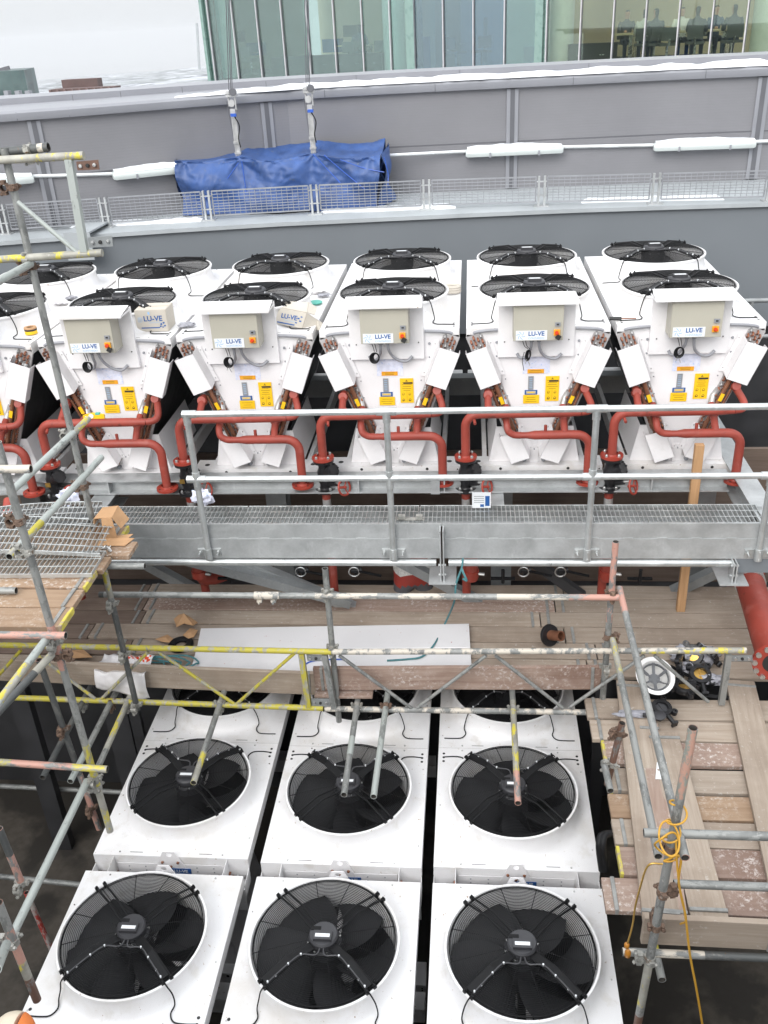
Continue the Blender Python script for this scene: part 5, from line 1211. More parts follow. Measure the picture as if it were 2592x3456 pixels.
def stube(label, p, q, bands=None, mi='t_grey', cps=(), r=.0242, cat='scaffold tube', group='scaffold tubes'):
    """hollow steel tube p -> q; bands = [(t0, t1, material)]; cps = [(t, direction to the other tube, its axis, material)]"""
    p, q = Vector(p), Vector(q); d = q-p; L = d.length; d.normalize()
    segs = [(0, 1, mi)]
    for b in (bands or []):
        ns = []
        for s in segs:
            if b[0] > s[0]: ns.append((s[0], min(s[1], b[0]), s[2]))
            a, c = max(s[0], b[0]), min(s[1], b[1])
            if c > a: ns.append((a, c, b[2]))
            if b[1] < s[1]: ns.append((max(s[0], b[1]), s[1], s[2]))
        segs = [s for s in ns if s[1] > s[0]]
    mats = ['t_in']+sorted({s[2] for s in segs}); m = MB(); n = 18
    for a, c, k in segs:
        m.pipe([(0, 0, a*L), (0, 0, c*L)], r, n, mats.index(k), caps=False)
    for z, s in ((0, 1), (L, -1)):
        o = len(m.v); ri = r-.004
        for rr_, zz in ((r, z), (ri, z), (ri, z+s*.12), (0.0001, z+s*.12)): m.v += [Vector((rr_*math.cos(2*PI*k/n), rr_*math.sin(2*PI*k/n), zz)) for k in range(n)]
        for i in range(3):
            for k in range(n):
                f = [o+i*n+k, o+i*n+(k+1) % n, o+(i+1)*n+(k+1) % n, o+(i+1)*n+k]; m.f.append(f); m.mi.append(mats.index(segs[0][2]) if i == 0 else 0)
    ob = bpy.data.objects.new('scaffold_tube', m.mesh('scaffold_tube', mats, 50)); COL.objects.link(ob)
    rot = d.to_track_quat('Z', 'Y'); ob.location = p; ob.rotation_mode = 'QUATERNION'; ob.rotation_quaternion = rot
    tag(ob, label, cat, group)
    for t_, other, ax, cm in cps:
        x = Vector(other); x = (x-d*x.dot(d)).normalized(); y = d.cross(x)
        Mw = Matrix((x, y, d)).transposed()
        Mi = rot.to_matrix().transposed() @ Mw
        c = part('coupler', CPL[cm], ob, (0, 0, t_*L)); c.rotation_mode = 'QUATERNION'; c.rotation_quaternion = Mi.to_quaternion(); c.scale = (.9, .88, .85)
    return ob
YS = 5.86
X_, Y_, Z_ = Vector((1, 0, 0)), Vector((0, 1, 0)), Vector((0, 0, 1))
# front guard rail, two lengths with a sleeve
a = A(215, 1285, Y=YS); c = A(1338, 1290, Y=YS); jn = A(577, 1287, Y=YS); zr = (a.z+c.z)/2
stube('grey half of the scaffold guard rail below the walkway, left of the pale sleeve', (a.x, YS, zr), (jn.x, YS, zr), mi='t_grey', bands=[(0, .03, 't_dark')])
stube('cream and pink half of the scaffold guard rail below the walkway', (jn.x+.004, YS, zr), (c.x, YS, zr), [(.02, .14, 't_grey'), (.32, .38, 't_grey'), (.56, .66, 't_grey'), (.86, 1, 't_pink')], 't_cream')
m = MB(); m.pipe([(jn.x-.10, YS, zr), (jn.x+.10, YS, zr)], .031, 14)
for s in (-.06, .05): m.cyl((jn.x+s, YS-.02, zr-.04), (jn.x+s, YS-.05, zr-.045), .008, 6); m.box((jn.x+s-.02, YS-.03, zr-.05), (jn.x+s+.02, YS+.02, zr-.028))
tag(m.obj('sleeve_coupler', 't_cream', smooth=45), 'cream sleeve coupler joining the two halves of the scaffold guard rail', 'coupler')
YV = YS+.065
a = A(697, 1228, Y=YV); c = A(737, 1558, Y=YV); x = (a.x+c.x)/2
def tz(z, z0, z1): return (z-z0)/(z1-z0)
stube('middle scaffold standard crossing the white sheet, between the left and right lattice girders', (x, YV, c.z), (x, YV, a.z), cps=[(tz(zr, c.z, a.z), -Y_, X_, 'clamp'), (tz(A(720, 1408, Y=YS).z, c.z, a.z), -Y_, X_, 'clamp')])
a = A(1331, 1170, Y=YV); c = A(1298, 1520, Y=YV); x = (a.x+c.x)/2
stube('pink topped scaffold standard at the right end of the guard rail', (a.x*.5+x*.5, YV, c.z-.25), (a.x*.5+x*.5, YV, a.z), [(.60, 1, 't_pink')], 't_grey', [(tz(zr, c.z-.25, a.z), -Y_, X_, 'rust'), (tz(A(1310, 1385, Y=YS).z, c.z-.25, a.z), X_-Y_*.3, Y_, 'rust'), (tz(A(1310, 1450, Y=YS).z, c.z-.25, a.z), -Y_, X_, 'clamp')])
XRS = a.x*.5+x*.5
# two rails running towards the viewer from the pink standard
a = A(1342, 1297, Y=YS-.05); b1 = A(1480, 1853, Z=a.z)
stube('upper grey rail running from the pink topped standard towards the viewer', (a.x+.01, YV+.05, a.z), b1, [(0, .13, 't_pink'), (.93, 1, 't_grey')], 't_grey')
a2 = A(1325, 1387, Y=YS); b2 = A(1422, 1850, Z=a2.z)
stube('lower yellow ended rail running from the pink topped standard towards the viewer', (a2.x, YV, a2.z), b2, [(0, .22, 't_yel2')], 't_grey')
YF = b1.y+.09
a = A(1497, 1572, Y=YF); c = A(1372, 2240, Y=YF)
def ty(yd, top, bot, Y):
    x = top[0]+(bot[0]-top[0])*(yd-top[1])/(bot[1]-top[1]); z0 = A(*bot, Y=Y).z; z1 = A(*top, Y=Y).z; return (A(x, yd, Y=Y).z-z0)/(z1-z0)
def yb(bands, top, bot, Y): return [(ty(y1, top, bot, Y), ty(y0, top, bot, Y), k) for y0, y1, k in bands]
stube('tall scaffold standard in the right foreground wound with yellow cable', c, a, yb([(1572, 1720, 't_pinkw'), (2080, 2170, 't_yel2'), (2190, 2240, 't_rust')], (1497, 1572), (1372, 2240), YF), 't_grey', [(tz(A(1430, 1830, Y=YF).z, c.z, a.z), Vector((.5, .8, 0)), Y_, 'rust'), (tz(A(1410, 1925, Y=YF).z, c.z, a.z), Vector((1, .2, 0)), Y_, 'rust'), (tz(A(1392, 2000, Y=YF).z, c.z, a.z), Y_, X_, 'rust'), (tz(A(1383, 2070, Y=YF).z, c.z, a.z), -X_, Y_, 'clamp')])
STD_F = (a, c)
p = A(1390, 1803, Y=YF+.07); q = A(1680, 1803, Y=YF+.07); stube('upper grey cross rail at the right edge, passing behind the cable wound standard', (p.x, p.y, (p.z+q.z)/2), (3.2, p.y, (p.z+q.z)/2), mi='t_grey')
p = A(1455, 1913, Y=YF+.07); q = A(1680, 1913, Y=YF+.07); stube('lower grey cross rail at the right edge, ending at the cable wound standard', (p.x, p.y, (p.z+q.z)/2), (3.2, p.y, (p.z+q.z)/2), mi='t_grey')
p = A(1345, 2056, Y=YF+.08); q = A(1640, 2076, Y=YF+.08); stube('dark transom under the toe board in the right foreground with a chipped white end', (p.x, p.y, p.z), (3.2, p.y, p.z), [(0, .2, 't_cream')], 't_dark')
q = A(1430, 2117, Z=-4.985); stube('short yellow and grey tube end sticking out below the toe board in the right foreground', (q.x, q.y, q.z), (q.x-.02, q.y+.9, q.z), [(.2, .6, 't_yel')], 't_grey')
p = A(1312, 1690, Z=-4.92); q = A(1344, 1562, Y=p.y); stube('short rusty tube standing at the left edge of the right hand deck', (p.x, p.y, p.z-.02), q, mi='t_rust', cps=[(.86, Vector((-1, -.5, 0)), Y_, 'rust'), (.35, Vector((-1, -.5, 0)), Y_, 'clamp')])
p = A(1305, 1650, Y=p.y-.02); q = A(1332, 1760, Z=p.z); stube('grey tube running under the ragged left edge of the right hand deck', (p.x, p.y+.02, p.z), (p.x+.01, p.y-.26, p.z), mi='t_grey')
# lattice girders
def lattice(label, P, chords, braces, verts, plates, group='lattice girders below the walkway', mats=None, YL=YS):
    th = thing('lattice_girder', label, 'girder', A(*P, Y=YL), group)
    for a, c, mi in chords: m = MB(); m.pipe([A(*a, Y=YL), A(*c, Y=YL)], .0242, 16); m.wobj('chord', mi, th, 50)
    for a, c, mi in braces: m = MB(); m.pipe([A(*a, Y=YL), A(*c, Y=YL)], .0145, 12); m.wobj('brace', mi, th, 50)
    for a, c, mi in verts: m = MB(); p, q = A(*a, Y=YL), A(*c, Y=YL); m.beam(p, q, .045, .045, up=(0, 1, 0)); m.wobj('end_post', mi, th, 20)
    for pts, mi in plates:
        m = MB(); P4 = [A(*p, Y=YL) for p in pts]; m.prism([p+Vector((0, -.004, 0)) for p in P4], (0, .008, 0)); c = sum(P4, Vector())/4; e = (P4[1]-P4[0])*.32
        for k in (-1, 0, 1): m.lathe([(.012, 0), (.011, .012), (0, .013)], c+e*k+Vector((0, -.004, 0)), 8, 1 if k else 2, M4=Matrix.Rotation(PI/2, 4, 'X'))
        m.wobj('fish_plate', [mi, 'steel', 'ink'], th, 30)
    return th
lattice('yellow lattice girder in front of the white bag and white sheet', (350, 1530), [((-60, 1392), (716, 1408), 't_yel'), ((-60, 1504), (698, 1530), 't_yel')],
        [((-40, 1500), (45, 1405), 't_yel'), ((72, 1408), (205, 1509), 't_yel2'), ((220, 1509), (320, 1408), 't_yel2'), ((342, 1408), (505, 1520), 't_yel'), ((512, 1520), (636, 1411), 't_yel')], [((651, 1412), (667, 1526), 't_yel')],
        [([(662, 1414), (702, 1416), (703, 1428), (664, 1427)], 'galvd'), ([(672, 1509), (712, 1510), (713, 1526), (673, 1525)], 'galvd')])
lattice('grey and cream lattice girder with a yellow right end, in front of the helmet', (1000, 1535), [((719, 1408), (1612, 1405), 't_cream'), ((702, 1531), (1300, 1539), 't_cream')],
        [((733, 1416), (889, 1530), 't_grey'), ((902, 1528), (1050, 1416), 't_grey'), ((1070, 1416), (1215, 1529), 't_grey'), ((1230, 1528), (1392, 1416), 't_grey'), ((1414, 1416), (1530, 1516), 't_grey')], [((701, 1414), (722, 1530), 't_grey'), ((1574, 1413), (1558, 1520), 't_grey')],
        [([(1580, 1416), (1625, 1416), (1626, 1428), (1581, 1428)], 'galvd')])
m = MB(); p, q = A(1385, 1406, Y=YS), A(1606, 1405, Y=YS); m.pipe([p, q], .0246, 16); tag(m.obj('painted_sleeve', 't_yel2', smooth=50), 'yellow painted length at the right end of the cream lattice girder', 'scaffold tube')
# transoms carrying the boards
ZT = -4.97
for (a, c, bands, mi, lb) in (((478, 1512), (418, 1691), [(0, .25, 't_yel2')], 't_grey', 'yellow flecked transom end reaching over the left fan of the farther row'), ((773, 1510), (743, 1717), [(.3, .45, 't_light')], 't_grey', 'left one of two transom ends over the middle fan under the scaffold'), ((836, 1508), (807, 1721), None, 't_light', 'right one of two transom ends over the middle fan, with a rusty clamp'), ((1107, 1500), (1119, 1735), [(0, .22, 't_pink'), (.22, .8, 't_yel2')], 't_grey', 'yellow and pink transom end reaching over the right fan of the farther row'),
                          ((185, 1504), (92, 1680), None, 't_dark', 'leftmost of three transom ends over the dark floor at the left'), ((246, 1504), (152, 1688), [(0, .3, 't_light')], 't_grey', 'middle one of three transom ends over the dark floor, with a pink clamp'), ((281, 1504), (207, 1668), [(.2, .9, 't_yel2')], 't_grey', 'yellow flecked transom end behind the yellow footed standard at the left')):
    p = A(*c, Z=ZT); q = A(*a, Z=ZT); d = (q-p).normalized(); stube(lb, p, p+d*((YV+.3-p.y)/d.y), bands, mi, [((YS-p.y)/d.y/((YV+.3-p.y)/d.y), -Z_, X_, 'rust' if 'rusty' in lb or 'pink clamp' in lb else 'clamp')])
# left tower
YA = 5.80; YBk = 4.47
a = A(8, 320, Y=YA); c = A(297, 1533, Y=YA); S1 = (c, a)
L1 = c.z-a.z
stube('tall grey standard of the left tower, reaching from the top lattice to the yellow girder', c, a, yb([(1165, 1212, 't_rust'), (1225, 1290, 't_yel2'), (1300, 1533, 't_dark'), (420, 560, 't_grey')], (8, 320), (297, 1533), YA), 't_grey',
      [(tz(A(10, 405, Y=YA).z, c.z, a.z), -X_, Y_, 'rust'), (tz(A(65, 575, Y=YA).z, c.z, a.z), Vector((-1, -1, 0)), X_, 'rust'), (tz(A(60, 556, Y=YA).z, c.z, a.z), -Y_, X_, 'clamp'), (tz(A(152, 940, Y=YA).z, c.z, a.z), Vector((-1, 0, 0)), Y_, 'clamp'), (tz(A(175, 1050, Y=YA).z, c.z, a.z), Vector((-1, 0, 0)), Y_, 'rust'), (tz(A(235, 1303, Y=YA).z, c.z, a.z), -Y_, X_, 'clamp'), (tz(A(267, 1412, Y=YA).z, c.z, a.z), -Y_, X_, 'clamp'), (tz(A(292, 1522, Y=YA).z, c.z, a.z), -Y_, X_, 'clamp')])
a = A(-6, 955, Y=YBk); c = A(238, 1795, Y=YBk)
stube('nearer grey and yellow standard of the left scaffold tower, beside the platform end', c, a, yb([(1350, 1445, 't_pink'), (1608, 1680, 't_yel'), (1690, 1795, 't_yel2')], (-6, 955), (238, 1795), YBk), 't_grey',
      [(tz(A(33, 1125, Y=YBk).z, c.z, a.z), -X_, Y_, 'rust'), (tz(A(55, 1190, Y=YBk).z, c.z, a.z), -X_, Y_, 'clamp'), (tz(A(118, 1385, Y=YBk).z, c.z, a.z), -Y_, X_, 'clamp'), (tz(A(125, 1415, Y=YBk).z, c.z, a.z), X_, Y_, 'rust'), (tz(A(207, 1680, Y=YBk).z, c.z, a.z), -Y_, X_, 'clamp'), (tz(A(212, 1700, Y=YBk).z, c.z, a.z), -X_, Y_, 'clamp')])
def ytube(lb, a, c, Yc, X=None, **k):
    """tube along the depth: its nearer and farther picture ends lie on the same height"""
    p = A(*a, Y=Yc); q = A(*c, Z=p.z); stube(lb, p, q, **k)
p = A(152, 938, Y=YA-.06); ytube('pale rail of the left tower rising past the tall standard, yellow flecked far end', (190, 905), (22, 1064), YA+.25, mi='t_light', bands=[(0, .22, 't_yel2')])
ytube('pale rail of the left tower with a yellow band, below the first one', (219, 988), (20, 1203), YA+.3, mi='t_light', bands=[(.70, .86, 't_yel'), (.93, 1, 't_yel2')])
ytube('pale rail end at the left edge in front of the farthest fans', (66, 570), (-30, 622), YA-.05, mi='t_light')
ytube('long pale rail dropping from the platform corner to the left edge, yellow and pink flecks', (111, 1366), (-60, 1592), YBk, mi='t_light', bands=[(.35, .7, 't_yel2')])
p = A(113, 1413, Y=YBk-.05); q = A(-20, 1555, Y=3.9); stube('dark diagonal brace with a yellow top at the left edge', p, q, [(0, .3, 't_yel2')], 't_dark')
p = A(188, 1687, Y=YBk-.05); q = A(16, 1975, Y=3.15); q2 = A(27, 2020, Y=3.15); stube('long grey rail running down the left foreground to the pink standard', p, q2, mi='t_light')
p = A(-20, 1371, Y=YBk-.07); q = A(142, 1373, Y=YBk-.07); stube('pink ledger tube under the front edge of the left platform', (p.x-.5, p.y, q.z), q, [(0, .5, 't_grey')], 't_pink')
p = A(-20, 1640, Y=YBk-.07); q = A(232, 1662, Y=YBk-.07); stube('yellow and orange ledger tube crossing the lower left, over the transom ends', (p.x-.4, p.y, p.z), q, [(0, .3, 't_dark'), (.3, .45, 't_yel'), (.45, .8, 't_pink')], 't_yel2')
p = A(-30, 1276, Z=-3.27); q = A(35, 1276, Z=-3.27); stube('grey tube end lying on the left platform', p, q, mi='t_grey')
p = A(205, 1222, Y=5.45); q = A(313, 1223, Y=5.45); stube('galvanised tube end sticking out under the left platform boards', (p.x-.4, p.y, q.z), q, mi='t_grey')
p = A(-30, 1013, Y=YBk-.06); q = A(67, 1013, Y=YBk-.06); stube('short pale tube end clamped to the nearer standard at the left edge', (p.x, p.y, q.z), q, mi='t_cream')
a = A(84, 1425, Y=5.3); c = A(214, 1790, Y=5.3); stube('dark standard with a pink foot standing behind the transom ends at the left', c, a, [(0, .35, 't_pink')], 't_dark', [(.62, -Y_, X_, 'rust'), (.14, -Y_, X_, 'rust')])
a = A(-4, 1950, Y=3.1); c = A(80, 2160, Y=3.1); stube('near pink and yellow standard in the bottom left corner', c, a, [(0, .25, 't_rust'), (.25, .42, 't_yel2'), (.42, .75, 't_pink')], 't_grey', [(.62, -X_, Y_, 'clamp')])
a = A(-2, 1790, Y=4.0); c = A(48, 1912, Y=4.0); stube('short pink standard end with a zinc clamp at the left edge', c, a, [(0, .55, 't_pink')], 't_dark', [(.04, -Y_, X_, 'clamp')])
a = A(57, 1928, Z=-6.3); c = A(116, 2062, Y=a.y); stube('red and white pole leaning from the dark floor in the bottom left', c, a, mi='t_red', r=.022)
for y0, y1, lb in ((1697, 1709, 'grey ledger crossing the dark floor behind the yellow footed standard'), (1891, 1912, 'grey ledger low over the stained floor in the bottom left')):
    p = A(-20, y0, Z=-6.6); q = A(300 if y0 < 1800 else 190, y1+(4 if y0 < 1800 else 1), Z=-6.6); q = Vector((q.x, p.y+(q.y-p.y), q.z)); stube(lb, p, q, mi='t_grey')
p = A(-8, 2095, Y=2.6); q = A(14, 2040, Y=3.0); stube('pale tube end at the left edge beside the near pink standard', p, q, mi='t_light')
# top lattice of the left tower
th = lattice('short weathered lattice girder with rusty fish plates at the top left', (100, 550), [((-40, 348), (181, 336), 't_yel2'), ((-40, 563), (221, 546), 't_yel2')], [((38, 436), (166, 545), 't_light')], [((149, 344), (183, 543), 't_light')],
        [([(165, 349), (212, 345), (215, 366), (168, 368)], 't_rust'), ([(190, 513), (242, 509), (244, 532), (193, 535)], 'galvd')], 'lattice girders below the walkway', YL=YA-.06)
p = A(-40, 334, Y=YA+.03); q = A(105, 318, Y=YA+.03); stube('dark thick tube end at the top of the left tower, above the short lattice girder', p, q, [(.85, .93, 't_cream')], 't_dark', [(.70, -Z_, X_, 'clamp')], r=.028)
# columns down in the well, shade painted into their dark colour
for (a, c, w, lb) in (((243, 1515), (292, 1700), .11, 'dark steel column with a gusset foot left of the farther coolers'), ((275, 1480), (318, 1640), .05, 'thin dark post against the left cooler of the farther row'), ((30, 1480), (-5, 1640), .09, 'dark steel column at the left edge'), ((1295, 1600), (1283, 1700), .06, 'thin dark post between the right cooler and the board deck')):
    p = A(*a, Y=6.3); m = MB(); m.box((p.x-w, 6.3, -7.3), (p.x+w, 6.3+w, -4.98))
    if w > .1: m.prism([(p.x-.28, 6.29, -7.3), (p.x+.28, 6.29, -7.3), (p.x+.12, 6.29, -6.7), (p.x-.12, 6.29, -6.7)], (0, -.012, 0)); m.box((p.x-.3, 6.0, -7.3), (p.x+.3, 6.4, -7.27))
    tag(m.obj('steel_column', 'dcol', smooth=0), lb, 'column')
# ------------------------------------------------------------------ boards
def board(label, p, q, w=.225, t=.038, mi='wood', ends='bandm', group=None, tilt=0, up=(0, 0, 1), cat='scaffold board', endcol=None):
    """board whose top centre line runs p -> q"""
    p, q = Vector(p), Vector(q); d = q-p; L = d.length; d.normalize(); up = Vector(up); s = up.cross(d).normalized(); u = d.cross(s)
    m = MB(); N = max(4, int(L/.35)); prof = [(-w/2, -t), (w/2, -t), (w/2, 0), (-w/2, 0)]
    ph = rnd.uniform(0, 9)
    for i in range(N+1):
        x = L*i/N; dz = .006*noise.noise(Vector((x*1.3+ph, 0, ph))); dy = .004*noise.noise(Vector((x*1.1+ph, 5, ph)))
        m.v += [Vector((x, a+dy, b+dz)) for a, b in prof]
    for i in range(N):
        for k in range(4): m.f.append([4*i+k, 4*i+(k+1) % 4, 4*i+4+(k+1) % 4, 4*i+4+k]); m.mi.append(0)
    m.f.append([3, 2, 1, 0]); m.mi.append(2 if endcol else 0); m.f.append([4*N+k for k in range(4)]); m.mi.append(2 if endcol else 0)
    if ends:
        for x in (.055, L-.08): m.box((x, -w/2-.0015, -t-.0015), (x+.026, w/2+.0015, .0095), 1)
    if endcol:
        for x0, x1 in ((-.001, .022), (L-.022, L+.001)): m.box((x0, -w/2-.001, -t-.001), (x1, w/2+.001, .0075), 2)
    ob = m.obj('scaffold_board', [mi, ends or 'bandm', endcol or 'byel'], smooth=0, loc=(0, 0, 0), bevel=.004)
    ob.matrix_basis = Matrix(((d.x, s.x, u.x, p.x), (d.y, s.y, u.y, p.y), (d.z, s.z, u.z, p.z), (0, 0, 0, 1)))
    tag(ob, label, cat, group); return ob
ZK = -4.9
jx = A(300, 1320, Z=ZK).x; jr = A(1255, 1370, Z=ZK).x
g1 = 'boards of the deck between walkway and lattice girders'
edges = [7.60, 7.375, 7.14, 6.91, 6.675, 6.44, 6.205]
nm = ['farthest', 'second', 'third', 'fourth', 'fifth', 'nearest']
for r in range(6):
    y = (edges[r]+edges[r+1])/2; j = jx+(-.02, .03, .08, -.35, .1, .0)[r]
    e2 = jr+(.32, .25, .3, .45, .28, .4)[r] if r in (1, 3) else None
    z = ZK+rnd.uniform(-.007, .007)
    board(nm[r]+' row of the main deck from the walkway, dark board at the left', (j-3.9, y, z-.012), (j-.015, y, z-.012), .217, mi='woodd' if r < 5 else 'wood', group=g1)
    if r == 1:
        board(nm[r]+' row of the main deck from the walkway, plaster spotted board', (j, y, z), (jr-.2, y, z), .219, mi='woodr', group=g1)
    else: board(nm[r]+' row of the main deck from the walkway, long middle board', (j, y, z), (jr-.2+(.1, 0, -.15, .05, .3, .2)[r], y, z), .219, mi='wood', group=g1)
    board(nm[r]+' row of the main deck from the walkway, board beside the big red pipe', (jr-.19+(.1, 0, -.15, .05, .3, .2)[r], y, z+.002), (3.9, y, z+.002), .219, mi='wood', group=g1)
# toe boards
def toe(label, a, c, Y, mi, t=.038, h=None, ends='bandm'):
    p, q = A(*a, Y=Y), A(*c, Y=Y); b = board(label, (p.x, Y, p.z-.1125), (q.x, Y, q.z-.1125), .225, t, mi, ends, 'toe boards', up=(0, -1, 0), cat='toe board'); return b
toe('grey toe board behind the yellow lattice girder, from under the white bag to the overlap', (-60, 1424), (682, 1456), 6.01, 'wood')
toe('reddish toe board behind the cream lattice girder, overlapping the grey one', (676, 1444), (1300, 1442), 5.965, 'woodr')
p = A(680, 1497, Y=5.95); q = A(805, 1497, Y=5.95); board('short thin plank wedged under the reddish toe board', (p.x, 5.97, p.z), (q.x, 5.97, q.z), .12, .025, 'woodr', None)
toe('long grey toe board along the front edge of the right hand deck', (1392, 1984), (1700, 1999), STD_F[0].y+.12, 'wood')
# right hand deck: cross boards
Ys = [5.93, 5.68, 5.44, 5.17, 4.89, 4.66, 4.42, 4.17, 3.90]
lx = [(1266, 1530), (1276, 1570), (1302, 1622), (1315, 1690), (1316, 1735), (1322, 1780), (1334, 1850), (1303, 1925)]
mt = ['wood', 'wood', 'woodr', 'wood', 'woodo', 'wood', 'woodr', 'woodr']
lbr = ['cross board of the right hand deck under the black valves, farthest of all', 'cross board of the right hand deck, second from the far end, below the black valves', 'yellow ended cross board of the right hand deck beside the rusty short tube', 'cross board of the right hand deck with a dark gap on its near side', 'frosted orange cross board of the right hand deck', 'cross board of the right hand deck on the near side of the frosted one', 'yellow ended reddish cross board of the right hand deck, second from the near end', 'protruding cross board nearest the toe board of the right hand deck']
for i in range(8):
    y = (Ys[i]+Ys[i+1])/2; x = A(*lx[i], Z=ZK).x; gap = (.012, .02, .03, .055, .012, .02, .02, .02)[i]
    board(lbr[i], (x, y, ZK-.003*(i % 2)), (x+3.0, y+rnd.uniform(-.01, .01), ZK-.003*(i % 2)), Ys[i]-Ys[i+1]-gap, mi=mt[i], ends=None if i in (2, 4, 6) else 'bandm', group='cross boards of the right hand deck', endcol='byel' if i in (2, 3, 6) else None)
ZA = ZK+.040
def lb_(label, a, c, w, mi, dx=0):
    p, q = A(*a, Z=ZA), A(*c, Z=ZA); board(label, p, q, w, mi=mi, group='boards laid lengthwise over the right hand deck')
lb_('lengthwise board at the left edge of the right hand deck, carrying the helmet', (1362, 1470), (1430, 1990), .225, 'wood')
lb_('red stained lengthwise board between the two rails on the right hand deck', (1401, 1560), (1462, 1990), .14, 'woodr')
lb_('lengthwise board on the right hand deck with a small white paper on it', (1432, 1580), (1536, 1986), .225, 'wood')
lb_('lengthwise board at the right edge of the picture, tapering out of view', (1598, 1470), (1720, 1990), .225, 'wood')
# left platform
ZL = -3.3
lp = [(4.60, 4.82, 135, 1350, 'woodo'), (4.83, 5.05, 170, 1290, 'woodo'), (5.06, 5.28, 205, 1240, 'woodo'), (5.29, 5.48, 230, 1217, 'woodo'), (5.49, 5.70, 293, 1176, 'woodo'), (5.71, 5.93, 276, 1142, 'woodo')]
ll = ['frosted board along the near edge of the left platform', 'frosted board of the left platform, second from the near edge', 'frosted board of the left platform with a red mark', 'stepped out board of the left platform touching the tall standard', 'longest protruding board of the left platform with zinc bolts on it', 'board of the left platform under the torn cardboard box']
for i, (y0, y1, xd, yd, mi) in enumerate(lp):
    x = A(xd, yd, Z=ZL).x
    board(ll[i], (x-3.9 if i < 3 else x-2.4, (y0+y1)/2, ZL), (x, (y0+y1)/2, ZL), y1-y0-.006, mi=mi, ends=None if i in (3, 4) else 'bandm', group='boards of the left platform', endcol='byel' if i in (0, 2, 5) else None)
# loose grating panels on the platform
for i, (xd, yd, L, dep, rz, rx, wp, n, lb) in enumerate(((-112, 1206, 2.2, .42, .06, .10, .07, 6, 'bent loose grating panel leaning over the left platform'), (-60, 1232, 1.7, .30, .02, .02, .0, 4, 'flat loose grating panel lying at the front of the heap on the left platform'), (0, 1160, 1.4, .32, .16, .08, .05, 5, 'loose grating panel lying at the back of the heap on the left platform'))):
    p = A(xd, yd, Z=ZL+.08); grating('loose_grating', 0, L, lb, wp, (p.x, p.y, ZL+(.08, .045, .10)[i]), (rx, (0, 0, -.04)[i], rz), 'loose grating panels', n, dep)
# white sheets
def sheet(label, pts, z, t=.03, mi='sheet'):
    P = [A(*q, Z=z) for q in pts]; m = MB(); m.prism([p-Vector((0, 0, t)) for p in P], (0, 0, t)); return tag(m.obj('white_sheet', mi, smooth=0, bevel=.003), label, 'sheet')
sheet('long white sheet board with red specks lying on the deck, its back half', [(434, 1357), (1013, 1347), (1016, 1398), (424, 1404)], ZK+.045)
sheet('long white sheet board lying on the deck under the lattice girders, its front half', [(424, 1402), (1016, 1397), (1019, 1444), (411, 1452)], ZK+.040)
# timber batten
p = A(1471, 1322, Z=ZK); q = A(1513, 962, Y=p.y+.03); board('orange timber batten leaning upright between the walkway and the coolers', p+Vector((0, 0, 0)), q, .075, .055, 'woodn', None, up=(0, -1, 0), cat='batten')
# big red pipe
pc = A(1672, 1428, Y=5.95); pe = Vector((pc.x+.03, 9.5, pc.z+.1)); pe0 = A(1637, 1262, Y=7.15)
th = thing('large_pipe', 'large red pipe with a bolted flange at the right edge, hung from a clamp', 'pipe', pc)
r = .122
pd = (A(1627, 1282, Z=pc.z)-pc).normalized()
m = MB(); m.pipe([pc, pc+pd*1.75], r, 28); m.wobj('pipe', 'red', th, 50)
m = MB(); Mf = pd.to_track_quat('Z', 'Y').to_matrix().to_4x4(); m.lathe([(r*.75, 0), (r*1.36, 0), (r*1.36, .035), (r, .035), (r, .06)], pc-pd*.03, 36, 0, M4=Mf, capend=False); m.lathe([(r*.75, 0), (r*.75, .3)], pc-pd*.03, 28, 2, M4=Mf)
for k in range(12): a = 2*PI*k/12; m.lathe([(.022, -.02), (.022, -.001)], pc-pd*.03+Mf.to_3x3() @ Vector((r*1.22*math.cos(a), r*1.22*math.sin(a), 0)), 8, 1, M4=Mf)
m.wobj('flange', ['redbr', 'steel', 'ink'], th, 35)
m = MB(); cc = pc+pd*1.15; m.lathe([(r+.002, -.04), (r+.012, -.04), (r+.012, .04), (r+.002, .04)], cc, 28, 0, M4=Mf); top = cc+Vector((0, 0, r)); m.box((top.x-.02, top.y-.04, top.z), (top.x+.02, top.y+.04, top.z+.06)); m.cyl(top+Vector((0, 0, .05)), top+Vector((0, 0, .45)), .011, 10); m.lathe([(.022, 0), (.022, .02)], top+Vector((0, 0, .10)), 6); m.lathe([(.022, 0), (.022, .02)], top+Vector((0, 0, .16)), 6); m.wobj('hanger', 'galvb', th, 40)
th = thing('large_pipe', 'second large red pipe standing in the dark behind the hung one at the right edge', 'pipe', A(1600, 1250, Y=7.9)); m = MB(); p = A(1612, 1245, Y=7.75); m.pipe([p+Vector((0, 0, .6)), p+Vector((0, 0, -1.1))], .16, 24); m.wobj('pipe', 'red', th, 50)
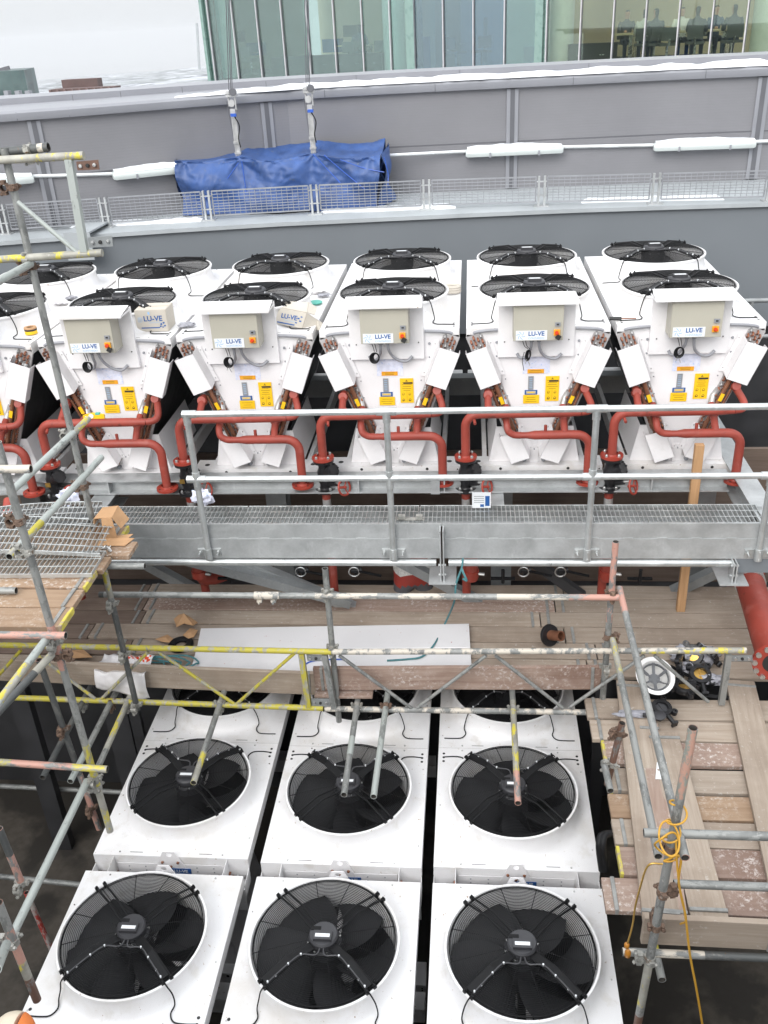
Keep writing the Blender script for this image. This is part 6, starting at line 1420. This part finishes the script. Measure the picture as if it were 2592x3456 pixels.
# ------------------------------------------------------------------ small things on the decks
def flatpoly(pts, z): return [A(*q, Z=z) for q in pts]
def crumple(m, c, w, d, h, seed, mi=0, n=14, top=True):
    """closed crumpled lump"""
    o = len(m.v); 
    for j in range(n+1):
        th_ = PI*j/n
        for i in range(n*2):
            ph = PI*i/n; v = Vector((math.sin(th_)*math.cos(ph), math.sin(th_)*math.sin(ph), math.cos(th_)))
            k = .72+.5*noise.noise(v*1.9+Vector((seed, 0, 0)))+.28*abs(noise.noise(v*4.5+Vector((seed, 3, 0))))
            z = max(0, v.z*k*.5+.42)*h; m.v.append(Vector(c)+Vector((v.x*k*w/2, v.y*k*d/2, z)))
    for j in range(n):
        for i in range(n*2): m.f.append([o+j*2*n+i, o+j*2*n+(i+1) % (2*n), o+(j+1)*2*n+(i+1) % (2*n), o+(j+1)*2*n+i][::-1]); m.mi.append(mi)
def carton(m, c, sx, sy, sz, rz, mi=0, open_=False, t=.006):
    R = Matrix.Rotation(rz, 3, 'Z'); c = Vector(c)
    def w(x, y, z): return c+R @ Vector((x, y, z))
    def wall(a, b, z0, z1):
        a, b = Vector(a), Vector(b); n = (b-a).cross(Z_).normalized()*t; m.prism([w(a.x, a.y, z0), w(b.x, b.y, z0), w(b.x, b.y, z1), w(a.x, a.y, z1)], R @ n, mi)
    P = [(-sx/2, -sy/2, 0), (sx/2, -sy/2, 0), (sx/2, sy/2, 0), (-sx/2, sy/2, 0)]
    for i in range(4): wall(P[i], P[(i+1) % 4], 0, sz)
    m.obox(w(0, 0, t), R @ Vector((sx/2, 0, 0)), R @ Vector((0, sy/2, 0)), (0, 0, t), mi)
    return w, R
# logo carton on the cooler with the level
p = A(212*1.0+120, 716, Z=-2.305); p = A(327, 717, Z=-2.305)
m = MB(); w, R = carton(m, p+Vector((0, .16, 0)), .36, .30, .25, .03); m.obox(w(0, 0, .25), R @ Vector((.18, 0, 0)), R @ Vector((0, .15, 0)), (0, 0, .004)); m.obox(w(0, 0, .2555), R @ Vector((.175, 0, 0)), R @ Vector((0, .001, 0)), (0, 0, .001), 3); KC = Matrix.Translation(p+Vector((.01, .13, 0))) @ Matrix.Scale(.76, 4) @ Matrix.Translation(-(p+Vector((0, .16, 0)))); m.xf(KC)
th = thing('carton', 'closed white carton with blue lettering standing upright on a cooler roof', 'box', p+Vector((0, .16, 0)))
m.wobj('box', ['cardw', 'blue', 'ltblue', 'card'], th, 0)
m = MB(); fx, fz = R @ X_, Z_; m.text('LU-VE', w(.02, -.1575, .15), fx, fz, .085, 0, .002); m.text('CONTARDO', w(.04, -.1575, .105), fx, fz, .026, 1); m.obox(w(-.02, -.1575, .045), R @ Vector((.11, 0, 0)), R @ Vector((0, .0006, 0)), (0, 0, .006), 0)
for x_, z_, s_ in ((.09, .085, .022), (.12, .10, .022), (.08, .06, .018), (.13, .065, .02), (.105, .05, .016)): m.obox(w(x_+.02, -.1575, z_), R @ Vector((s_*.5, 0, s_*.2)), R @ Vector((0, .0006, 0)), (-.003, 0, s_*.4), 0)
m.obox(w(-.02, -.1575, .215), R @ Vector((.012, 0, 0)), R @ Vector((0, .0006, 0)), (0, 0, .016), 1)
for k in range(5): m.lathe([(.032-.006*k, 0), (.030-.006*k, 0.0006)], w(-.135, -.1565, .14), 14, 1, M4=Matrix.Rotation(PI/2, 4, 'X'), capend=False)
m.xf(KC).wobj('lettering', ['blue', 'ltblue'], th, 0)
# crushed carton
p = A(630, 706, Z=-2.305)+Vector((0, .06, 0)); th = thing('carton', 'crushed open white carton with blue lettering lying on the roof of a cooler', 'box', p)
m = MB(); Rm = Matrix.Rotation(.22, 3, 'Y') @ Matrix.Rotation(-.1, 3, 'Z')
def w(x, y, z): return p+Rm @ Vector((x, y, z))*.66
def sheetq(m, q, th_=.006, mi=0): q = [w(*k) for k in q]; n = (q[1]-q[0]).cross(q[2]-q[0]).normalized()*th_; m.prism(q, n, mi)
sheetq(m, [(-.22, -.10, .0), (.16, -.12, .02), (.18, -.05, .22), (-.20, -.03, .20)]); sheetq(m, [(-.20, -.03, .20), (.18, -.05, .22), (.14, .14, .30), (-.16, .16, .24)]); sheetq(m, [(.16, -.12, .02), (.30, .0, .0), (.30, .05, .13), (.18, -.05, .22)]); sheetq(m, [(.18, -.05, .22), (.28, -.02, .20), (.26, .15, .25), (.14, .14, .30)]); sheetq(m, [(-.22, -.10, .0), (-.20, -.03, .20), (-.20, .18, .16), (-.22, .18, .0)]); sheetq(m, [(.30, .0, .0), (.40, -.05, .02), (.38, .10, .08), (.30, .05, .13)])
m.wobj('box', 'cardw', th, 0)
m = MB(); a, b_, c = w(-.22, -.10, .0), w(.16, -.12, .02), w(-.20, -.03, .20); ux = (b_-a).normalized(); uy = (c-a); uy = (uy-ux*uy.dot(ux)).normalized(); nz = ux.cross(uy)
nz = nz if nz.y < 0 else -nz; m.text('LU-VE', a+ux*.12+uy*.075+nz*.008, ux, uy, .056, 0, .0014, .001); m.text('CONTARDO', a+ux*.13+uy*.042+nz*.008, ux, uy, .018, 1, 0, .001)
for x_, z_, s_ in ((.205, .078, .02), (.225, .058, .02), (.19, .038, .017), (.23, .095, .017)): m.obox(a+ux*x_+uy*z_+nz*.008, ux*s_*.5, uy*s_*.3, nz*.0006, 0)
m.obox(a+ux*.10+uy*.016+nz*.008, ux*.08, uy*.005, nz*.0006, 0); m.wobj('lettering', ['blue', 'ltblue'], th, 0)
def small(name, label, cat, m, mats, smooth=40, group=None): return tag(m.obj(name, mats, smooth=smooth), label, cat, group)
p = A(1562/1.0*.0+977, 632, Z=-2.30); m = MB()
for k in range(3): m.pipe([(p.x+.07*math.cos(2*PI*i/20), p.y+.05*math.sin(2*PI*i/20), p.z+.015+.022*k) for i in range(20)], .017, 6, closed=True)
small('strap_coil', 'coiled grey white strap on the roof of the middle cooler beside its front fan', 'strap', m, 'cardw')
p = A(682, 655, Z=-2.30); m = MB(); m.lathe([(.06, 0), (.065, .012), (.05, .02), (0, .021)], p, 20); small('green_lid', 'small green lid on the roof of the cooler with the crushed carton', 'lid', m, 'greenp')
p = A(65, 722, Z=-2.30)+Vector((0, .03, 0)); m = MB(); m.lathe([(.055, 0), (.055, .028)], p, 20, 0); m.lathe([(.055, .028), (.057, .045)], p, 20, 1); m.lathe([(.057, .045), (.055, .058), (.03, .058), (.03, .02)], p, 20, 2); small('tape_roll', 'roll of yellow tape on the roof of the leftmost cooler', 'tape', m, ['yellow', 'ink', 'card'])
for (xd, yd, s, lb) in ((133, 657, .13, 'scrap of crumpled white plastic between the two leftmost cooler fans'), (155, 646, .10, 'grey cloth scrap beside the fan of the cooler with the level'), (405, 705, .12, 'crumpled dirty film on the roof corner left of the control box with the crushed carton'), (690, 632, .15, 'crumpled white film behind the crushed carton'), (700, 640, .10, 'grey scrap of packing behind the green lid')):
    p = A(xd, yd, Z=-2.30); m = MB(); crumple(m, p, s*1.6, s, s*.35, xd*.1); small('film_scrap', lb, 'scrap', m, 'film' if 'white' not in lb else 'bag', 50)
p = A(1316, 688, Z=-2.29); m = MB(); m.cyl(p, p+Vector((.10, -.01, 0)), .016, 8); m.cyl(p+Vector((.10, -.01, 0)), p+Vector((.22, -.02, 0)), .006, 6, 1); small('screwdriver', 'dark handled screwdriver on the roof edge of a cooler', 'tool', m, ['ink', 'copbr'])
# spirit level on the red pipe
u4 = Vector((XU[4], YU[4], -3.72)); m = MB(); a = A(178, 893, Y=u4.y-.28); c = A(224, 894, Y=u4.y-.28); d = (c-a).normalized(); zz = u4.z+.748+.0385
m.prism([Vector((a.x, u4.y-.285, zz)), Vector((c.x, u4.y-.285, zz)), Vector((c.x, u4.y-.285, zz+.035)), Vector((c.x-.08, u4.y-.285, zz+.05)), Vector((a.x+.08, u4.y-.285, zz+.05)), Vector((a.x, u4.y-.285, zz+.03))], (0, .022, 0), 0)
m.lathe([(.022, 0), (.022, .003)], ((a.x+c.x)/2-.02, u4.y-.285, zz+.026), 14, 1, M4=Matrix.Rotation(PI/2, 4, 'X')); m.box(((a.x+c.x)/2+.02, u4.y-.288, zz+.036), ((a.x+c.x)/2+.06, u4.y-.26, zz+.052), 2); m.box((a.x+.02, u4.y-.288, zz+.01), (a.x+.06, u4.y-.285, zz+.025), 1)
small('spirit_level', 'yellow spirit level lying on a red pipe behind the left scaffold standard', 'tool', m, ['yellow', 'label', 'greenp'])
# delivery label on the grating
p = A(1040, 1082, Y=YG1-.05); m = MB(); m.box((p.x-.075, YG1-.06, zg_+.001), (p.x+.075, YG1-.055, zg_+.14), 0)
for k in range(4): m.box((p.x-.06, YG1-.0615, zg_+.05+.018*k), (p.x+.02, YG1-.06, zg_+.055+.018*k), 1)
m.box((p.x+.03, YG1-.0615, zg_+.02), (p.x+.065, YG1-.06, zg_+.11), 2); m.box((p.x-.01, YG1-.0615, zg_+.012), (p.x+.02, YG1-.06, zg_+.035), 2); small('delivery_label', 'small white printed delivery label propped at the back of the walkway grating', 'label', m, ['label', 'grey', 'blue'], 0)
for xd, lb in ((148, 'crumpled white sheet of paper behind the walkway, left, beside the scaffold'), (437, 'folded white sheet of paper behind the second scaffold tube near the first handrail post')):
    p = A(xd, 1082, Y=6.85); m = MB(); crumple(m, p+Vector((0, 0, -.05)), .22, .12, .2, xd*.1); small('paper', lb, 'paper', m, 'paper', 40)
p = A(868, 1122, Z=zg_); m = MB(); m.obox(p+Vector((0, .0, .02)), (.028, 0, 0), (0, .02, 0), (0, 0, .018)); m.obox(p+Vector((.14, .0, .02)), (.026, 0, 0), (0, .02, 0), (0, 0, .018)); m.box((p.x-.04, p.y-.02, zg_), (p.x+.18, p.y+.02, zg_+.006)); small('grating_clip', 'pair of small dull clips on the near edge of the walkway grating', 'clip', m, 'clamp', 30)
# torn cardboard box, bolts
p = A(235, 1166, Z=ZL); th = thing('torn_box', 'torn brown cardboard box on the end of the left platform', 'box', p)
m = MB()
def sq(q, mi=0): q = [p+Vector(k) for k in q]; n = (q[1]-q[0]).cross(q[2]-q[0]).normalized()*.005; m.prism(q, n, mi)
sq([(-.12, .0, .0), (-.10, .16, .0), (-.06, .14, .20), (-.09, .02, .17)]); sq([(-.09, .02, .17), (-.06, .14, .20), (.06, .15, .21), (.05, .02, .18)]); sq([(-.04, .0, -.0), (.07, .0, .02), (.05, .02, .18), (-.03, .02, .17)]); sq([(.05, .02, .18), (.06, .15, .21), (.13, .14, .10), (.10, .03, .08)]); sq([(-.06, -.06, .004), (.14, -.02, .004), (.17, .06, .012), (-.02, .03, .006)]); m.wobj('box', 'card', th, 0)
m = MB(); sq([(-.08, -.10, .004), (.16, -.10, .004), (.20, .0, .01), (-.05, -.04, .03)]); m.wobj('flap', 'card', th, 0)
m = MB()
for k in range(16): a = A(229+rnd.uniform(-9, 9), 1187+rnd.uniform(-4, 4), Z=ZL+.004); m.lathe([(.010, 0), (.010, .012), (.005, .012), (.005, .03), (0, .03)], a, 6, 0, M4=Matrix.Rotation(rnd.uniform(-1.4, 1.4), 4, 'X') @ Matrix.Rotation(rnd.uniform(-1, 1), 4, 'Y'))
o = small('bolt_heap', 'small heap of loose zinc bolts on the protruding board of the left platform', 'bolts', m, 'steel', 30); o['kind'] = 'stuff'
# orange striped post at the left edge
p = A(8, 1165, Y=5.9); q = A(20, 1080, Y=6.2); m = MB(); m.pipe([p, p.lerp(q, .45), p.lerp(q, .455), p.lerp(q, .6), p.lerp(q, .605), q], .042, 14, [0, 0, 1, 1, 0, 0]); small('barrier_post', 'orange barrier post with a white band leaning at the left edge behind the scaffold', 'barrier', m, ['redbr', 'label'], 50)
# debris on the main deck
def scrap(label, pts, h, seed):
    P = flatpoly(pts, ZK+.012); m = MB(); n = len(P); c = sum(P, Vector())/n; m.v = [c+Vector((0, 0, h))]+[q+Vector((0, 0, abs(noise.noise(q*3+Vector((seed, 0, 0))))*h*1.4)) for q in P]; N = len(m.v)
    m.v += [v+Vector((0, 0, -.005)) for v in m.v]
    for i in range(n): a, b2 = 1+i, 1+(i+1) % n; m.f.append([0, a, b2]); m.f.append([N, N+b2, N+a]); m.f.append([a, N+a, N+b2, b2]); m.mi += [0, 0, 0]
    small('cardboard_scrap', label, 'cardboard', m, 'card', 0, 'cardboard scraps on the main deck')
scrap('upright crumpled piece of cardboard on the deck left of the white sheet', [(378, 1350), (388, 1338), (402, 1342), (415, 1340), (428, 1350), (420, 1365), (400, 1362), (384, 1368)], .14, 1)
scrap('flat pale piece of cardboard left of the crumpled one, beside the black ring', [(336, 1383), (362, 1372), (374, 1380), (368, 1390), (350, 1388)], .03, 4)
scrap('piece of cardboard between the crumpled one and the white sheet', [(396, 1378), (412, 1362), (428, 1366), (420, 1380), (408, 1384)], .05, 8)
scrap('red brown cardboard behind the yellow girder at the left', [(130, 1412), (180, 1403), (200, 1420), (150, 1425)], .04, 12)
p = A(391, 1394, Z=ZK+.005); m = MB(); m.lathe([(.05, .012), (.06, .03), (.10, .03), (.115, .015), (.115, 0), (.05, 0)], p, 28, 0, capend=False); small('black_ring', 'black rubber ring lying on the deck left of the white sheet', 'ring', m, 'black', 40)
# white bag draped over the toe board
m = MB(); NU, NV = 26, 22
for j in range(NV+1):
    for i in range(NU+1):
        u, v = i/NU, j/NV
        x0_, y0_ = 222+100*u, 1417+14*u
        if v < .45: q = A(205+18*(.45-v)/.45*1.2+(108+20*(v))*u, 1448-32*(.45-v)/.45+10*u*(.4-v), Z=ZK+.06); q.y = max(q.y, 5.99)
        else: e = A(206+108*u, 1448+(6+30*u*(1-u)*0), Y=5.965); vv = (v-.45)/.55; q = Vector((e.x, 5.955-.03*math.sin(vv*3), e.z-vv*(.17+.10*u+.10*math.exp(-((u-.75)/.12)**2))))
        q += Vector((0, -.02*abs(noise.noise(Vector((u*5, v*5, 0)))), .05*noise.noise(Vector((u*4, v*4, 2)))*(v < .5)+.02)); m.v.append(q)
for j in range(NV):
    for i in range(NU): k = j*(NU+1)+i; m.f.append([k, k+1, k+NU+2, k+NU+1]); m.mi.append(1 if (j in (1, 2, 3) and 13 <= i <= 24 and (i*7+j*3) % 5 < 3) else 0)
o = small('plastic_bag', 'white plastic bag with red print draped over the toe board behind the yellow girder', 'bag', m, ['bag', 'redsw'], 70); so = o.modifiers.new('thick', 'SOLIDIFY'); so.thickness = .004
# ropes
def rope(label, pts, r, mi, name='rope', n=6, seg=6): m = MB(); m.pipe(bez(pts, seg), r, n); return small(name, label, name, m, mi, 60)
rope('teal rope hanging from the walkway tube and trailing over the white sheet', [A(1000, 1206, Y=6.22), A(997, 1228, Y=6.2), A(985, 1262, Y=6.2), A(981, 1300, Y=6.25), A(962, 1345, Z=ZK+.06), A(938, 1392, Z=ZK+.058), A(912, 1418, Z=ZK+.056), A(880, 1424, Z=ZK+.05), A(836, 1427, Z=ZK+.05)], .0085, 'rope')
rope('frayed teal rope tail knotted below the walkway tube', [A(997, 1228, Y=6.18), A(1002, 1240, Y=6.17), A(1008, 1254, Y=6.17), A(1000, 1250, Y=6.17)], .010, 'rope')
rope('thin blue cord lying across the left part of the white sheet', [A(742, 1424, Z=ZK+.05), A(700, 1425, Z=ZK+.05), A(668, 1430, Z=ZK+.05), A(650, 1444, Z=ZK+.05)], .006, 'wblue', 'cord')
m = MB(); p = A(318, 1436, Z=ZK+.03)
for k in range(5): m.pipe([p+Vector(((.11+.02*k)*math.cos(2*PI*i/24)*1.4+.05*k, (.05+.012*k)*math.sin(2*PI*i/24), .008*k+.01*math.sin(i+k))) for i in range(24)], .008, 6, closed=True)
small('rope_coil', 'coil of teal rope beside the white plastic bag', 'rope', m, 'rope', 60)
# flanged spool
p = A(1192, 1398, Z=ZK); th = thing('flange_spool', 'short red pipe with a black blank flange lying tilted on the deck', 'pipe', p)
ax = Vector((.50, -.55, .35)).normalized(); Mx = ax.to_track_quat('Z', 'Y').to_matrix().to_4x4()
m = MB(); m.lathe([(0, -.012), (.095, -.012), (.10, 0), (.095, .018), (.05, .018)], p+Vector((-.02, .06, .085)), 26, 0, M4=Mx); m.wobj('flange', 'cast', th, 40)
m = MB(); m.lathe([(.045, .018), (.045, .15), (.036, .15), (.036, .02)], p+Vector((-.02, .06, .085)), 20, 0, M4=Mx, capend=False); m.wobj('pipe', 'copbr', th, 50)
# upturned helmet
p = A(1411, 1495, Z=ZA)+Vector((0, .02, 0)); th = thing('helmet', 'upturned white hard hat showing its grey cradle straps, on the lengthwise board', 'helmet', p)
m = MB(); N = 36; prof = [(0, 0), (.05, .006), (.09, .035), (.112, .08), (.120, .13), (.122, .145), (.150, .150), (.152, .154), (.120, .153), (.112, .13), (.104, .08), (.085, .042), (.045, .014), (0, .010)]
tilt = Matrix.Rotation(.38, 4, 'X'); p = p+Vector((0, .03, .03))
m.lathe([(r_, z_) for r_, z_ in prof], p+Vector((0, 0, .0)), N, 0, M4=tilt @ Matrix.Diagonal((1.0, 1.14, 1, 1))); m.wobj('shell', 'helmet', th, 60)
m = MB()
for k in range(6):
    a = k*PI/3+.5; pts = [Vector((r_*math.cos(a), r_*math.sin(a)*1.14, z_)) for r_, z_ in ((.112, .138), (.085, .118), (.055, .105), (.02, .10))]
    for a_, b_ in zip(pts, pts[1:]): m.beam(p+tilt @ a_, p+tilt @ b_, .024, .004, up=(math.cos(a), math.sin(a), .6))
m.lathe([(.045, .098), (.045, .104), (0, .104)], p, 16, 0, M4=tilt); m.lathe([(.106, .115), (.100, .116), (.100, .14), (.106, .14)], p, 30, 0, M4=tilt @ Matrix.Diagonal((1, 1.14, 1, 1)), capend=False); m.wobj('harness', 'strap', th, 40)
# butterfly valves
def butterfly(p, rz, rx, label, lever=True, sc_=1.0, brass=True):
    th = thing('butterfly_valve', label, 'valve', p, 'loose black butterfly valves'); T_ = Matrix.Translation(p) @ Matrix.Rotation(rz, 4, 'Z') @ Matrix.Rotation(rx, 4, 'X') @ Matrix.Scale(sc_, 4)
    m = MB(); m.lathe([(.055, -.024), (.085, -.024), (.09, -.01), (.09, .01), (.085, .024), (.055, .024), (.052, 0), (.055, -.024)], (0, 0, 0), 28, 0, capend=False)
    for k in range(4):
        a = PI/4+k*PI/2; c = Vector((.108*math.cos(a), .108*math.sin(a), 0)); m.lathe([(.012, -.02), (.026, -.02), (.026, .02), (.012, .02)], c, 14, 0, capend=False); m.obox(c*.86, (.016, 0, 0), (0, .016, 0), (0, 0, .016))
    m.pipe([(0, -.085, 0), (0, -.17, 0)], .02, 10); m.obox((0, -.178, 0), (.026, 0, 0), (0, .01, 0), (0, 0, .026))
    m.xf(T_).wobj('body', 'cast', th, 40)
    m = MB(); m.lathe([(0, -.006), (.051, -.003), (.051, .003), (0, .006)], (0, 0, 0), 24); m.obox((0, 0, .006), (.006, 0, 0), (0, .05, 0), (0, 0, .006)); m.xf(T_).wobj('disc', 'brass' if brass else 'dgrey', th, 35)
    if lever:
        m = MB(); m.beam((0, -.195, 0), (.20, -.23, .02), .028, .012); m.lathe([(.03, -.006), (.03, .006)], (0, -.19, 0), 14, 0, M4=Matrix.Rotation(PI/2, 4, 'X')); m.xf(T_).wobj('lever', 'black', th, 35)
p = A(1512, 1462, Z=ZK+.06); butterfly(p+Vector((0, 0, .02)), .05, .35, 'black butterfly valve with a bright brass disc, face up in the pile', True)
p = A(1470, 1440, Z=ZK+.06); butterfly(p+Vector((0, 0, .03)), 1.2, 1.3, 'black butterfly valve standing on edge at the left of the pile')
p = A(1495, 1425, Z=ZK+.06); butterfly(p+Vector((0, 0, .05)), -.5, .9, 'black butterfly valve at the back of the pile under the plastic film', False)
p = A(1530, 1425, Z=ZK+.06); butterfly(p+Vector((0, 0, .05)), 2.2, 1.0, 'black butterfly valve at the right back of the pile')
p = A(1478, 1490, Z=ZK+.06); butterfly(p+Vector((0, 0, .02)), 2.6, .15, 'black butterfly valve at the near edge of the pile, lever towards the viewer')
p = A(1429, 1530, Z=ZA+.03); butterfly(p, .5, .2, 'single black butterfly valve lying below the helmet', False, .92, False)
p = A(1423, 1549, Z=ZA+.02); m = MB(); m.lathe([(.03, 0), (.05, .006), (.055, .02), (.03, .03), (0, .032)], p, 18); m.beam(p+Vector((-.12, .01, .01)), p, .03, .02); small('lever_plate', 'grey lever plate lying below the single black valve', 'valve part', m, 'dgrey', 40)
for (xd, yd, w_, d_, h_, sd, lb) in ((1490, 1428, .40, .18, .17, 2, 'crumpled clear film over the back of the valve pile'), (1520, 1432, .26, .16, .20, 5, 'crumpled clear film standing at the right of the valve pile'), (1540, 1476, .28, .14, .10, 9, 'crumpled clear film at the right front of the valve pile'), (1482, 1455, .2, .12, .11, 13, 'crumpled clear film between the valves at the left of the pile')):
    p = A(xd, yd, Z=ZK+.01); m = MB(); crumple(m, p, w_, d_, h_, sd, n=20); small('plastic_film', lb, 'film', m, 'film', 30)
p = A(1370, 1545, Z=ZA); m = MB(); crumple(m, p, .34, .10, .03, 31, n=16); small('plastic_film', 'flat strip of clear film crossing the lengthwise board under the rails', 'film', m, 'film', 30)
p = A(1428, 1665, Z=ZA+.002); m = MB(); m.obox(p+Vector((0, 0, .001)), (.035, 0, 0), (.02, .085, 0), (0, 0, .0008)); small('paper', 'small white paper on the lengthwise board between the rails', 'paper', m, 'label', 0)
# black hoses beside the right hand deck
for k, lb in ((0, 'outer black hose hanging at the left edge of the right hand deck'), (1, 'inner black hose hanging at the left edge of the right hand deck')):
    rope(lb, [A(1300+7*k, 1880, Y=4.3), A(1294+8*k, 1830, Y=4.3), A(1298+8*k, 1806, Y=4.35), A(1312+6*k, 1800, Y=4.4)], .022, 'black', 'hose', 8)
# yellow extension cable on the front standard
sb, st_ = STD_F; sd = (st_-sb).normalized(); e1 = sd.orthogonal().normalized(); e2 = sd.cross(e1)
def onstd(yd): p = A(1437-(yd-1800)*.172, yd, Y=STD_F[0].y); t_ = (p.z-sb.z)/(st_.z-sb.z); return sb.lerp(st_, t_)
pts = []
for k in range(64):
    f = k/63; c = onstd(1730+120*f); a = 2*PI*3*f; rr = .033+.016*abs(math.sin(f*5+.5)); pts.append(c+e1*math.cos(a)*rr+e2*math.sin(a)*rr)
Yc = STD_F[0].y-.06
tail = [A(1470, 1850, Y=Yc), A(1466, 1905, Y=Yc), A(1480, 1975, Y=Yc), A(1490, 2060, Y=Yc), A(1505, 2140, Y=Yc), A(1520, 2230, Y=Yc)]
m = MB(); m.pipe(pts, .0055, 8); m.pipe(bez([pts[-1]]+tail, 6), .0066, 8)
m.pipe(bez([pts[30], A(1462, 1860, Y=Yc), A(1470, 1930, Y=Yc), A(1482, 1985, Y=Yc), A(1470, 1996, Y=Yc+.05)], 6), .0058, 8)
cc = A(1440, 1820, Y=Yc-.02); m.pipe([cc+Vector((.060*math.cos(2*PI*i/28), -.01+.02*math.sin(2*PI*i/14), .075*math.sin(2*PI*i/28))) for i in range(28)], .0055, 8, closed=True)
m.pipe([cc+Vector((.01+.05*math.cos(2*PI*i/28), .08*math.sin(2*PI*i/28), .03+.04*math.sin(2*PI*i/28))) for i in range(28)], .0055, 8, closed=True)
small('extension_cable', 'yellow extension cable wound round the right foreground standard and hanging out of the picture', 'cable', m, 'cable', 60)
m = MB(); m.pipe(bez([A(1432, 1866, Y=Yc), A(1400, 1870, Y=Yc), A(1382, 1920, Y=Yc), A(1372, 1960, Y=Yc), A(1366, 2000, Y=Yc), A(1355, 2040, Y=Yc)], 7), .0055, 8, 0); m.lathe([(.008, -.02), (.015, -.015), (.015, .01), (.006, .02)], A(1354, 2042, Y=Yc), 10, 1); m.lathe([(0, -.03), (.018, -.018), (.018, .015), (.010, .03)], A(1356, 2060, Y=Yc), 12, 1)
small('lamp_flex', 'brown flex with an amber bulb holder hanging left of the right foreground standard', 'cable', m, ['brass', 'amber'], 60)
m = MB(); m.box((-9, -.9, -7.45), (6, -.35, -2.05)); m.box((-9, -3, -2.15), (6, -.2, -2.0)); tag(m.obj('unseen_shade_wall', 'ledge', smooth=0), 'pale unseen wall added below the picture to shade the nearest coolers', 'wall')  # unseen wall added to block low light from the lower coolers
# orange and cream padded cap, bottom left corner
p = A(28, 2235, Y=2.75); th = thing('post_cap', 'rounded cream and orange padded cap in the bottom left corner', 'cap', p+Vector((0, 0, -.12)))
for mi, x0_, x1_ in (('cream', -1, .22), ('orangep', .22, 1)):
    m = MB(); rr = .112; N = 20
    xs = [x0_+(x1_-x0_)*i/N for i in range(N+1)]
    m.pipe([p+Vector((x*rr, 0, -.28*max(0, x-.2)*rr)) for x in xs], [max(.001, rr*math.sqrt(max(0, 1-min(1, x*x)))) for x in xs], 24); m.wobj('shell', mi, th, 60)
m = MB(); m.pipe([p+Vector((0, .02, -.02)), p+Vector((0, .02, -2))], .024, 14); m.wobj('post', 't_grey', th, 50)
# ------------------------------------------------------------------ light
w = bpy.data.worlds.new('World'); sc.world = w; w.use_nodes = True; nt = w.node_tree
bg = nt.nodes['Background']; sky = nt.nodes.new('ShaderNodeTexSky'); sky.sky_type = 'NISHITA'; sky.sun_disc = False
SE_, SRo = math.radians(36), math.radians(200); sky.sun_elevation = SE_; sky.sun_rotation = SRo; sky.dust_density = 4; sky.altitude = 50
hs = nt.nodes.new('ShaderNodeHueSaturation'); hs.inputs['Saturation'].default_value = .12; nt.links.new(sky.outputs[0], hs.inputs['Color'])
mx_ = nt.nodes.new('ShaderNodeMix'); mx_.data_type = 'RGBA'; mx_.inputs[0].default_value = .78; mx_.inputs[7].default_value = (8.6, 8.9, 9.2, 1)
nt.links.new(hs.outputs[0], mx_.inputs[6])
# overcast: the cloud deck is brighter overhead than at the horizon
tc = nt.nodes.new('ShaderNodeTexCoord'); sx = nt.nodes.new('ShaderNodeSeparateXYZ'); nt.links.new(tc.outputs['Generated'], sx.inputs[0])
gr = nt.nodes.new('ShaderNodeMapRange'); gr.inputs[1].default_value = 0; gr.inputs[2].default_value = 1; gr.inputs[3].default_value = .76; gr.inputs[4].default_value = 1.95; nt.links.new(sx.outputs[2], gr.inputs[0])
vm = nt.nodes.new('ShaderNodeVectorMath'); vm.operation = 'SCALE'; nt.links.new(mx_.outputs[2], vm.inputs[0]); nt.links.new(gr.outputs[0], vm.inputs['Scale']); nt.links.new(vm.outputs[0], bg.inputs[0]); bg.inputs[1].default_value = .10
su = bpy.data.lights.new('sun', 'SUN'); su.energy = 1.5; su.angle = math.radians(40); su.color = (1, .97, .93)
so_ = bpy.data.objects.new('sun', su); COL.objects.link(so_)
sd_ = Vector((math.sin(SRo)*math.cos(SE_), math.cos(SRo)*math.cos(SE_), math.sin(SE_))); so_.rotation_mode = 'QUATERNION'; so_.rotation_quaternion = sd_.to_track_quat('Z', 'Y')
sc.view_settings.view_transform = 'Standard'; sc.view_settings.look = 'None'; sc.view_settings.gamma = 1; sc.view_settings.exposure = .57
sc.cycles.max_bounces = 8; sc.cycles.transparent_max_bounces = 16
# ------------------------------------------------------------------ thin winter air
hz_ = NT('winter_air'); hz_.n.remove(hz_.b); pv = hz_.new('ShaderNodeVolumePrincipled'); pv.inputs['Color'].default_value = (.95, .97, 1, 1); pv.inputs['Density'].default_value = 2.0e-4; pv.inputs['Anisotropy'].default_value = 0
hz_.link(pv.outputs[0], hz_.n['Material Output'].inputs['Volume']); M['haze'] = hz_.m
m = MB(); m.box((-9000, -1700, -180), (9000, 8300, 45)); ho = m.obj('haze', 'haze', smooth=0); ho['kind'] = 'stuff'
